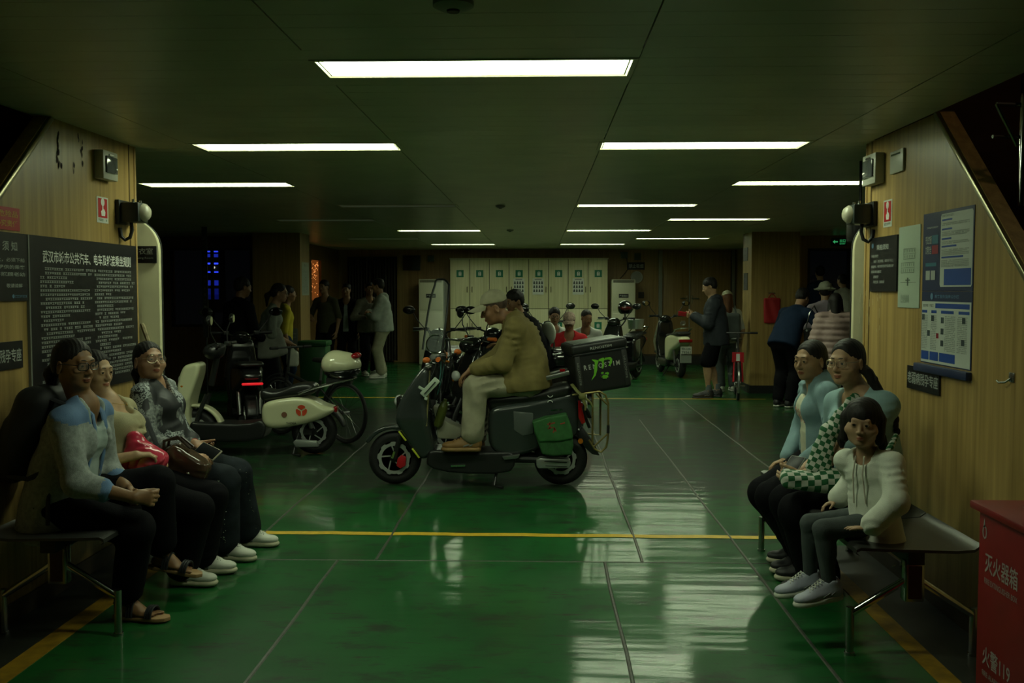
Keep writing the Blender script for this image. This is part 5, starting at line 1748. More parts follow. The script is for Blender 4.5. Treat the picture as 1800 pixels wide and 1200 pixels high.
# papers on the left column
a = on_x(535, 461, -3.60); b_ = on_x(535, 519, -3.60)
t = thing('paper_notice', 'pale printed notice on the lit side of left column', 'paper', (-3.60, 14.80, b_.z))
m_ = MB(); m_.span(0.001, .006, -.22, .22, 0, a.z - b_.z); m_.build('sheet', mat('sheet_grey', (.30, .34, .28), .5), t)
m_ = MB(); h = a.z - b_.z
for i in range(22): glyph_rows(m_, (.0072, -.18, 0), (0, 1, 0), (0, 0, 1), [(0, h * (.06 + i * .034), 16 if i < 21 else 6)], .019, h * .018, rnd)
put_text(m_, '告示', Vector((.0072, 0, h * .91)), (0, 1, 0), (0, 0, 1), .16, h * .08, centre=True); m_.build('lettering', mat('ink_grey', (.16, .18, .17), .6), t, smooth=False, kind='stuff')
a = at(497, 577, 14.5); b_ = at(524, 640, 14.5)
t = thing('column_poster', 'grey poster low on the front of left column', 'poster', ((a.x + b_.x) / 2, 14.5, b_.z))
w = (b_.x - a.x) / 2; h = a.z - b_.z
m_ = MB(); m_.span(-w, w, -.006, -.001, 0, h); m_.build('sheet', mat('sheet_slate', (.14, .15, .13), .5), t)
m_ = MB()
for i in range(9): flat_rect(m_, (0, -.0072, 0), (1, 0, 0), (0, 0, 1), -w * .8, w * (.8 if i % 3 else .3), h * (.08 + i * .095), h * (.10 + i * .095))
m_.build('lettering', mat('ink_pale', (.26, .28, .25), .5), t, smooth=False, kind='stuff')
# vertical banner pole on the left window wall and city lights beyond
a = at(359, 400, 13.0)
t = thing('banner_pole', 'dark vertical banner strip with a column of small characters', 'banner', (a.x, 13.0, 0))
m_ = MB(); m_.span(-.035, .035, -.01, .01, .9, CZ - .01); m_.cyl((0, .02, 0), (0, .02, CZ - .01), .012, 8); m_.build('strip', mat('banner_dark', (.035, .04, .038), .5), t)
m_ = MB(); 
for i in range(14): put_text(m_, '武汉轮渡欢迎您平安到达一路顺风'[i], Vector((0, -.0112, CZ - .16 - i * .085)), (1, 0, 0), (0, 0, 1), .04, .045, centre=True)
m_.build('lettering', mat('ink_grey', (.16, .18, .17), .6), t, smooth=False, kind='stuff')
# the far bank: a tower with blue light bars, seen through the left window
TY = 150.0
ta = at(375, 500, TY)
t = thing('lit_tower', 'dark tower across the river with blue light bars', 'building', (ta.x, TY, -2))
m_ = MB(); m_.span(-.95, .95, 0, 3, 0, 12); m_.build('block', mat('tower_dark', (.01, .01, .02), .7), t)
for i, (py, h, st) in enumerate(((442, .22, 1.2), (449, .5, .35), (463, .25, 1.8), (478, .22, 1.4), (497, .8, .30), (512, .9, .10), (521, .9, .06))):
    z = at(375, py, TY).z + 2
    m_ = MB(); m_.span(-.82, .82, -.06, 0, z - h / 2, z + h / 2); m_.build('light_bar', mat('blue_bar_%d' % i, (.02, .05, .5), .4, emit=(.03, .06, 1.0), estr=st), t, smooth=False)
m_ = MB(); m_.sphere((.1, -.3, at(375, 470, TY).z + 2), (.35, .2, .22), 12, 8); m_.build('beacon', mat('white_bulb', (.8, .8, .7), .3, emit=(1, .95, .8), estr=.8), t)
# ---------------------------------------------------------------- scooters and bicycles. Local axes: front towards -X, floor at z = 0
rubber = mat('tyre_rubber', (0.010, 0.010, 0.010), 0.65, bump=.1, bscale=90)
plastic_black = mat('black_plastic', (0.014, 0.015, 0.015), 0.38)
gloss_black = mat('gloss_black', (0.012, 0.013, 0.013), 0.16, coat=.6)
seat_leather = mat('seat_leather', (0.016, 0.017, 0.016), 0.34, bump=.06, bscale=180)
alloy = mat('alloy', (0.30, 0.31, 0.30), 0.32, metal=.9)
mirror_glass = mat('mirror_glass', (0.6, 0.62, 0.62), 0.04, metal=1.0)
red_lens = mat('red_lens', (0.28, 0.006, 0.008), 0.18, coat=.5)
amber = mat('amber_lens', (0.50, 0.16, 0.01), 0.25)
clear_lens = mat('clear_lens', (0.55, 0.57, 0.55), 0.12, coat=.5)
orange_rubber = mat('orange_grip', (0.62, 0.14, 0.015), 0.5)

_wheel_cache = {}
def wheel(parent, name, x, z, r, w=.095, disc=True, spokes=5, side=-1, rim_m=None, y=0.0):
    """Tyre with rim, hub, spokes and brake disc; axle along Y."""
    rim_m = rim_m or plastic_black
    mb = MB()
    prof = []
    tr = w * .52
    n = 14
    for i in range(n + 1):
        a = PI * i / n
        prof.append((r - tr + tr * math.sin(a) * 1.0, -w / 2 * math.cos(a)))
    prof = [(r - tr * 1.55, -w * .40)] + prof + [(r - tr * 1.55, w * .40)]
    mb.lathe(prof, (0, 0, 0), (0, 1, 0), 40)
    t = mb.build(name, rubber, parent); t.location = (x, y, z)
    ri = r - tr * 1.5
    mb = MB(); mb.lathe([(ri, -w * .40), (ri * .90, -w * .30), (ri * .86, -w * .1), (ri * .86, w * .1), (ri * .90, w * .30), (ri, w * .40)], (0, 0, 0), (0, 1, 0), 32)
    mb.cyl((0, -w * .5, 0), (0, w * .5, 0), ri * .26, 16)
    for i in range(spokes):
        a = 2 * PI * i / spokes + .3
        mb.bar((ri * .2 * math.cos(a), 0, ri * .2 * math.sin(a)), (ri * .9 * math.cos(a), 0, ri * .9 * math.sin(a)), .018, w * .35, up=(0, 1, 0))
    mb.build('rim', rim_m, t)
    if disc:
        mb = MB(); yy = side * w * .56
        outer, inner = [], []
        N = 72
        vs = []
        for i in range(N):
            a = 2 * PI * i / N
            ro = ri * (.93 + .035 * (1 if math.sin(a * 9) > 0 else -1))
            for (rr_, yo) in ((ro, -.003), (ro, .003), (ri * .72, .003), (ri * .72, -.003)):
                vs.append((rr_ * math.cos(a), yy + yo, rr_ * math.sin(a)))
        fs = []
        for i in range(N):
            j = (i + 1) % N
            for k in range(4):
                k2 = (k + 1) % 4
                fs.append((i * 4 + k, i * 4 + k2, j * 4 + k2, j * 4 + k))
        mb.add(vs, fs)
        for i in range(5):
            a = 2 * PI * i / 5
            mb.bar((ri * .24 * math.cos(a), yy, ri * .24 * math.sin(a)), (ri * .76 * math.cos(a + .5), yy, ri * .76 * math.sin(a + .5)), .010, .005, up=(0, 1, 0))
        mb.build('brake_disc', mat('disc_steel', (.50, .52, .50), .45, metal=.55), t)
    return t

def slab_part(name, poly, half, rnd, m, parent, h=.010, taper=None, loops=2, centre=0.0, cuts=(), extra=()):
    P = smooth_loop(poly, loops)
    lo = np.array([P[:, 0].min(), centre - half, P[:, 1].min()]) - .05
    hi = np.array([P[:, 0].max(), centre + half, P[:, 1].max()]) + .05
    f = Field(lo, hi, h)
    f.add(s_slab(P, half, rnd, 1, centre, taper), 0)
    for e, k in extra: f.add(e, k)
    for c in cuts: f.cut(c, .01)
    return f.object(name, m, parent, relax=2)

def handlebar(parent, x, z, mirrors=True, half=.33, grip_m=None, rise=.04, mh=.20, back=.06):
    mb = MB()
    mb.tube([(x + back, -half, z + rise), (x + back * .6, -half * .55, z + rise * .9), (x, -.09, z), (x, .09, z), (x + back * .6, half * .55, z + rise * .9), (x + back, half, z + rise)], .012, 10)
    hb = mb.build('handlebar', plastic_black, parent)
    for s in (-1, 1):
        m_ = MB(); m_.tube([(x + back, s * (half + .005), z + rise), (x + back * .72, s * half * .66, z + rise * .95)], [.018, .017], 12); m_.build('grip', grip_m or plastic_black, hb)
        m_ = MB(); m_.tube([(x + back * .5 - .02, s * half * .55, z + rise * .8), (x + back * .4 - .045, s * half * .72, z + rise * .6), (x + back * .6 - .04, s * half * 1.0, z + rise * .4)], .006, 8); m_.build('brake_lever', steel, hb)
        m_ = MB(); m_.box((x + back * .55, s * half * .5, z + rise * .9), (.05, .06, .045)); m_.build('switch_pod', plastic_black, hb, bevel=.008)
        if mirrors:
            m_ = MB(); m_.tube([(x + back * .45, s * half * .55, z + rise), (x + back * .3 - .02, s * half * .85, z + rise + mh * .6), (x + back * .3, s * half * 1.0, z + rise + mh)], .006, 8); st = m_.build('mirror_stalk', plastic_black, hb)
            m_ = MB(); c = Vector((x + back * .3, s * (half * 1.0 + .05), z + rise + mh + .03)); m_.sphere(c, (.022, .078, .050), 16, 10); m_.build('mirror', gloss_black, hb)
            m_ = MB(); m_.lathe([(.040, 0), (.0001, .001)], c + Vector((.0215, 0, 0)), (1, 0, 0), 16); m_.build('mirror_glass', mirror_glass, hb)
    return hb

def scooter(name, label, loc, rotz, o, group=None):
    """o: dict of colours and options."""
    t = thing(name, label, 'scooter', loc, rotz, group)
    pm = o.get('paint', gloss_black); trim_ = o.get('trim', plastic_black)
    xf, xr, r = o.get('xf', -.63), o.get('xr', .62), o.get('r', .215)
    rm = o.get('rim')
    fw = wheel(t, 'front_wheel', xf, r, r, .095, True, 5, -1, rm)
    rw = wheel(t, 'rear_wheel', xr, r, r, .105, True, 5, -1, rm)
    h = o.get('h', .011)
    # forks and fender
    hx, hz = o.get('head', (-.36, .98))
    for s in (-1, 1):
        m_ = MB(); m_.tube([(xf, s * .068, r), (xf + .05, s * .068, r + .17), (hx - .06, s * .055, hz - .38)], [.020, .023, .020], 10); m_.build('fork', trim_, t)
    pts = [(xf + (r + .020) * math.cos(a), r + (r + .020) * math.sin(a)) for a in np.linspace(R(8), R(150), 12)]
    pts += [(xf + (r + .058) * math.cos(a), r + (r + .050) * math.sin(a)) for a in np.linspace(R(150), R(8), 12)]
    slab_part('front_fender', pts, .068, .012, o.get('fender', pm), t, h * .9, loops=1)
    # apron, floorboard, rear body, seat
    ap = o.get('apron', [(-.36, 1.00), (-.30, .97), (-.30, .75), (-.30, .55), (-.27, .38), (-.22, .28), (-.34, .26), (-.45, .36), (-.52, .50), (-.53, .62), (-.47, .80), (-.41, .95)])
    zt = max(p[1] for p in ap); zb = min(p[1] for p in ap)
    slab_part('apron', ap, o.get('apron_half', .19), .04, o.get('apron_paint', pm), t, h, taper=lambda u, v: o.get('apron_half', .19) * (.52 + .48 * np.clip(1 - np.abs((v - (zb + (zt - zb) * .45)) / (zt - zb)) * 1.2, 0, 1)))
    fb = o.get('floor', [(-.32, .22), (-.30, .31), (-.1, .30), (.22, .30), (.28, .34), (.30, .22), (.2, .16), (-.2, .16)])
    slab_part('floorboard', fb, .165, .02, trim_, t, h, loops=1)
    bd = o.get('body', [(.16, .30), (.15, .55), (.16, .70), (.30, .735), (.60, .76), (.84, .74), (.92, .66), (.80, .56), (.62, .50), (.45, .42), (.36, .30), (.26, .27)])
    slab_part('side_body', bd, .165, .05, o.get('body_paint', pm), t, h, taper=lambda u, v: .165 * np.clip(1.0 - .45 * np.clip((u - .4) / .55, 0, 1), .3, 1))
    st = o.get('seat', [(.10, .70), (.12, .765), (.24, .755), (.38, .755), (.48, .795), (.68, .82), (.84, .81), (.86, .765), (.60, .735), (.3, .705)])
    slab_part('seat', st, .14, .045, seat_leather, t, h)
    if o.get('bars', True): handlebar(t, hx + .05, hz + .05, o.get('mirrors', True), grip_m=o.get('grip'), mh=o.get('mh', .2))
    m_ = MB(); m_.cyl((hx - .03, 0, hz - .30), (hx + .045, 0, hz + .05), .03, 12); m_.build('steering_column', plastic_black, t)
    if o.get('cluster', True):
        f = Field((hx - .18, -.16, hz - .12), (hx + .18, .16, hz + .16), h)
        f.add(s_ell((hx, 0, hz + .02), (.10, .115, .075)), .02); f.add(s_ell((hx + .05, 0, hz + .06), (.06, .08, .04)), .03)
        f.object('instrument_cowl', o.get('cowl', pm), t)
    hl = o.get('lamp_at', (ap[-3][0] + .0, ap[-2][1] - .06))
    m_ = MB(); m_.sphere((hl[0] - .012, 0, hl[1]), (.035, .075, .050), 16, 10); m_.build('headlight', clear_lens, t)
    for s in (-1, 1):
        m_ = MB(); m_.sphere((hl[0] + .03, s * .135, hl[1] - .05), (.022, .030, .018), 12, 8); m_.build('turn_signal', amber, t)
    tl = o.get('tail_at', (.905, .67))
    m_ = MB(); m_.box((tl[0] + .005, 0, tl[1]), (.035, o.get('tail_w', .17), o.get('tail_h', .055))); m_.build('tail_light', o.get('tail_m', red_lens), t, bevel=.010)
    rf = [(xr + .02, r * 2 + .05), (xr + .16, r * 2 + .02), (xr + .26, r + .14), (xr + .30, r + .04), (xr + .275, r + .03), (xr + .22, r + .12), (xr + .12, r * 2 - .005), (xr, r * 2 + .02)]
    slab_part('rear_fender', rf, .062, .010, trim_, t, h * .9, loops=1)
    for s in (-1, 1):
        m_ = MB(); m_.tube([(.22, s * .06, .22), (xr, s * .085, r)], [.035, .028], 10); m_.build('swing_arm', trim_, t)
    for s in (-1, 1):
        m_ = MB(); m_.tube([(xr - .01, s * .10, r + .04), (xr - .06, s * .11, .50)], .022, 10); m_.build('shock', alloy, t)
    m_ = MB(); m_.tube([(.16, -.05, .20), (.13, -.16, .02), (.20, -.19, .012)], .012, 8); m_.build('side_stand', trim_, t)
    if o.get('plate'):
        m_ = MB(); m_.box((xr + .315, 0, .50), (.006, .20, .13)); pl = m_.build('number_plate', mat('plate_white', (.45, .46, .42), .5), t)
        m_ = MB()
        for i, (s_, z_) in enumerate(((o['plate'][0], .525), (o['plate'][1], .463))):
            put_text(m_, s_, Vector((xr + .3186, 0, z_)), (0, 1, 0), (0, 0, 1), .16, .045, centre=True, bold=.01)
        m_.build('lettering', mat('plate_ink', (.03, .05, .04), .5), pl, smooth=False, kind='stuff')
    if o.get('rail', True):
        m_ = MB(); m_.tube([(.62, -.13, .80), (.74, -.14, .85), (.95, -.10, .885), (.98, 0, .885), (.95, .10, .885), (.74, .14, .85), (.62, .13, .80)], .011, 8); m_.build('grab_rail', o.get('rail_m', chrome), t)
    return t

# ---- the delivery scooter in the middle
HY, HS = 7.62, 1700.0 / 7.62
def hp2(px, py):
    return ((px - 948) / HS + .48, (853.5 - py) / HS)
def hpl(*pts):
    return [hp2(*p) for p in pts]
hero_paint = mat('charcoal_paint', (0.030, 0.038, 0.036), 0.26, coat=.4)
hero_opts = dict(
    xf=hp2(692, 0)[0], xr=hp2(986, 0)[0], r=.212, paint=hero_paint, fender=hero_paint, h=.0105,
    head=hp2(768, 636), bars=False, cluster=False,
    apron=hpl((749, 640), (758, 648), (756, 672), (753, 700), (755, 730), (762, 765), (768, 792), (746, 808), (731, 797), (707, 754), (697, 736), (700, 714), (712, 690), (734, 656)),
    floor=hpl((752, 800), (757, 786), (800, 789), (868, 790), (905, 788), (908, 812), (895, 829), (800, 829), (752, 818)),
    body=hpl((861, 790), (858, 745), (860, 712), (900, 706), (960, 696), (1012, 682), (1020, 700), (1018, 745), (1012, 770), (960, 778), (940, 790), (905, 800)),
    seat=hpl((855, 708), (857, 692), (885, 690), (930, 688), (965, 678), (996, 670), (1006, 676), (1004, 694), (960, 704), (900, 716), (862, 722)),
    lamp_at=hp2(702, 706), tail_at=hp2(1019, 712), rail=False, tail_w=.20)
hero = scooter('delivery_scooter', 'charcoal electric delivery scooter in the middle, ridden by the man in a cap', (-.48, HY, 0), 0, hero_opts)
def H3(px, py, y=0.0):
    q = hp2(px, py); return Vector((q[0], y, q[1]))
# red caliper, strips, mudguard gloss
m_ = MB(); m_.prism(hpl((699, 806), (706, 799), (714, 803), (713, 818), (704, 823), (697, 818)), (0, -.088, 0), (1, 0, 0), (0, 0, 1), (0, .03, 0)); m_.build('brake_caliper', mat('caliper_red', (.50, .012, .02), .35), hero, bevel=.004)
m_ = MB(); m_.prism(hpl((688, 804), (693, 792), (696, 793), (692, 805)), (0, -.098, 0), (1, 0, 0), (0, 0, 1), (0, .01, 0)); m_.build('fork_badge', chrome, hero)
for a, b_ in (((704, 755), (717, 771)), ((727, 785), (740, 801))):
    m_ = MB(); m_.bar(H3(*a, -.150), H3(*b_, -.165), .012, .012); m_.build('reflective_strip', mat('lime_strip', (.55, .60, .05), .4), hero, bevel=.002)
m_ = MB(); m_.span(*sorted((H3(697, 0).x, H3(711, 0).x)), -.09, .09, H3(0, 722).z, H3(0, 696).z); m_.build('headlight_housing', gloss_black, hero, bevel=.02)
m_ = MB(); m_.bar(H3(757, 650, -.10), H3(753, 745, -.175), .010, .012); m_.build('apron_trim', mat('trim_gold', (.30, .28, .12), .35, metal=.5), hero)
m_ = MB(); m_.prism(hpl((762, 712), (770, 770), (818, 772), (818, 755), (795, 745), (778, 735), (770, 714)), (0, -.08, 0), (1, 0, 0), (0, 0, 1), (0, .20, 0)); m_.build('inner_panel', mat('panel_grey', (.26, .26, .19), .5), hero, bevel=.012)
m_ = MB(); m_.bar(H3(779, 785, -.165), H3(792, 784, -.165), .01, .012); m_.bar(H3(791, 777, -.15), H3(806, 776, -.15), .01, .010); m_.build('floor_trim', chrome, hero)
m_ = MB(); m_.prism(hpl((795, 813), (795, 816), (820, 815), (820, 812)), (0, -.178, 0), (1, 0, 0), (0, 0, 1), (0, .02, 0)); m_.build('side_badge', chrome, hero)
m_ = MB(); m_.prism(hpl((884, 797), (915, 793), (912, 800), (888, 803)), (0, -.19, 0), (1, 0, 0), (0, 0, 1), (0, .06, 0)); m_.build('foot_peg', alloy, hero, bevel=.006)
m_ = MB(); m_.prism(hpl((943, 802), (950, 798), (958, 799), (1000, 800), (1003, 806), (1001, 816), (946, 817), (943, 811)), (0, -.205, 0), (1, 0, 0), (0, 0, 1), (0, .10, 0)); cov = m_.build('motor_cover', mat('satin_silver', (.34, .37, .34), .34, metal=.55), hero, bevel=.012)
m_ = MB(); m_.bar(H3(957, 804, -.2065), H3(996, 806, -.2065), .004, .006); m_.bar(H3(959, 812, -.2065), H3(996, 813, -.2065), .004, .004); m_.build('groove', plastic_black, cov)
m_ = MB(); m_.prism(hpl((903, 718), (938, 722), (938, 758), (920, 762), (904, 752)), (0, -.172, 0), (1, 0, 0), (0, 0, 1), (0, .03, 0)); m_.build('access_panel', mat('panel_sheen', (.085, .10, .095), .22), hero, bevel=.010)
# seat emblem: two arcs
m_ = MB()
for (cx, cy, a0, a1, rr_) in ((967, 690, 20, 160, 4.5), (967, 705, 200, 340, 4.5)):
    pts = [H3(cx + rr_ * math.cos(R(a)), cy + rr_ * math.sin(R(a)), -.149) for a in np.linspace(a0, a1, 9)]
    m_.tube(pts, .0035, 6)
m_.build('seat_emblem', white_print, hero)
m_ = MB(); m_.bar(H3(968, 717, -.168), H3(980, 716, -.168), .004, .010); m_.bar(H3(983, 716, -.168), H3(988, 716, -.168), .004, .012); m_.build('chrome_badge', chrome, hero)
# steering: bar runs across in Y, with mirror stalks, orange grips, cables, phone clamp
hb = handlebar(hero, hp2(772, 0)[0], hp2(0, 634)[1], False, half=.32, grip_m=orange_rubber, rise=.03, back=.02)
for (px, py, y_) in ((754, 630, -.20), (799, 622, .27)):
    m_ = MB(); m_.sphere(H3(px, py, y_), (.030, .030, .024), 14, 10); m_.build('orange_cap', orange_rubber, hero)
    m_ = MB(); m_.tube([H3(px, py + 2, y_), H3((px + 772) / 2, py + 8, y_ * .6), H3(772, 640, 0)], .008, 8); m_.build('cap_stem', plastic_black, hero)
m_ = MB(); m_.bar(H3(748, 690, -.24), H3(774, 662, -.24), .045, .055); pc_ = m_.build('phone_clamp', mat('clamp_pale', (.48, .56, .46), .35), hero, bevel=.008)
m_ = MB(); m_.bar(H3(741, 675, -.24), H3(752, 681, -.24), .02, .02); m_.bar(H3(752, 694, -.255), H3(757, 696, -.255), .03, .02); m_.build('clamp_lug', mat('clamp_pale', (.48, .56, .46), .35), pc_, bevel=.004)
m_ = MB(); m_.bar(H3(752, 687, -.268), H3(771, 666, -.268), .012, .008); m_.build('clamp_slot', plastic_black, pc_)
m_ = MB(); m_.tube([H3(776, 628, -.1), H3(778, 650, -.16), H3(777, 664, -.22)], .006, 8); m_.tube([H3(783, 632, -.1), H3(780, 660, -.16), H3(772, 690, -.18)], .004, 6); m_.build('teal_cable', mat('teal_cable', (.02, .10, .09), .4), hero)
m_ = MB()
for k in range(5): m_.tube([H3(770 + k * 5, 636, -.15 + k * .05), H3(764 + k * 6, 655 + k * 2, -.18 + k * .06), H3(770 + k * 3, 690, -.1 + k * .03)], .005, 6)
m_.build('cable', plastic_black, hero)
for k, (p0, p1) in enumerate((((782, 630), (788, 636)), ((785, 612), (791, 626)))):
    m_ = MB(); m_.bar(H3(*p0, -.22), H3(*p1, -.24), .010, .008); m_.build('lever_glint', chrome, hero)
m_ = MB(); m_.tube([H3(768, 640, 0), H3(764, 700, 0)], .035, 12); m_.build('steering_stem', plastic_black, hero)
# bottle and bundles behind the apron
m_ = MB(); m_.lathe([(.030, 0), (.038, .02), (.038, .15), (.030, .185), (.016, .205), (.016, .225), (.0001, .226)], H3(770, 748, -.09), Vector((.30, 0, 1)), 18); tag(m_.build('water_bottle', mat('olive_bottle', (.06, .075, .015), .2)), 'olive green drinking bottle hung behind the scooter apron', 'bottle'); bpy.data.objects['water_bottle'].location = (-.48, HY, 0)
f = Field((-.35, -.25, .55), (.10, .20, .95), .010)
f.add(s_ell(H3(852, 706, -.02), (.055, .10, .035)), .02); f.displace(folds(.006, 150, 20, 3.0))
yb_ = f.object('yellow_bag', mat('yellow_cloth', (.50, .46, .02), .5)); yb_.location = (-.48, HY, 0); tag(yb_, 'bright yellow cloth bundle under the rider near the scooter seat', 'bag')
# tail: red strip, plate bracket, reflector, mud flap
m_ = MB(); m_.prism(hpl((1015, 700), (1019, 700), (1028, 738), (1022, 742), (1016, 730)), (0, -.15, 0), (1, 0, 0), (0, 0, 1), (0, .03, 0)); m_.build('side_lamp', red_lens, hero, bevel=.004)
m_ = MB(); m_.cyl(H3(1020, 772, -.12), H3(1020, 772, -.105), .020, 16); m_.build('reflector', amber, hero)
m_ = MB(); m_.prism(hpl((1014, 762), (1024, 750), (1043, 777), (1054, 799), (1041, 797), (1028, 785)), (0, -.07, 0), (1, 0, 0), (0, 0, 1), (0, .14, 0)); m_.build('mud_flap', plastic_black, hero, bevel=.006)
m_ = MB(); m_.tube([H3(1012, 690, -.10), H3(1030, 735, -.08), H3(1036, 750, -.05)], .012, 8); m_.tube([H3(1012, 690, .10), H3(1030, 735, .08), H3(1036, 750, .05)], .012, 8); m_.build('tail_bracket', plastic_black, hero)
# rear rack of brass coloured tube
brass = mat('brass_tube', (.24, .19, .07), .4, metal=.7)
m_ = MB()
for y_ in (-.17,):
    m_.tube([H3(1005, 690, y_), H3(1052, 684, y_), H3(1062, 690, y_), H3(1067, 704, y_), H3(1067, 762, y_), H3(1064, 780, y_), H3(1055, 789, y_), H3(1044, 784, y_), H3(1034, 768, y_)], .0085, 8)
    m_.tube([H3(1040, 688, y_), H3(1040, 775, y_)], .008, 8); m_.tube([H3(1046, 688, y_), H3(1067, 708, y_)], .007, 8); m_.tube([H3(1042, 780, y_), H3(1067, 756, y_)], .007, 8)
m_.tube([H3(1005, 690, .15), H3(1052, 684, .15), H3(1058, 700, .15), H3(1058, 770, .15), H3(1034, 768, .15)], .0085, 8)
for q in ((1040, 688), (1052, 684)): m_.tube([H3(*q, -.17), H3(*q, .15)], .008, 8)
m_.build('rear_rack', brass, hero)
m_ = MB(); m_.cyl(H3(1067, 742, -.17), H3(1067, 756, -.17), .012, 10); m_.build('rack_sleeve', plastic_black, hero)
for y_ in (-.13, .13):
    m_ = MB(); m_.bar(H3(953, 664, y_), H3(1000, 652, y_), .03, .035); m_.build('grab_rail', alloy, hero, bevel=.006)
m_ = MB(); m_.box(H3(988, 648, -.13), (.04, .03, .02)); m_.build('red_clip', red_lens, hero)
# green canvas pannier
f = Field((.25, -.34, .20), (.90, -.10, .70), .0075)
P_ = hpl((938, 735), (960, 728), (994, 722), (1004, 748), (1007, 775), (1004, 791), (970, 794), (953, 790), (945, 768), (939, 752))
f.add(s_slab(P_, .050, .014, 1, -.215), 0)
f.displace(folds(.004, 120, 20, 2.0))
pan = f.object('pannier', mat('green_canvas', (.018, .088, .020), .7, var=.2, vscale=30), None)
pan.location = (-.48, HY, 0); tag(pan, 'green canvas satchel with faded red print hanging on the delivery scooter', 'bag')
f = Field((.25, -.34, .30), (.90, -.10, .70), .0075)
P_ = hpl((936, 734), (960, 726), (995, 720), (1004, 745), (1006, 763), (985, 767), (962, 768), (948, 769), (940, 752))
f.add(s_slab(P_, .062, .010, 1, -.215), 0)
f.displace(folds(.003, 90, 16, 5.0))
f.object('flap', mat('green_flap', (.024, .115, .026), .65, var=.2, vscale=30), pan)
m_ = MB()
for (x0, y0, x1, y1) in ((962, 738, 975, 735), (966, 734, 966, 745), (972, 742, 977, 750), (975, 744, 972, 752), (984, 737, 992, 735), (963, 745, 970, 743)):
    m_.bar(H3(x0, y0, -.278), H3(x1, y1, -.278), .002, .010)
m_.build('red_print', mat('faded_red', (.26, .045, .02), .6), pan)
# olive strap tied at the tail
m_ = MB(); m_.tube([H3(1004, 672, -.16), H3(1013, 683, -.19), H3(1021, 690, -.20)], .020, 8, squash=(1, .5)); m_.sphere(H3(1022, 692, -.20), (.030, .022, .028), 12, 8); m_.tube([H3(1022, 694, -.20), H3(1028, 708, -.20), H3(1027, 716, -.2)], [.014, .010, .006], 8); m_.tube([H3(1024, 692, -.20), H3(1036, 702, -.2), H3(1041, 712, -.2)], [.010, .008, .005], 8)
s_ = m_.build('tie_strap', mat('olive_strap', (.17, .17, .05), .7)); s_.location = (-.48, HY, 0); tag(s_, 'knotted olive strap at the tail of the delivery scooter', 'strap')
# delivery box: tilted black insulated case
case_black = mat('case_black', (.013, .014, .014), .42, bump=.05, bscale=120)
bx = thing('delivery_box', 'black delivery box with white letters and green paint strokes on scooter rack', 'box', (0, 0, 0))
bc = at(1050, 684, HY)
bx.location = (bc.x + .02, HY + .05, bc.z)
bx.rotation_euler = (0, R(-8.5), R(10))
bw, bd_, bh = .215, .20, .335
f = Field((-.30, -.30, -.05), (.30, .30, .45), .009)
f.add(s_box((0, 0, bh / 2), (bw, bd_, bh / 2), rnd=.022), 0)
f.object('case', case_black, bx, relax=1)
f = Field((-.30, -.30, .2), (.30, .30, .50), .009)
f.add(s_box((0, 0, bh + .018), (bw + .010, bd_ + .010, .040), rnd=.022), 0)
f.object('lid', case_black, bx, relax=1)
m_ = MB(); m_.span(-bw + .02, bw - .02, -bd_ + .02, bd_ - .02, bh + .056, bh + .063); m_.build('lid_panel', mat('lid_grey', (.17, .19, .17), .4), bx, bevel=.004)
m_ = MB(); m_.span(-bw - .011, bw + .011, -bd_ - .011, bd_ + .011, bh - .030, bh - .022); m_.build('rim_band', gloss_black, bx)
for sx in (-1, 1):
    m_ = MB(); m_.span(sx * (bw - .03) - .02, sx * (bw - .03) + .02, -bd_ - .006, -bd_ + .02, .02, bh - .03); cp = m_.build('corner_strip', mat('corner_grey', (.022, .023, .022), .5), bx, bevel=.004)
    m_ = MB(); put_text(m_, 'RENOSTIM', Vector((sx * (bw - .03) + .007, -bd_ - .0072, .08)), (0, 0, 1), (-1, 0, 0), .17, .016); m_.build('lettering', mat('case_print', (.22, .23, .21), .5), cp, smooth=False, kind='stuff')
O = Vector((0, -bd_ - .0012, 0)); U_, V_ = Vector((1, 0, 0)), Vector((0, 0, 1))
m_ = MB(); put_text(m_, 'R E N O S T I M', O + Vector((0, 0, .205)), U_, V_, .285, .038, centre=True, bold=.004); put_text(m_, 'RENOSTIM', Vector((0.01, -bd_ - .0115, bh + .012)), U_, V_, .17, .020, centre=True)
m_.build('lettering', mat('case_white', (.55, .57, .52), .5), bx, smooth=False, kind='stuff')
m_ = MB(); O2 = O + Vector((0, -.0012, 0))
flat_poly(m_, O2, U_, V_, [(-.10, .10), (-.072, .145), (-.062, .20), (-.052, .235), (-.075, .262), (-.045, .255), (-.02, .245), (-.035, .215), (-.042, .175), (-.060, .135)])
flat_poly(m_, O2, U_, V_, [(-.02, .255), (.02, .262), (.03, .245), (.018, .235), (.020, .205), (.005, .178), (-.006, .180), (.004, .205), (.002, .235), (-.018, .240)])
flat_poly(m_, O2, U_, V_, [(.03, .258), (.075, .258), (.088, .240), (.082, .212), (.060, .190), (.048, .192), (.066, .214), (.068, .236), (.050, .242), (.032, .240)])
for (cx, cz, r_, k) in ((.012, .115, .032, 0), (.030, .135, .020, 1), (-.005, .145, .014, 2)):
    pts = [(cx + (r_ if i % 2 else r_ * .62) * math.cos(2 * PI * i / 14), cz + (r_ if i % 2 else r_ * .62) * .7 * math.sin(2 * PI * i / 14)) for i in range(14)]
    flat_poly(m_, O2 + Vector((0, -.0005 * k, 0)), U_, V_, pts)
m_.build('green_strokes', mat('lime_paint', (.16, .50, .03), .45), bx, smooth=False, kind='stuff')
m_ = MB(); m_.tube([(-.015 + .03 * math.cos(a) + .02, O2.y - .002, .115 + .018 * math.sin(a)) for a in np.linspace(.5, 5, 12)], .0035, 6); m_.build('dark_swirl', case_black, bx)

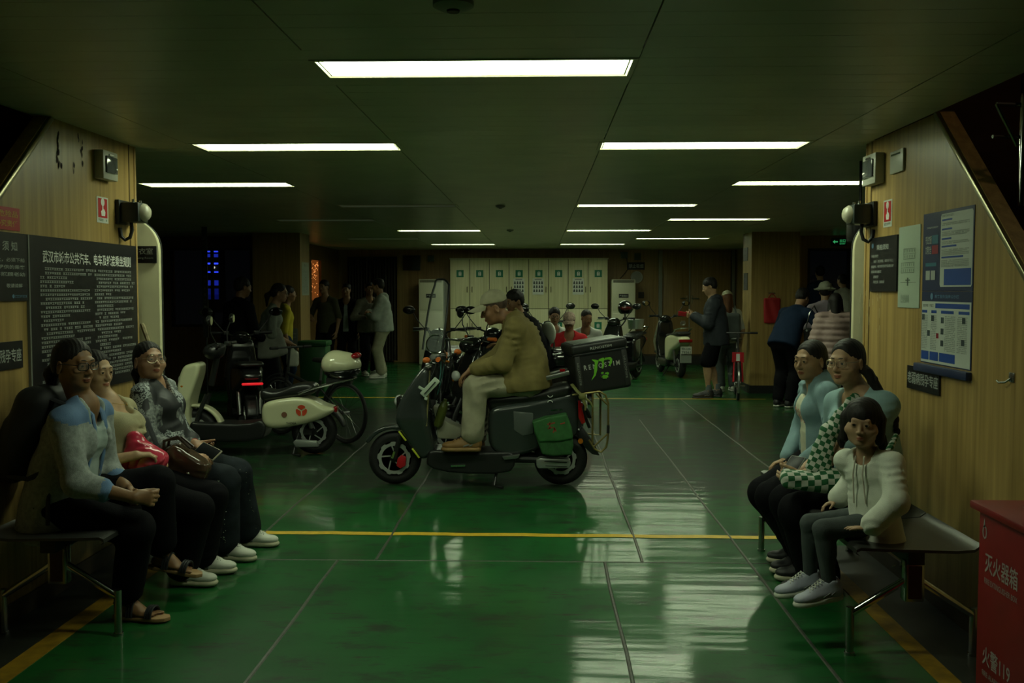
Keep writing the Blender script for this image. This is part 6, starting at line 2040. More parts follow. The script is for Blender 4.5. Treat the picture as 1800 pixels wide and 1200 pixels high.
# ---- the white scooter on the left, parked nose to the left
WY = 9.0; WS = 1700.0 / WY; WX = -2.42
def wp(px, py): return ((px - 948) / WS - WX, (510 + 1.54 * WS - py) / WS)
def wpl(*pts): return [wp(*p) for p in pts]
cream_paint2 = mat('cream_scooter', (0.58, 0.58, 0.38), 0.22, coat=.5)
wopts = dict(xf=wp(338, 0)[0], xr=wp(548, 0)[0], r=.215, paint=plastic_black, body_paint=cream_paint2, apron_paint=cream_paint2, h=.0115, fender=cream_paint2,
    head=wp(372, 622), apron=wpl((322, 643), (335, 638), (353, 636), (352, 655), (343, 680), (335, 705), (333, 738), (337, 752), (322, 748), (309, 738), (311, 705), (314, 672)), apron_half=.18,
    floor=wpl((336, 738), (350, 742), (440, 744), (462, 735), (470, 752), (460, 775), (350, 775), (336, 760)),
    body=wpl((460, 742), (460, 716), (466, 706), (490, 700), (525, 696), (550, 701), (566, 712), (587, 717), (584, 726), (560, 738), (530, 746), (490, 753), (470, 752)),
    seat=wpl((455, 690), (462, 682), (478, 688), (496, 684), (515, 675), (545, 672), (556, 680), (550, 694), (520, 697), (480, 702), (460, 706)),
    lamp_at=wp(318, 668), tail_at=wp(585, 721), tail_w=.12, rail=False, cowl=plastic_black)
white_sc = scooter('white_scooter', 'cream white electric scooter with domed top box behind the left women', (WX, WY, 0), R(3), wopts)
def W3(px, py, y=0.0):
    q = wp(px, py); return Vector((q[0], y, q[1]))
m_ = MB(); m_.tube([W3(525, 691, -.15), W3(556, 680, -.15), W3(590, 672, -.14), W3(618, 667, -.10), W3(620, 667, .10), W3(590, 672, .14), W3(525, 691, .15)], .011, 8); m_.build('grab_rail', chrome, white_sc)
m_ = MB(); o = W3(531, 729, -.160); u, v = Vector((1, 0, 0)), Vector((0, 0, 1))
tri = lambda r, a0: [(r * math.cos(R(a0 + 120 * i)), r * math.sin(R(a0 + 120 * i))) for i in range(3)]
# three red lobes with pale gaps between them
def logo3(mb, o, s):
    for i in range(3):
        a = R(90 + 120 * i)
        pts = [(.13, 0), (.52, -.68), (.80, -.62), (.95, -.32), (1.0, 0), (.95, .32), (.80, .62), (.52, .68)]
        flat_poly(mb, o, u, v, [(s * (x * math.cos(a) - y * math.sin(a)), s * (x * math.sin(a) + y * math.cos(a))) for x, y in pts])
_oq = W3(531, 720, 0)
logo3(m_, Vector((_oq.x, -.1685, _oq.z)), .052)
m_.build('red_emblem', mat('emblem_red', (.55, .06, .02), .4), white_sc, smooth=False, kind='stuff')
_q = W3(504, 744, 0)
m_ = MB(); put_text(m_, 'YADEA', Vector((_q.x, -.1685, _q.z)), (1, 0, 0), (0, 0, 1), .095, .020, bold=.01); m_.build('lettering', mat('emblem_ink', (.03, .04, .03), .4), white_sc, smooth=False, kind='stuff')
_q = W3(501, 727, 0)
m_ = MB(); flat_disc(m_, Vector((_q.x, -.1685, _q.z)), u, v, 0, 0, .026, 18); m_.build('round_sticker', mat('sticker_brown', (.16, .07, .04), .5), white_sc, smooth=False)
_q = W3(313, 712, 0)
m_ = MB(); m_.lathe([(.032, 0), (.030, .012), (.0001, .014)], Vector((_q.x + .01, -.175, _q.z)), (-.2, -1, 0), 18); m_.build('apron_button', gloss_black, white_sc)
# top box
f = Field(np.array(W3(555, 680)) - np.array([.05, .25, .05]), np.array(W3(640, 600)) + np.array([.05, .25, .05]), .0085)
cen = W3(597, 640); 
f.add(s_ell(cen + Vector((0, 0, -.01)), (.185, .18, .125)), .0)
f.add(s_ell(cen + Vector((-.06, 0, .0)), (.12, .18, .125)), .03)
zc = float(W3(0, 651).z)
f.keep(lambda X, Y, Z: np.maximum(zc + .10 * (X - cen.x) - Z, float(W3(563, 0).x) - X) + 0 * Y)
f.object('box_lid', cream_paint2, white_sc)
f = Field(np.array(W3(555, 690)) - np.array([.05, .25, .05]), np.array(W3(640, 640)) + np.array([.05, .25, .05]), .0085)
f.add(s_ell(cen + Vector((0, 0, -.045)), (.18, .175, .115)), 0); f.keep(lambda X, Y, Z: np.maximum(Z - zc - .10 * (X - cen.x) + .004, float(W3(565, 0).x) - X) + 0 * Y)
f.object('box_base', gloss_black, white_sc)
m_ = MB(); m_.sphere(W3(623, 626, -.075), (.040, .05, .028), 14, 10); m_.sphere(W3(623, 626, .075), (.040, .05, .028), 14, 10); m_.build('box_reflector', red_lens, white_sc)
m_ = MB(); m_.span(W3(572, 0).x, W3(615, 0).x, -.09, .09, W3(0, 676).z, W3(0, 664).z); m_.build('box_bracket', plastic_black, white_sc)
m_ = MB(); m_.prism(wpl((515, 776), (519, 772), (556, 774), (560, 784), (520, 785)), (0, -.16, 0), (1, 0, 0), (0, 0, 1), (0, .06, 0)); m_.build('motor_cover', mat('satin_silver', (.34, .37, .34), .34, metal=.55), white_sc, bevel=.008)

# ---- dark scooters further back
ws2 = dict(paint=gloss_black, h=.019, mh=.20)
wind = scooter('windscreen_scooter', 'black scooter with tall clear windscreen behind the delivery scooter', (-.30, 9.25, 0), R(28), dict(ws2, grip=orange_rubber, head=(-.40, 1.0)))
# windscreen: curved clear sheet in a black frame
clear = mat('windscreen_clear', (0.7, 0.8, 0.75), 0.05, alpha=.13)
m_ = MB(); N = 10
def scr(i, zf, off=0):
    y_ = -.24 + .48 * i / N
    w = (1 - .28 * zf ** 3)
    return (-.80 + .10 * zf + .35 * (y_ * y_) - off, y_ * w, .98 + .66 * zf - (.05 * (abs(y_) / .24) ** 4 if zf > .9 else 0))
rows = [0, .25, .5, .75, 1.0]
vs = [scr(i, z) for z in rows for i in range(N + 1)] + [scr(i, z, .004) for z in rows for i in range(N + 1)]
fs = []
K = N + 1
for r_ in range(len(rows) - 1):
    for i in range(N):
        a = r_ * K + i
        fs.append((a, a + 1, a + K + 1, a + K)); b0 = len(rows) * K + a; fs.append((b0 + 1, b0, b0 + K, b0 + K + 1))
m_.add(vs, fs); m_.build('windscreen', clear, wind, angle=80)
m_ = MB(); m_.tube([scr(0, z) for z in rows] + [scr(i, 1.0) for i in range(1, N)] + [scr(N, z) for z in rows[::-1]], .010, 6); m_.build('screen_frame', plastic_black, wind)
for s in (-.16, .16):
    m_ = MB(); m_.tube([(-.44, s, 1.06), (-.72, s, 1.10), (-.775, s, 1.20)], .008, 6); m_.build('screen_bracket', chrome, wind)
m_ = MB(); m_.torus((-.80, -.14, 1.05), .085, .007, (.3, 1, .1), 28, 6); m_.build('wire_ring', chrome, wind)
m_ = MB(); m_.tube([(.40, -.16, .92), (.55, -.19, .94), (.85, -.18, .96), (.98, -.1, .97)], .012, 8); m_.build('side_rail', steel, wind)
f = Field((.28, -.25, .72), (1.05, .25, 1.08), .012); f.add(s_box((.66, 0, .89), (.26, .17, .085), rnd=.05), 0); f.displace(lambda X, Y, Z: .006 * np.sin(Z * 70) + 0 * X + 0 * Y); f.object('rear_case', gloss_black, wind)
f = Field((.2, -.2, .95), (.65, .2, 1.35), .011); f.add(s_ell((.44, 0, 1.12), (.035, .14, .115)), 0); f.object('backrest', mat('backrest_white', (.55, .57, .48), .3), wind)
m_ = MB(); m_.tube([(.46, -.08, 1.04), (.46, -.08, .80)], .010, 8); m_.tube([(.46, .08, 1.04), (.46, .08, .80)], .010, 8); m_.build('backrest_bracket', chrome, wind)
sc_a = scooter('black_scooter', 'black scooter facing the lockers side by side left of its twin', (-1.18, 12.0, 0), R(84), dict(ws2, tail_m=red_lens))
def scooter_copy(src, label, loc, rz, group=None):
    c = copy_tree(src); c.location = loc; c.rotation_euler = (0, 0, rz); c['label'] = label
    if group: c['group'] = group
    return c
sc_b = scooter_copy(sc_a, 'black scooter under the rider cap line, right of its twin', (-.62, 12.3, 0), R(97))
sc_a['label'] = 'black scooter left of two parked behind the clear windscreen'
sc_b['label'] = 'black scooter right of two parked behind the clear windscreen'
sc_c = scooter_copy(sc_a, 'black scooter with raised mirrors between rider and seated red jacket man', (.02, 14.95, 0), R(110))
sc_d = scooter('dark_scooter', 'dark scooter with glowing red tail strip behind the white scooter', (-3.23, 10.47, 0), R(-68), dict(ws2, tail_m=mat('tail_glow', (.5, .01, .01), .3, emit=(1.0, .02, .03), estr=.55), tail_w=.21, tail_h=.024, rail=False, tail_at=(.93, .60)))
moto = scooter('black_motorbike', 'black motorbike with mirrors and silver basket before the right air conditioner', (1.42, 16.6, 0), R(62), dict(ws2, mh=.17))
m_ = MB(); m_.lathe([(.13, 0), (.15, .16), (.153, .17), (.146, .17), (.126, .01), (.0001, .01)], (.60, 0, .86), (0, 0, 1), 20); m_.build('basket', mat('tin', (.50, .52, .48), .3, metal=.8), moto)
f = Field((-.45, -.2, 1.0), (.05, .25, 1.5), .012)
f.add(s_ell((.55, 0, 0), (.01, .01, .01)), 0)
hm_ = thing('helmet', 'black helmet with red visor patch hung on the black motorbike mirror', 'helmet', at(1099, 541, 16.3))
f = Field((-.2, -.2, -.2), (.2, .2, .2), .011); f.add(s_ell((0, 0, 0), (.13, .145, .125)), 0); f.cut(s_ell((0, -.13, -.05), (.09, .10, .06)), .01); f.keep(lambda X, Y, Z: -.10 - Z + 0 * X + 0 * Y); f.object('shell', gloss_black, hm_)
m_ = MB(); m_.sphere((0, -.075, .0), (.10, .075, .055), 16, 10); m_.build('visor', mat('visor_red', (.10, .012, .012), .15, coat=.6), hm_)
m_ = MB(); m_.tube([(.0, .05, -.08), (0, .0, -.22), (-.06, -.02, -.30)], .012, 8); m_.build('strap', plastic_black, hm_)
rear_sc = scooter('parked_scooter', 'black scooter with cream tail seen from behind near the double door', (2.40, 17.75, 0), R(-81), dict(ws2, body_paint=cream_paint2, plate=('鄂A·5286', '79361'), tail_w=.24, tail_at=(.90, .66)))
m_ = MB(); m_.span(.90, .93, -.10, .10, .28, .42); m_.build('lower_plate', mat('plate_grey', (.20, .22, .20), .5), rear_sc)
m_ = MB()
for i in range(4): m_.box((.72 + .01 * i, 0, .93 + .022 * i), (.02, .10 - .02 * abs(i - 1.5), .018))
m_.build('seat_ornament', alloy, rear_sc)

# ---- bicycles
def bicycle(name, label, loc, rz, R_=.29, frame_m=None, fold=False):
    t = thing(name, label, 'bicycle', loc, rz)
    wb = R_ * 3.3
    fm = frame_m or plastic_black
    for nm, x in (('front_wheel', -wb / 2), ('rear_wheel', wb / 2)):
        m_ = MB(); m_.torus((0, 0, 0), R_ - .018, .018, (0, 1, 0), 44, 10); w_ = m_.build(nm, rubber, t); w_.location = (x, 0, R_)
        m_ = MB(); m_.torus((0, 0, 0), R_ - .042, .009, (0, 1, 0), 40, 8); m_.cyl((0, -.04, 0), (0, .04, 0), .018, 12); m_.build('rim', alloy, w_)
        m_ = MB()
        for i in range(20):
            a = 2 * PI * i / 20; s_ = .025 if i % 2 else -.025
            m_.tube([(.016 * math.cos(a + .6), s_, .016 * math.sin(a + .6)), ((R_ - .045) * math.cos(a), 0, (R_ - .045) * math.sin(a))], .0013, 4)
        m_.build('spokes', steel, w_, kind='stuff')
        m_ = MB(); m_.torus((x, 0, R_), R_ + .022, .016, (0, 1, 0), 22, 6, arc=(R(200), R(320))); m_.build('mudguard', alloy if fold else plastic_black, t)
    bb_ = Vector((.03, 0, R_ + .0)); seat_ = Vector((.14, 0, .62)); headt = Vector((-wb / 2 + .14, 0, .72)); headb = Vector((-wb / 2 + .10, 0, .55))
    m_ = MB(); m_.tube([headb, bb_], .022, 10); m_.tube([headt - Vector((0, 0, .06)), seat_ - Vector((0, 0, .1))], .018, 10); m_.tube([bb_, seat_], .017, 10)
    for s in (-1, 1):
        m_.tube([bb_ + Vector((0, s * .02, 0)), (wb / 2, s * .055, R_)], .009, 8); m_.tube([seat_ - Vector((0, 0, .1)), (wb / 2, s * .055, R_)], .008, 8)
        m_.tube([headb + Vector((0, s * .03, 0)), (-wb / 2, s * .05, R_)], .012, 8)
    m_.tube([headb, headt], .02, 10)
    m_.build('frame', fm, t)
    m_ = MB(); m_.tube([seat_, seat_ + Vector((.03, 0, .18))], .013, 10); sp_ = m_.build('seat_post', alloy, t)
    f = Field((-.05, -.14, .74), (.36, .14, .92), .010); f.add(s_econe(seat_ + Vector((-.09, 0, .205)), seat_ + Vector((.12, 0, .205)), (.03, .025), (.085, .03), (0, 1, 0)), 0); f.object('saddle', seat_leather, t)
    m_ = MB(); m_.tube([headt, headt + Vector((.03, 0, .22))], .013, 10); m_.tube([headt + Vector((.05, -.26, .22)), headt + Vector((.03, -.1, .22)), headt + Vector((.03, .1, .22)), headt + Vector((.05, .26, .22))], .011, 8); hb_ = m_.build('handlebar', plastic_black, t)
    for s in (-1, 1):
        m_ = MB(); m_.tube([headt + Vector((.05, s * .27, .22)), headt + Vector((.045, s * .17, .22))], .016, 10); m_.build('grip', rubber, hb_)
    m_ = MB(); m_.torus(bb_, .075, .008, (0, 1, 0), 26, 6); m_.bar(bb_, bb_ + Vector((.12, -.05, -.10)), .014, .014); m_.bar(bb_, bb_ + Vector((-.12, .05, .10)), .014, .014); m_.box(bb_ + Vector((.12, -.09, -.10)), (.08, .07, .02)); m_.box(bb_ + Vector((-.12, .09, .10)), (.08, .07, .02)); m_.build('crank', alloy, t)
    return t
bicycle('black_bicycle', 'black bicycle whose rear wheel shows behind the white scooter', (-2.36, 9.93, 0), R(-36), .31)
bicycle('folding_bicycle', 'small red and black folding bicycle leaning at the right column', (2.84, 13.95, 0), R(81), .25, plastic_black, True)
fb = bpy.data.objects['folding_bicycle']
m_ = MB(); m_.tube([(-.30, -.045, .52), (-.40, -.055, .26)], .022, 8); m_.tube([(-.30, .045, .52), (-.40, .055, .26)], .022, 8); m_.box((-.30, 0, .60), (.05, .16, .14)); m_.build('red_fork', mat('bike_red', (.42, .012, .02), .3), fb)
m_ = MB(); m_.box((-.335, 0, .60), (.01, .05, .10)); m_.build('white_panel', white_print, fb)
# ---------------------------------------------------------------- clothes
def cloth(name, col, rough=.8, var=.12, vs=14, bump=.15, bs=220):
    return mat(name, col, rough, spec=.25 if max(col) > .05 else .06, var=var, vscale=vs, bump=bump, bscale=bs)
c_black = cloth('cloth_black', (.006, .006, .0075)); c_grey = cloth('cardigan_grey', (.27, .29, .285), .85, .2, 60)
c_blue = cloth('cardigan_blue', (.12, .20, .36)); c_pale = cloth('shirt_pale', (.33, .39, .38)); c_beige = cloth('blouse_beige', (.36, .32, .19), .6, .08)
c_white = cloth('sweat_white', (.60, .62, .54)); c_sky = cloth('hoodie_sky', (.19, .29, .32)); c_sky2 = cloth('tee_sky', (.25, .38, .40)); c_tee = cloth('tee_cream', (.50, .50, .38))
c_olive = cloth('jacket_olive', (.195, .155, .055), .8, .15); c_khaki = cloth('trousers_khaki', (.33, .31, .22)); c_denim = cloth('denim_dark', (.016, .020, .024), .8, .5, 9)
c_legg = cloth('leggings_grey', (.060, .072, .072)); c_char = cloth('wind_char', (.030, .034, .040), .5); c_red = cloth('jacket_red', (.52, .025, .03)); c_shirt = cloth('shirt_white', (.42, .44, .40))
c_navy = cloth('navy', (.012, .022, .045)); c_pink = cloth('puffer_pink', (.34, .24, .22), .5); c_yellow = cloth('shirt_yellow', (.40, .33, .02)); c_dkol = cloth('shirt_dark_olive', (.055, .055, .030)); c_taupe = cloth('top_taupe', (.15, .145, .11))
c_hood = cloth('hoodie_pale', (.34, .37, .33)); c_chino = cloth('chino_beige', (.30, .29, .20)); c_gtee = cloth('shirt_sage', (.17, .19, .16))
sh_white = mat('sneaker_white', (.52, .53, .46), .55); sh_cream = mat('sole_cream', (.50, .47, .34), .6); sh_black = mat('shoe_black', (.015, .015, .016), .5); sh_brown = mat('shoe_tan', (.22, .115, .035), .6); sh_lilac = mat('sneaker_lilac', (.36, .37, .46), .55)
lace_w = mat('lace_white', (.50, .50, .45), .7); lace_d = mat('lace_dark', (.03, .03, .03), .7)

def patch_print():
    m = bpy.data.materials.new('patchwork_print'); m.use_nodes = True; nt = m.node_tree; L = nt.links; b = nt.nodes['Principled BSDF']
    tc = nt.nodes.new('ShaderNodeTexCoord')
    v1 = nt.nodes.new('ShaderNodeTexVoronoi'); v1.inputs['Scale'].default_value = 11; v1.distance = 'CHEBYCHEV'
    v2 = nt.nodes.new('ShaderNodeTexVoronoi'); v2.inputs['Scale'].default_value = 110
    v3 = nt.nodes.new('ShaderNodeTexNoise'); v3.inputs['Scale'].default_value = 60
    for n in (v1, v2, v3): L.new(tc.outputs['Object'], n.inputs['Vector'])
    r2 = nt.nodes.new('ShaderNodeValToRGB'); r2.color_ramp.interpolation = 'CONSTANT'; r2.color_ramp.elements[0].color = (.012, .014, .018, 1); r2.color_ramp.elements[1].color = (.33, .36, .37, 1); r2.color_ramp.elements[1].position = .44
    L.new(v2.outputs['Distance'], r2.inputs[0])
    r3 = nt.nodes.new('ShaderNodeValToRGB'); r3.color_ramp.elements[0].position = .35; r3.color_ramp.elements[1].position = .65; r3.color_ramp.elements[0].color = (.03, .035, .04, 1); r3.color_ramp.elements[1].color = (.22, .24, .23, 1)
    L.new(v3.outputs['Fac'], r3.inputs[0])
    sp = nt.nodes.new('ShaderNodeSeparateColor'); L.new(v1.outputs['Color'], sp.inputs[0])
    def mix(f, a, c):
        x = nt.nodes.new('ShaderNodeMix'); x.data_type = 'RGBA'; L.new(f, x.inputs[0])
        for i, q in ((6, a), (7, c)):
            if isinstance(q, tuple): x.inputs[i].default_value = q
            else: L.new(q, x.inputs[i])
        return x.outputs[2]
    def gt(src, t):
        x = nt.nodes.new('ShaderNodeMath'); x.operation = 'GREATER_THAN'; L.new(src, x.inputs[0]); x.inputs[1].default_value = t; return x.outputs[0]
    c = mix(gt(sp.outputs[0], .62), (.011, .012, .016, 1), r2.outputs[0]); c = mix(gt(sp.outputs[1], .70), c, r3.outputs[0])
    L.new(c, b.inputs['Base Color']); b.inputs['Roughness'].default_value = .55
    return m
patch = patch_print()
def checker(name, c0, c1, scale):
    m = bpy.data.materials.new(name); m.use_nodes = True; nt = m.node_tree; b = nt.nodes['Principled BSDF']
    tc = nt.nodes.new('ShaderNodeTexCoord'); ck = nt.nodes.new('ShaderNodeTexChecker'); ck.inputs['Scale'].default_value = scale
    ck.inputs['Color1'].default_value = (*c0, 1); ck.inputs['Color2'].default_value = (*c1, 1)
    nt.links.new(tc.outputs['UV'], ck.inputs['Vector']); nt.links.new(ck.outputs[0], b.inputs['Base Color']); b.inputs['Roughness'].default_value = .8
    return m

def orient(t, n, long):
    z = nrm(n); y = Vector(long); y = nrm(y - z * y.dot(z)); x = y.cross(z)
    t.rotation_euler = Matrix((x, y, z)).transposed().to_euler()
    return t
def frame_of(loc, rz):
    inv = Matrix.Rotation(-rz, 3, 'Z'); l = Vector(loc)
    global fz
    def fz(px, py, Y, z):
        q = inv @ (at(px, py, Y) - l); q.z = z
        return q
    return lambda px, py, Y: inv @ (at(px, py, Y) - l)

# ---------------------------------------------------------------- left bench
LA, RA = (-2.215, 4.36, 0), R(-90)
f_ = frame_of(LA, RA)
def cardigan_paint(cen, b):
    o = np.zeros(len(cen), int)
    N = np.array(b.neck[:]); U2 = np.array(b.U2[:])
    hgt = (cen - N) @ U2
    o[hgt > -.048 * b.k] = 1
    for q in (1, -1):
        e, w = np.array(b.el[q][:]), np.array(b.wr[q][:]); d = w - e; L2 = d @ d
        t = ((cen - e) @ d) / L2
        near_ = np.linalg.norm(cen - (e + np.clip(t, 0, 1)[:, None] * d), axis=1) < .085
        o[(t > .46) & near_] = 1
    return o
A = person('woman in grey and blue cardigan with glasses, hands clasped, nearest on left bench', LA, RA, 1.62,
    dict(pelvis=(0, 0, .565), lean=12, slouch=10, head=f_(131, 640, 4.33), headyaw=-24, headpitch=4,
         handR=f_(234, 874, 4.20), elbowR=(.25, -.5, -1), handL=f_(226, 862, 4.42), elbowL=(-.5, -.3, -1),
         footR=fz(222, 1077, 4.40, .095), toeR=-6, kneeR=(.1, 1, .5), footL=f_(286, 970, 4.66), toeL=-4, tipL=-8, kneeL=(-.1, 1, .8)),
    'tan', (.24, .125, .060), 'ponytail', near=True, female=True, fat=1.04, face_fat=.004, barefoot=True, look=(.05, -.1),
    top=dict(mat=c_pale, sleeve=0, collar=.03, vneck=.07, folds=.003, hem=.05), over=dict(name='cardigan', mat=[c_grey, c_blue], paint=cardigan_paint, sleeve=1.45, sleeve_ease=.010, ease=.024, open=(.050, .085), hem=.16, neck=.075, folds=.0042, seed=1.3),
    bottom=dict(mat=c_black, folds=.004, flare=.022, upto=1.84), shoes=dict(kind='sandal', mat=sh_black),
    hands={1: ((-.42, .9, -.15), (-1, -.35, -.1), (40, 55, 35), 75), -1: ((.55, .8, -.20), (.9, -.5, -.3), (40, 55, 35), 75)})
add_glasses(A, A.root, mat('frame_black', (.012, .012, .013), .3), 'square', .0245, .0022)
for q in (1, -1):
    m_ = MB(); pts = [A.neck - A.Fv * .02 + A.Rv * q * .062 + A.U2 * .025, A.neck + A.Fv * .065 + A.Rv * q * .05 - A.U2 * .02, A.neck + A.Fv * .098 + A.Rv * q * .052 - A.U2 * .075, A.chest + A.Fv * .125 + A.Rv * q * .058, A.waist + A.Fv * .13 + A.Rv * q * .075]
    m_.tube(pts, [.010, .016, .016, .012, .010], 8, squash=(1, .5)); m_.build('placket', [c_blue], A.root)
# her backpack and its straps
bp_ = thing('backpack', 'black backpack on the back of the cardigan woman', 'backpack', LA, RA)
f = Field((-.30, -.48, .50), (.30, .05, 1.18), .010)
c_ = A.chest - A.Fv * .20 - A.U * .07
f.add(s_box(c_, (.15, .085, .23), Matrix((A.Rv, A.Fv, A.U)).transposed(), rnd=.07), 0); f.add(s_box(c_ - A.Fv * .075 - A.U * .06, (.11, .035, .12), Matrix((A.Rv, A.Fv, A.U)).transposed(), rnd=.03), .03); f.displace(folds(.004, 120, 16, 4))
f.object('pack', mat('pack_black', (.010, .011, .013), .65), bp_)
for q in (1, -1):
    m_ = MB(); sp = A.sh[q] + A.U2 * .062 - A.Rv * q * .045
    m_.tube([c_ + A.U * .20 + A.Rv * q * .07 + A.Fv * .06, sp - A.Fv * .05, sp + A.Fv * .020], .017, 8, squash=(1, .35)); m_.build('strap', mat('pack_strap', (.014, .016, .022), .7), bp_)
m_ = MB(); m_.tube([A.waist + A.Rv * .150 + A.U * .07 + A.Fv * .03, A.waist + A.Rv * .172 - A.Fv * .02, A.waist + A.Rv * .175 - A.U * .05 - A.Fv * .08, c_ - A.U * .18 + A.Rv * .15], [.024, .016, .012, .010], 6, squash=(.4, 1)); m_.build('strap', mat('pack_strap', (.014, .016, .022), .7), bp_)
m_ = MB(); m_.tube([A.waist + A.Rv * .165 - A.U * .0 + A.Fv * .01, A.waist + A.Rv * .192 - A.U * .12 + A.Fv * .04, A.P + A.Rv * .20 + A.Fv * .06 - A.U * .04], .010, 6, squash=(1, .4)); m_.build('strap_tail', mat('pack_strap', (.014, .016, .022), .7), bp_)

LB, RB = (-2.10, 4.93, 0), R(-90)
f_ = frame_of(LB, RB)
B = person('woman in draped beige blouse behind the cardigan woman, hand on pink bag', LB, RB, 1.52,
    dict(pelvis=(0, 0, .540), lean=-20, slouch=6, head=f_(168, 652, 4.93), headyaw=-22, headpitch=4, headroll=0,
         handL=f_(272, 792, 4.98), elbowL=(-.7, -.3, -.8), handR=f_(238, 800, 4.74), elbowR=(.6, -.4, -.8),
         footR=fz(318, 1003, 4.93, .09), footL=fz(352, 985, 5.14, .09), toeR=-4, toeL=4),
    'fair', (.46, .29, .17), 'tied_bun', near=True, female=True, look=(.1, 0),
    top=dict(name='blouse', mat=c_beige, sleeve=.55, flare=.014, neck=.088, neckfront=.045, ease=.018, folds=.006, seed=2.6, hem=.02, cowl=True), bottom=dict(mat=c_black, flare=.045, folds=.004), shoes=dict(mat=sh_white, solemat=sh_cream, lace=lace_w),
    hands={-1: ((.12, .8, -.7), (.3, -.3, -.9), (22, 30, 24), 25), 1: ((-.5, .85, .0), (-.3, .2, -.9), (25, 30, 20), 25)})
m_ = MB(); m_.torus(B.el[-1].lerp(B.wr[-1], .93), .0265, .004, nrm(B.wr[-1] - B.el[-1]), 20, 6); m_.build('bracelet', mat('frame_black', (.012, .012, .013), .3), B.root)
m_ = MB(); m_.tube([B.neck + B.Rv * (.055 * math.cos(t)) + B.Fv * (.03 + .055 * math.sin(t)) - B.U2 * (.005 + .03 * math.sin(t)) for t in np.linspace(0, PI, 12)], .0014, 5); m_.sphere(B.neck + B.Fv * .088 - B.U2 * .038, .005, 8, 6); m_.build('necklace', mat('gold', (.5, .35, .12), .3, metal=1), B.root)
m_ = MB(); m_.tube([B.sh[-1] + B.U2 * .05 - B.Fv * .05, B.sh[-1] + B.U2 * .053 + B.Rv * .03, B.chest + B.Fv * .12 - B.Rv * .11, B.waist + B.Fv * .12 - B.Rv * .13], .020, 8, squash=(1, .3)); m_.build('dark_strap', mat('pack_strap', (.014, .016, .022), .7), B.root)
# pink bag on her lap
pk = at(254, 808, 4.83)
pb = thing('pink_bag', 'shiny pink plastic bag on the lap of the beige blouse woman', 'bag', pk, R(-90))
f = Field((-.14, -.16, -.14), (.14, .16, .16), .0065)
f.add(s_box((0, 0, 0), (.065, .105, .085), rotm(R(-32), 0, 0), rnd=.045), 0); f.add(s_cone((0, -.06, .06), (0, -.05, .11), .03, .04), .04); f.displace(folds(.008, 160, 26, 5.0))
f.object('bag', mat('pink_film', (.55, .035, .075), .22, coat=.3), pb)
# folded dark cloth and a yellow bag on the bench between the two
yb2 = thing('yellow_bag', 'small yellow bag squeezed between the two nearest women on left bench', 'bag', at(200, 846, 4.62), R(-90))
f = Field((-.12, -.16, -.10), (.12, .16, .12), .008); f.add(s_box((0, 0, 0), (.05, .10, .05), rotm(R(-20), 0, 0), rnd=.03), 0); f.displace(folds(.006, 150, 24, 6.0)); f.object('bag', mat('yellow_cloth', (.50, .46, .02), .5), yb2)

LC, RC = (-2.16, 5.46, 0), R(-90)
f_ = frame_of(LC, RC)
Cw = person('woman in black and white patchwork blouse holding phone, far end of left bench', LC, RC, 1.58,
    dict(pelvis=(0, 0, .56), lean=-8, slouch=4, head=f_(262, 634, 5.42), headyaw=-40, headpitch=-9, headroll=-2,
         handR=f_(332, 802, 5.25), elbowR=(.7, -.4, -.7), handL=f_(342, 780, 5.50), elbowL=(-.6, -.2, -.8),
         footR=fz(392, 968, 5.42, .09), footL=fz(432, 944, 5.72, .09), toeR=-10, toeL=-4),
    'mid', (.36, .20, .12), 'tied', near=True, female=True, fat=1.16, face_fat=.010, look=(0, .2),
    top=dict(name='blouse', mat=patch, sleeve=1.75, flare=.012, vneck=.13, collar=.03, ease=.022, folds=.005, seed=.6, hem=.12, armfat=1.15), bottom=dict(name='jeans', mat=c_denim, flare=.050, folds=.005, seed=3.0), shoes=dict(mat=sh_white, solemat=sh_cream, lace=lace_w),
    hands={1: ((-.45, 1, -.05), (-.2, .1, -1), (22, 26, 20), 15), -1: ((.50, .9, -.25), (.2, 0, 1), (20, 25, 20), 25)})
add_glasses(Cw, Cw.root, mat('frame_gold', (.45, .40, .28), .25, metal=.8), 'oval', .0255, .0014)
m_ = MB(); rs = random.Random(4)
for q in (1, -1):
    for i in range(60):
        t = rs.random(); k_ = Cw.kn[q].lerp(Cw.an[q], t) if rs.random() < .75 else Cw.hip[q].lerp(Cw.kn[q], .5 + .5 * t)
        d_ = Vector((.075 + .02 * t, .015 + rs.uniform(-.03, .03), .02)) if q == 1 else Vector((.06, .05 + rs.uniform(-.03, .03), .03))
        m_.sphere(k_ + d_ * (1.0 + .1 * rs.random()), .0032, 6, 4)
m_.build('sequins', mat('sequin', (.8, .8, .75), .15, metal=1.0), Cw.root, kind='stuff')
m_ = MB()
for (t, s_) in ((.93, 1), (1.0, 1.2), (.86, .8)):
    for j in range(5):
        a = Cw.hip[-1].lerp(Cw.kn[-1], t) + Vector((.02 - .02 * j, .02 + .012 * s_, .066)); m_.tube([a, a + Vector((.01, .025, -.004)), a + Vector((.018, .04, -.018))], .003, 5)
m_.build('frayed_threads', mat('thread_pale', (.34, .36, .34), .8), Cw.root, kind='stuff')
m_ = MB(); m_.torus(Cw.el[-1].lerp(Cw.wr[-1], .95), .027, .004, nrm(Cw.wr[-1] - Cw.el[-1]), 20, 6); m_.build('red_cord', mat('cord_red', (.35, .02, .02), .6), Cw.root)
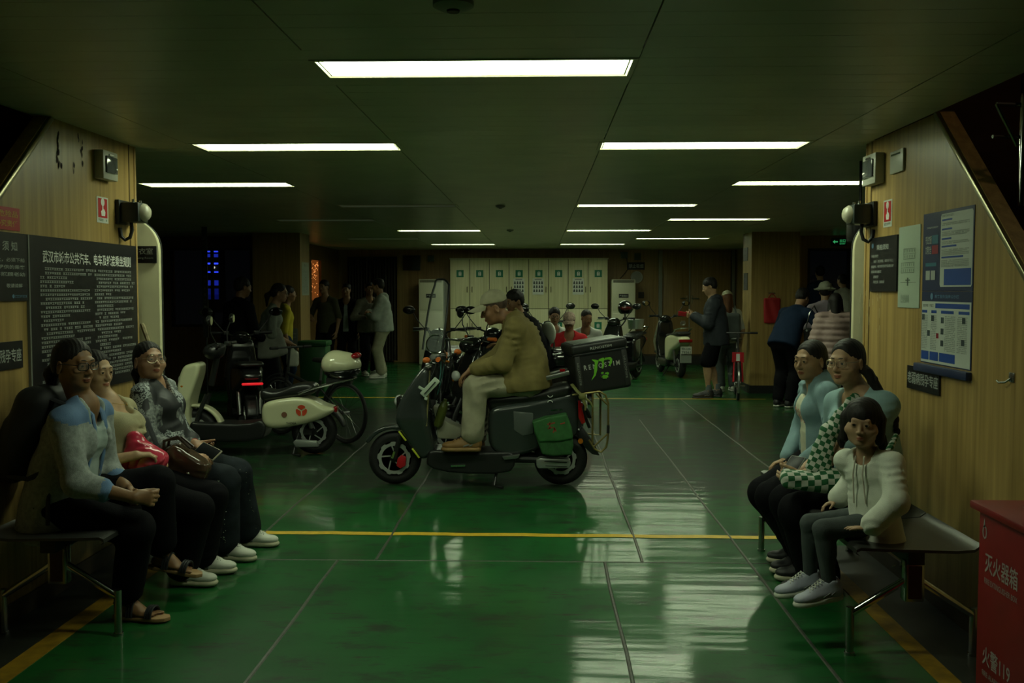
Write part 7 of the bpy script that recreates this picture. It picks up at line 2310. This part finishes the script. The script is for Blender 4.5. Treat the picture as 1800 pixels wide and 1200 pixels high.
def phone_at(label, p, rot, case, screen_m):
    t = thing('phone', label, 'phone', p); t.rotation_euler = rot
    m_ = MB(); m_.box((0, 0, 0), (.078, .160, .010)); m_.build('case', case, t, bevel=.004)
    m_ = MB(); m_.box((0, 0, .0052), (.070, .150, .002)); m_.build('screen', screen_m, t, bevel=.0008)
    return t
scr_off = mat('screen_off', (.008, .009, .011), .4, spec=.12)
ph = phone_at('dark phone with pale case in the hands of patchwork blouse woman', at(366, 793, 5.34), (0, 0, 0), mat('case_cream', (.42, .38, .28), .5), scr_off); orient(ph, (-.15, -.62, .75), (.80, -.45, -.25))
hbg = thing('handbag', 'dark brown shiny handbag on the lap of patchwork blouse woman', 'handbag', at(322, 822, 5.12), R(-90))
f = Field((-.17, -.20, -.17), (.17, .20, .20), .0075)
f.add(s_box((0, 0, -.01), (.06, .13, .10), rotm(R(-28), 0, 0), rnd=.045), 0); f.add(s_box((0, .02, .05), (.066, .10, .045), rotm(R(-34), 0, 0), rnd=.03), .02); f.displace(folds(.005, 130, 22, 7.0))
f.object('pouch', mat('bag_brown', (.060, .034, .020), .22, coat=.4), hbg)
m_ = MB(); m_.tube([(.02, -.10, .06), (.03, -.09, .15), (.02, -.02, .17), (.02, .05, .11)], .009, 8); m_.tube([(-.02, -.10, .06), (-.02, -.08, .15), (-.02, -.01, .16), (-.02, .05, .11)], .009, 8); m_.build('handles', mat('bag_strap', (.03, .018, .012), .3), hbg)
m_ = MB(); m_.sphere((.066, .05, -.02), .012, 10, 8); m_.box((.07, -.06, .0), (.006, .02, .05)); m_.build('clasp', chrome, hbg)

# ---------------------------------------------------------------- right bench
def tee_print(cen, b):
    d = cen - np.array(b.chest[:]); x, z, y = d @ np.array(b.Rv[:]), d @ np.array(b.U2[:]), d @ np.array(b.Fv[:])
    w = np.sin(x * 230 + 3 * np.sin(z * 120)) + np.sin(z * 260 + 2 * np.sin(x * 140))
    return ((np.abs(x) < .075) & (z < .005) & (z > -.075) & (y > .04) & (w > .25)).astype(int)
LD, RD = (1.64, 5.42, 0), R(90)
f_ = frame_of(LD, RD)
D = person('woman in light blue hoodie over white tee, farthest on right bench', LD, RD, 1.56,
    dict(pelvis=(0, .03, .585), lean=6, slouch=4, head=f_(1424, 633, 5.40), headyaw=34, headpitch=3,
         handR=f_(1382, 808, 5.60), elbowR=(.7, -.2, -.6), handL=f_(1408, 815, 5.20), elbowL=(-.7, -.3, -.6),
         footR=fz(1412, 985, 5.42, .09), footL=fz(1416, 992, 5.26, .09)),
    'tan2', (.34, .20, .11), 'tied', near=True, female=True, face_fat=.003, look=(.0, 0),
    top=dict(name='tee', mat=[c_tee, mat('tee_pink', (.50, .16, .13), .7)], paint=tee_print, sleeve=0, neck=.074, folds=.003, hem=.06), over=dict(name='hoodie', mat=c_sky, sleeve=1.9, hood=True, ease=.024, sleeve_ease=.010, open=(.060, .075), hem=.10, folds=.0055, seed=1.9, cuffs=True),
    bottom=dict(mat=c_black, flare=.04, legfat=1.22), shoes=dict(mat=sh_black, solemat=sh_cream),
    hands={1: ((-.1, 1, -.3), (-.2, 0, -1), (25, 30, 20), 20), -1: ((.2, 1, -.3), (.2, 0, -1), (25, 30, 20), 20)})
LE, RE = (1.665, 4.87, 0), R(90)
f_ = frame_of(LE, RE)
E = person('woman in sky blue tee with glasses and long braid, middle of right bench', LE, RE, 1.60,
    dict(pelvis=(0, 0, .565), lean=6, slouch=4, twist=24, head=f_(1488, 636, 4.86), headyaw=40, headpitch=3, 
         handR=f_(1412, 826, 5.02), elbowR=(.6, -.4, -.7), handL=f_(1412, 838, 4.72), elbowL=(-.6, -.6, -.6),
         footR=fz(1432, 985, 5.10, .09), footL=fz(1440, 1010, 4.90, .09), toeR=-4),
    'fair2', (.42, .255, .15), 'braid', near=True, female=True, fat=1.16, face_fat=.010, look=(0, 0),
    top=dict(name='tee', mat=c_sky2, sleeve=.85, flare=.016, neck=.086, neckfront=.035, ease=.024, folds=.005, seed=.9, hem=.10, armfat=1.2), bottom=dict(mat=c_black, flare=.060, folds=.004, upto=1.97), shoes=dict(mat=sh_black, solemat=sh_cream),
    hands={1: ((-.25, 1, -.05), (-.1, .3, 1), (30, 34, 26), 20), -1: ((.15, 1, -.25), (.9, .0, .3), (26, 32, 24), 20)})
add_glasses(E, E.root, mat('frame_gold', (.45, .40, .28), .25, metal=.8), 'square', .0250, .0014)
m_ = MB(); q0 = E.hp(0, -.10, -.02)
pts = [q0] + [f_(px, py, Y) for (px, py, Y) in ((1526, 655, 4.78), (1542, 682, 4.76), (1556, 706, 4.74), (1567, 728, 4.72), (1574, 746, 4.70), (1577, 758, 4.70))]
m_.tube(pts, [.028, .026, .023, .020, .018, .016, .006], 10)
for i in range(1, 5):
    for s in (-1, 1): m_.sphere(pts[i].lerp(pts[i + 1], .5) + Vector((.008 * s, .010 * s, 0)), (.016, .016, .024), 8, 6)
m_.sphere(pts[-1], (.016, .016, .02), 8, 6)
m_.build('braid', bpy.data.materials['hair_12'], E.root)
# checkered shoulder bag: pouch on the lap and a wide knotted strap
chk = checker('green_check', (.50, .52, .46), (.008, .10, .030), 1.0)
def uv_wrap(o, fn):
    me = o.data; uv = me.uv_layers.new(name='uv')
    for lp in me.loops:
        c = me.vertices[lp.vertex_index].co; uv.data[lp.index].uv = fn(c)
cb = thing('checkered_bag', 'green and white checkered cloth bag on the lap of braided woman', 'bag', LE, RE)
pc = f_(1428, 846, 4.66)
f = Field(np.array(pc[:]) - .26, np.array(pc[:]) + .26, .0075)
f.add(s_box(pc, (.075, .15, .042), rotm(R(5), 0, R(-8)), rnd=.035), 0); f.add(s_ell(pc + Vector((0, -.08, .02)), (.08, .08, .05)), .04); f.displace(folds(.005, 110, 20, 2.2))
o_ = f.object('pouch', chk, cb); uv_wrap(o_, lambda c: (c.y / .030 + 50.1, (c.x * .7 + c.z) / .030 + 50.2))
strap = [f_(1508, 690, 4.84), f_(1497, 705, 4.76), f_(1478, 730, 4.72), f_(1459, 758, 4.69), f_(1447, 790, 4.67), f_(1438, 825, 4.66)]
f = Field(np.array([min(p[i] for p in strap) - .1 for i in range(3)]), np.array([max(p[i] for p in strap) + .1 for i in range(3)]), .0075)
rr_ = [.016, .022, .026, .034, .040, .050]
for i in range(5): f.add(s_econe(strap[i], strap[i + 1], (rr_[i] * 1.25, rr_[i] * .6), (rr_[i + 1] * 1.25, rr_[i + 1] * .6), (.35, .9, .2)), .02)
f.add(s_ell(strap[3], (.045, .045, .038)), .02); f.displace(folds(.004, 150, 24, 1.2))
o_ = f.object('strap', chk, cb); uv_wrap(o_, lambda c: ((c.y + c.z * .5) / .024 + 50.1, (c.z - c.y * .5) / .024 + 50.3))
back = [f_(1575, 765, 4.66), f_(1566, 785, 4.58), f_(1556, 800, 4.52)]
m_ = MB(); m_.tube(back, [.012, .016, .012], 8); o_ = m_.build('back_strap', chk, cb); uv_wrap(o_, lambda c: (c.x / .02 + 50.1, c.z / .02 + 50.3))
ph = phone_at('phone with dark screen in the hand of braided woman', at(1393, 820, 4.84), (0, 0, 0), mat('case_silver', (.36, .36, .32), .35, metal=.5), scr_off); orient(ph, (-.30, -.42, .86), (-.55, -.65, -.2))

LF, RF = (1.465, 4.22, 0), R(92)
f_ = frame_of(LF, RF)
Fg = person('little girl in white sweatshirt and grey leggings at near end of right bench', LF, RF, 1.03,
    dict(pelvis=(0, 0, .535), lean=6, slouch=2, twist=40, hiptwist=8, head=f_(1517, 742, 4.20), head_h=.200, headyaw=62, headpitch=4, headroll=-2, shoulders=.108,
         handL=f_(1527, 928, 4.05), elbowL=(-.8, -1, .1), handR=f_(1470, 880, 4.36), elbowR=(.6, -.5, -.5),
         footR=f_(1424, 1012, 4.30), footL=f_(1458, 1026, 4.16), toeR=6, toeL=10, kneeR=(0, 1, .5), kneeL=(0, 1, .5), tipR=-8, tipL=-8),
    'girl', (.42, .26, .16), 'bob', near=True, female=True, face_fat=.012, look=(.25, 0),
    top=dict(name='sweatshirt', mat=c_white, sleeve=1.86, ease=.030, sleeve_ease=.022, flare=.016, neck=.072, neckfront=.03, collar=.01, hem=.10, hemflare=.05, folds=.0055, seed=2.2), bottom=dict(name='leggings', mat=c_legg, flare=.004, ease=.006, upto=1.95, folds=.003), shoes=dict(mat=sh_lilac, solemat=sh_white, lace=lace_w, scale=1.30, sole=.030),
    hands={-1: ((.25, 1, -.02), (0, 0, -1), (4, 6, 8), 10), 1: ((-.1, 1, -.3), (-.3, 0, -1), (20, 25, 20), 20)})
m_ = MB()
for q in (1, -1): m_.tube([Fg.hp(q * .088, -.005, -.06), Fg.hp(q * .098, .0, -.10), Fg.hp(q * .095, .005, -.14)], [.020, .022, .008], 8)
m_.build('pigtails', bpy.data.materials['hair_12'], Fg.root)
m_ = MB()
for q in (1, -1): m_.tube([Fg.neck + Fg.Fv * .062 + Fg.Rv * q * .02, Fg.chest + Fg.Fv * .100 + Fg.Rv * q * .022 + Fg.U * .02, Fg.waist + Fg.Fv * .105 + Fg.Rv * q * .028], .0035, 6)
m_.build('drawstring', mat('cord_pale', (.45, .42, .34), .7), Fg.root)

# ---------------------------------------------------------------- the rider in the middle
LG, RG = (-.085, 7.62, 0), R(90)
f_ = frame_of(LG, RG)
G = person('man in olive jacket and pale cap astride the delivery scooter', LG, RG, 1.70,
    dict(pelvis=(0, 0, .835), lean=6, slouch=18, head=f_(868, 541, 7.62), headyaw=8, headpitch=20, head_h=.248,
         handR=f_(828, 652, 7.80), elbowR=(.6, -.5, -.7), handL=f_(828, 650, 7.44), elbowL=(-.5, -.6, -.8),
         footR=f_(836, 772, 7.80), footL=f_(830, 770, 7.43), toeR=-3, toeL=3, kneeR=(.2, 1, .6), kneeL=(-.2, 1, .6)),
    'rider', (.27, .135, .07), 'buzz', hair_col=(.085, .055, .040), near=True, look=(0, -.3),
    top=dict(mat=c_pale, sleeve=0, neck=.064, hem=.02, folds=.002), over=dict(name='jacket', mat=c_olive, sleeve=1.82, ease=.040, sleeve_ease=.012, collar=.055, open=(.035, .05), hem=.075, hemflare=.02, lap=.30, fw=.30, folds=.011, seed=1.1, neck=.066, neckfront=.02),
    bottom=dict(mat=c_khaki, flare=.030, ease=.020, folds=.013, seed=.4, upto=1.90), shoes=dict(mat=sh_brown, solemat=mat('sole_tan', (.26, .15, .05), .6), lace=lace_d, scale=1.08),
    hands={-1: ((.12, .75, -.55), (.1, -.4, -.9), (20, 28, 22), 20), 1: ((-.12, .75, -.55), (-.1, -.4, -.9), (20, 28, 22), 20)})
def cap_on(b, m, brim=.105):
    f = Field(b.head - Vector((.20,) * 3), b.head + Vector((.20,) * 3), .0065)
    f.add(b.hell((0, -.014, .052), (.084, .101, .080)), 0)
    n = np.array((b.HM @ Vector((0, -.18, 1)))[:]); c0 = float(Vector(n).dot(b.hp(0, .06, .046)))
    f.keep(lambda X, Y, Z: c0 - (X * n[0] + Y * n[1] + Z * n[2]))
    o = f.object('cap', m, b.root)
    mb = MB(); N = 14
    top = []
    for i in range(N + 1):
        a = PI * i / N; x = .080 * math.cos(a)
        top.append((b.hp(x, .055 + .02 * math.sin(a), .058 - .02 * (x / .08) ** 2), b.hp(x * .92, .070 + (brim + .012) * math.sin(a) ** .7, .046 - .030 * (x / .08) ** 2 - .004)))
    vs = [p for t in top for p in t] + [p - b.HM @ Vector((0, 0, .004)) for t in top for p in t]
    K = 2 * (N + 1); fs = []
    for i in range(N):
        a0, a1, b0, b1 = 2 * i, 2 * i + 1, 2 * i + 2, 2 * i + 3
        fs += [(a0, a1, b1, b0), (K + a0, K + b0, K + b1, K + a1), (a1, K + a1, K + b1, b1), (a0, b0, K + b0, K + a0)]
    mb.add(vs, fs); mb.build('visor', m, o, angle=70)
    mb = MB(); mb.sphere(b.hp(0, -.014, .132), .008 * b.hs, 8, 6); mb.build('button', m, o)
    return o
cap_on(G, cloth('cap_pale', (.40, .38, .26), .8))
m_ = MB()
for q in (-1,):
    for (t, o_) in ((.15, .03), (.45, .05)): m_.sphere(G.waist + G.Fv * .16 + G.Rv * (-.045) + G.U * (.1 - t * .4), .009, 8, 6)
m_.build('buttons', mat('button_brown', (.08, .05, .02), .4), G.root)
m_ = MB()
for q in (1, -1): m_.tube([G.neck + G.Rv * q * .068 + G.Fv * .035 + G.U2 * .01, G.neck + G.Rv * q * .075 + G.Fv * .095 - G.U2 * .07, G.chest + G.Rv * q * .055 + G.Fv * .150 + G.U2 * .0, G.waist + G.Rv * q * .04 + G.Fv * .150], [.016, .026, .018, .008], 8, squash=(1, .45))
m_.build('lapel', c_olive, G.root)
m_ = MB()
for q in (1, -1): m_.cyl(G.an[q] - Vector((0, 0, -.01)), G.an[q] + Vector((0, 0, .10)), .045, 14)
m_.build('socks', cloth('sock_grey', (.10, .12, .13)), G.root)

# ---------------------------------------------------------------- people behind
LH, RH = (-.01, 9.42, 0), R(116)
f_ = frame_of(LH, RH)
Hm = person('man in black jacket on the windscreen scooter, behind the rider', LH, RH, 1.58,
    dict(pelvis=(0, 0, .85), lean=20, slouch=8, headyaw=10, headpitch=14, handR=(.24, .50, 1.04), handL=(-.24, .50, 1.04), elbowR=(.8, -.3, -.6), elbowL=(-.8, -.3, -.6), footR=(.12, .42, .40), footL=(-.12, .42, .40), kneeR=(.2, 1, .5), kneeL=(-.2, 1, .5)),
    'tan', (.24, .125, .060), 'short', top=dict(name='jacket', mat=c_black, ease=.034, sleeve_ease=.01, collar=.03, sleeve=1.95, hem=.08), bottom=dict(mat=c_black), shoes=dict(mat=sh_black))

def chair(label, loc, rz, col):
    t = thing('plastic_chair', label, 'chair', loc, rz, 'plastic chairs')
    m_ = MB(); m_.box((0, 0, .435), (.42, .42, .025)); m_.build('seat', col, t, bevel=.01)
    m_ = MB(); m_.box((0, -.20, .69), (.40, .022, .34), rotm(R(8), 0, 0)); m_.build('backrest', col, t, bevel=.01)
    for sx in (-1, 1):
        for sy in (-1, 1):
            m_ = MB(); m_.tube([(sx * .20, sy * .20, 0), (sx * .18, sy * .18, .43)], [.014, .017], 8); m_.build('leg', col, t)
    return t
chw = mat('chair_white', (.50, .52, .46), .4)
for (lab, x, y) in (('white plastic chair under the man in the red jacket', .40, 12.42), ('white plastic chair under the man in white shirt with glasses', .17, 13.65), ('white plastic chair under the close cropped man in white shirt', .68, 13.65)):
    chair(lab, (x, y, 0), R(180), chw)
sit = lambda lean=6: dict(pelvis=(0, 0, .535), lean=lean, slouch=10, headpitch=12, handR=(.12, .30, .66), handL=(-.12, .30, .66), footR=(.12, .42, .09), footL=(-.12, .42, .09))
I1 = person('seated man in bright red jacket and pale patterned cap, beyond the delivery box', (.40, 12.42, 0), R(172), 1.58, dict(sit(10), headyaw=6, headpitch=24), 'mid2', (.34, .19, .11), 'short',
    top=dict(mat=c_tee, sleeve=0, hem=.03, folds=.002), over=dict(name='jacket', mat=c_red, sleeve=1.9, ease=.030, collar=.03, open=(.035, .03), hem=.08), bottom=dict(mat=c_black), shoes=dict(mat=sh_black))
cap_on(I1, mat('cap_pattern', (.42, .30, .24), .8, var=.5, vscale=40), .07)
m_ = MB(); m_.box(I1.chest + I1.Fv * .15 + I1.U * .03, (.20, .03, .03), rotm(0, R(-8), 0)); m_.build('chest_strap', c_black, I1.root)
I2 = person('seated man in white shirt with glasses, left of the red jacket man', (.17, 13.65, 0), R(205), 1.64, dict(sit(4), headyaw=-20, headpitch=8), 'mid2', (.34, .19, .11), 'short', top=dict(mat=c_shirt, sleeve=1.9, ease=.022, collar=.025), bottom=dict(mat=c_black), shoes=dict(mat=sh_black))
add_glasses(I2, I2.root, mat('frame_black', (.012, .012, .013), .3), 'square', .0245, .0022)
I3 = person('seated man in white shirt with close cropped hair, right of red jacket man', (.68, 13.65, 0), R(165), 1.60, dict(sit(8), headyaw=40, headpitch=16), 'rider', (.20, .10, .055), 'buzz', hair_col=(.03, .026, .022), top=dict(mat=c_shirt, sleeve=1.2, ease=.022), bottom=dict(mat=c_black), shoes=dict(mat=sh_black))

# standing man in shorts with a red phone
LJ = (2.53, 13.9, 0)
J = person('standing man in charcoal windbreaker and black shorts looking at red phone', LJ, R(82), 1.74, dict(lean=2, slouch=8, headpitch=20, handR=(.09, .30, 1.17), handL=(-.09, .32, 1.17), elbowR=(.6, -.4, -1), elbowL=(-.6, -.4, -1), footR=(.10, -.03, .095), footL=(-.10, .10, .095)),
    'fair3', (.38, .23, .13), 'short', top=dict(name='windbreaker', mat=c_char, ease=.045, sleeve_ease=.018, sleeve=1.95, hem=.15, folds=.009, hood=True), bottom=dict(name='shorts', mat=c_black, upto=.92, flare=.018, ease=.014, folds=.004), shoes=dict(mat=sh_black, scale=1.05),
    hands={1: ((-.2, 1, .2), (-.8, .2, .3), (35, 40, 30), 20), -1: ((.2, 1, .2), (.8, .2, .3), (35, 40, 30), 20)})
m_ = MB()
for q in (1, -1): m_.cyl(J.an[q] + Vector((0, 0, .02)), J.an[q] + Vector((0, 0, .10)), .042, 12)
m_.build('socks', cloth('sock_grey', (.10, .12, .13)), J.root)
jp = J.world(Vector((-.05, .46, 1.20)))
t = phone_at('bright red phone held by the standing man in shorts', jp, (0, 0, 0), mat('phone_red', (.60, .02, .04), .3), mat('screen_lit', (.2, .22, .25), .2, emit=(.8, .9, 1.0), estr=.25))
orient(t, (.25, .80, .55), (-.9, .3, .15))
# woman in a cap beyond the folding bicycle
K_ = person('woman in pale cap with long brown hair seen from behind beside right column', (2.86, 14.75, 0), R(8), 1.54, dict(lean=0), 'fair3', (.38, .23, .13), 'long', hair_col=(.10, .040, .015), female=True, top=dict(mat=c_shirt, sleeve=.9, ease=.02), bottom=dict(mat=c_legg, flare=.02), shoes=dict(mat=sh_white))
cap_on(K_, cloth('cap_pale', (.40, .38, .26), .8), .07)
t = thing('grey_backpack', 'slate grey backpack on the back of capped long haired woman', 'backpack', (2.86, 14.75, 0), R(8))
f = Field((-.2, -.32, .7), (.2, -.05, 1.3), .012); f.add(s_box((0, -.185, 1.0), (.125, .065, .20), rnd=.05), 0); f.object('pack', cloth('pack_slate', (.10, .115, .11)), t)
for q in (1, -1):
    m_ = MB(); m_.tube([(q * .07, -.16, 1.17), (q * .09, -.04, 1.29), (q * .10, .10, 1.20), (q * .13, .10, 1.0), (q * .12, -.14, .86)], .014, 6); m_.build('strap', cloth('pack_slate', (.10, .115, .11)), t)

# group by the curtains
W1 = person('standing man in pale hoodie and beige chinos, arms folded, near the curtain', (-2.74, 16.9, 0), R(105), 1.76, dict(lean=2, headpitch=10, headyaw=-20, handR=(-.12, .26, 1.16), handL=(.10, .24, 1.12), elbowR=(.8, .1, -1), elbowL=(-.8, .1, -1), footR=(.10, .0, .095), footL=(-.10, .05, .095)),
    'mid2', (.34, .19, .11), 'short', top=dict(name='hoodie', mat=c_hood, sleeve=1.95, ease=.040, sleeve_ease=.016, hood=True, hem=.10, folds=.008), bottom=dict(name='chinos', mat=c_chino, flare=.02, ease=.02, folds=.006), shoes=dict(mat=sh_white, solemat=sh_white))
W2 = person('standing man in taupe top and black trousers facing the hooded man', (-3.08, 17.35, 0), R(215), 1.70, dict(lean=1, headyaw=-20, handR=(.14, .22, 1.05), handL=(-.12, .24, 1.10), elbowR=(.7, -.2, -1), elbowL=(-.7, -.2, -1)), 'mid2', (.34, .19, .11), 'short', top=dict(mat=c_taupe, sleeve=1.9, ease=.03, hem=.10), bottom=dict(mat=c_black), shoes=dict(mat=sh_white))
W3p = person('standing man in open dark jacket over pale shirt, third from the curtain end', (-3.50, 17.6, 0), R(175), 1.68, dict(lean=2), 'mid2', (.34, .19, .11), 'short', top=dict(mat=c_pale, sleeve=0, hem=.08), over=dict(name='jacket', mat=c_black, ease=.03, open=(.03, .05), hem=.14), bottom=dict(mat=c_black), shoes=dict(mat=sh_black))
W4 = person('standing man in dark olive shirt beside left column', (-3.80, 17.2, 0), R(160), 1.74, dict(lean=2, handR=(.16, .25, 1.05), elbowR=(.7, -.2, -1)), 'mid2', (.34, .19, .11), 'short', top=dict(mat=c_dkol, sleeve=1.0, flare=.01, hem=.12), bottom=dict(mat=c_black), shoes=dict(mat=sh_black))
# group behind the white scooter
X1 = person('man in black standing behind the white scooter, back to the camera', (-3.72, 11.75, 0), R(-35), 1.72, dict(lean=4, headpitch=10, headyaw=-15, handR=(.14, .28, .95), handL=(-.14, .28, .95), elbowR=(.6, -.4, -.8), elbowL=(-.6, -.4, -.8)), 'tan', (.24, .125, .060), 'short', top=dict(name='jacket', mat=c_black, ease=.035, sleeve_ease=.012, hem=.14), bottom=dict(mat=c_black), shoes=dict(mat=sh_black))
X2 = person('woman in sage shirt and long black skirt stooping behind the white scooter', (-3.44, 12.1, 0), R(-82), 1.66, dict(lean=8, slouch=10, headpitch=8, handR=(.10, .30, .88), handL=(-.12, .22, .90), elbowR=(.3, -.5, -.8), elbowL=(-.4, -.4, -.8)), 'mid2', (.34, .19, .11), 'tied', female=True, top=dict(mat=c_gtee, sleeve=1.05, flare=.014, ease=.02, hem=.06), bottom=dict(name='skirt', mat=c_black, skirt=.80, flare=.04), shoes=dict(mat=sh_black))
add_glasses(X2, X2.root, mat('frame_black', (.012, .012, .013), .3), 'oval', .024, .002)
t = thing('pale_coat', 'pale grey coat draped over the arm of the stooping woman', 'coat', (-3.44, 12.1, 0), R(-82))
f = Field((-.05, -.1, .55), (.40, .45, 1.15), .012); f.add(s_econe((.16, .05, 1.02), (.19, .10, .74), (.16, .05), (.20, .045), (.1, 1, 0)), 0); f.displace(folds(.008, 90, 14, 3.3)); f.object('coat', cloth('coat_grey', (.26, .27, .23)), t)
t = thing('white_carrier_bag', 'white plastic carrier bag hanging from the hand of stooping woman', 'bag', X2.world(X2.wr[1] + Vector((0, .03, -.30))), R(-82))
f = Field((-.12, -.14, -.05), (.12, .14, .30), .010); f.add(s_box((0, 0, .10), (.05, .075, .10), rnd=.035), 0); f.add(s_cone((0, 0, .18), (0, 0, .25), .035, .012), .03); f.displace(folds(.007, 140, 22, 1.0)); f.object('bag', mat('bag_white', (.50, .52, .44), .4), t)
X3 = person('person in yellow shirt farther back beside left column', (-3.55, 13.3, 0), R(-70), 1.62, dict(lean=2, headyaw=10), 'tan', (.24, .125, .060), 'short', top=dict(mat=c_yellow, sleeve=1.0, flare=.014, ease=.025, hem=.0), bottom=dict(mat=c_navy), shoes=dict(mat=sh_black))

# group at the right window
t = thing('window_ledge', 'wooden ledge seat under the right window', 'ledge', (4.95, 14.95, 0))
m_ = MB(); m_.span(-.95, .95, -.45, .45, .50, .55); m_.build('top', wood_mid, t, bevel=.006)
m_ = MB(); m_.span(-.95, .95, -.40, .45, .0, .50); m_.build('base', wood_dark, t)
Y1 = person('man in navy sweater bending forward at the right window, black strap on back', (3.24, 12.8, 0), R(-48), 1.72, dict(lean=30, slouch=14, headpitch=34, pelvis=(0, -.03, .88), handR=(.20, .50, 1.0), handL=(-.16, .52, 1.0), elbowR=(.8, -.2, -.5), elbowL=(-.8, -.2, -.5)), 'mid2', (.34, .19, .11), 'short', top=dict(name='sweater', mat=c_navy, ease=.032, sleeve_ease=.01, hem=.10), bottom=dict(mat=c_black, ease=.02), shoes=dict(mat=sh_black, solemat=sh_white))
t = thing('black_shoulder_bag', 'glossy black shoulder bag at the side of bending navy man', 'bag', (3.56, 12.66, .98))
f = Field((-.2, -.12, -.25), (.2, .12, .2), .012); f.add(s_box((0, 0, -.06), (.12, .05, .13), rnd=.04), 0); f.object('pouch', gloss_black, t)
m_ = MB(); m_.tube([(-.10, 0, .06), (-.05, .02, .26), (.02, .06, .36), (.10, .04, .2), (.10, 0, .06)], .008, 6); m_.build('strap', gloss_black, t)
Y2 = person('woman in pale pink puffer jacket with dark hair, back turned, at right window', (3.72, 12.25, 0), R(-12), 1.52, dict(lean=3, headpitch=4), 'fair3', (.38, .23, .13), 'long', female=True, fat=1.15, top=dict(name='puffer_jacket', mat=c_pink, ease=.050, sleeve_ease=.045, collar=.04, hem=.16, quilt=.020, folds=.003, sleeve=1.95), bottom=dict(mat=c_black), shoes=dict(mat=sh_white))
Y3 = person('person in crumpled pale bucket hat between navy man and window', (3.90, 13.35, 0), R(-20), 1.66, dict(lean=3), 'fair3', (.38, .23, .13), 'short', female=True, top=dict(mat=cloth('lilac', (.36, .30, .36)), sleeve=1.0, flare=.016, ease=.03), bottom=dict(mat=c_black), shoes=dict(mat=sh_white))
f = Field(Y3.head - Vector((.22,) * 3), Y3.head + Vector((.22,) * 3), .009)
f.add(Y3.hell((0, -.01, .058), (.092, .108, .085)), 0); f.add(Y3.hell((0, 0, .030), (.150, .160, .022)), .03); f.cut(Y3.hell((0, 0, -.04), (.10, .12, .075)), .01); f.displace(folds(.010, 120, 26, 3.0)); f.object('bucket_hat', cloth('hat_pale', (.36, .37, .30)), Y3.root)
Y4 = person('dark haired child standing tall on the window ledge', (4.24, 14.75, .55), R(-5), 1.36, dict(lean=0, head_h=.20), 'fair3', (.38, .23, .13), 'short', top=dict(mat=c_navy, sleeve=1.9, ease=.02), bottom=dict(mat=c_black), shoes=dict(mat=sh_black))
Y5 = person('small child in white top on the window ledge, next to stair wall', (4.60, 14.72, .55), R(20), 1.22, dict(lean=2, head_h=.195), 'fair3', (.38, .23, .13), 'short', top=dict(mat=c_white, sleeve=1.0, flare=.02, ease=.03), bottom=dict(mat=c_red, ease=.02), shoes=dict(mat=sh_white))
t = thing('pink_bag', 'small pink and white bag on the deck beside bending navy man', 'bag', (3.50, 12.95, 0))
f = Field((-.15, -.1, -.05), (.15, .1, .5), .010); f.add(s_box((0, 0, .15), (.10, .05, .15), rnd=.03), 0); f.displace(folds(.005, 110, 20, 1.0)); f.object('bag', mat('bag_rose', (.42, .14, .17), .6), t)
m_ = MB(); m_.tube([(-.06, 0, .28), (-.04, 0, .38), (.04, 0, .38), (.06, 0, .28)], .007, 6); m_.build('handle', mat('bag_rose', (.42, .14, .17), .6), t)
# green bin and dark stool by the left column
t = thing('green_bin', 'dark green waste bin at the foot of left column', 'bin', (-3.32, 14.2, 0))
m_ = MB(); m_.prism([(-.17, 0), (.17, 0), (.20, .72), (-.20, .72)], (0, -.17, 0), (1, 0, 0), (0, 0, 1), (0, .34, 0)); m_.build('body', mat('bin_green', (.008, .075, .018), .45), t, bevel=.015)
m_ = MB(); m_.span(-.215, .215, -.19, .19, .722, .80); m_.build('lid', mat('bin_green', (.008, .075, .018), .45), t, bevel=.02)
for q in (1, -1):
    m_ = MB(); m_.cyl((q * .14, .17, .05), (q * .18, .17, .05), .05, 14); m_.build('wheel', rubber, t)
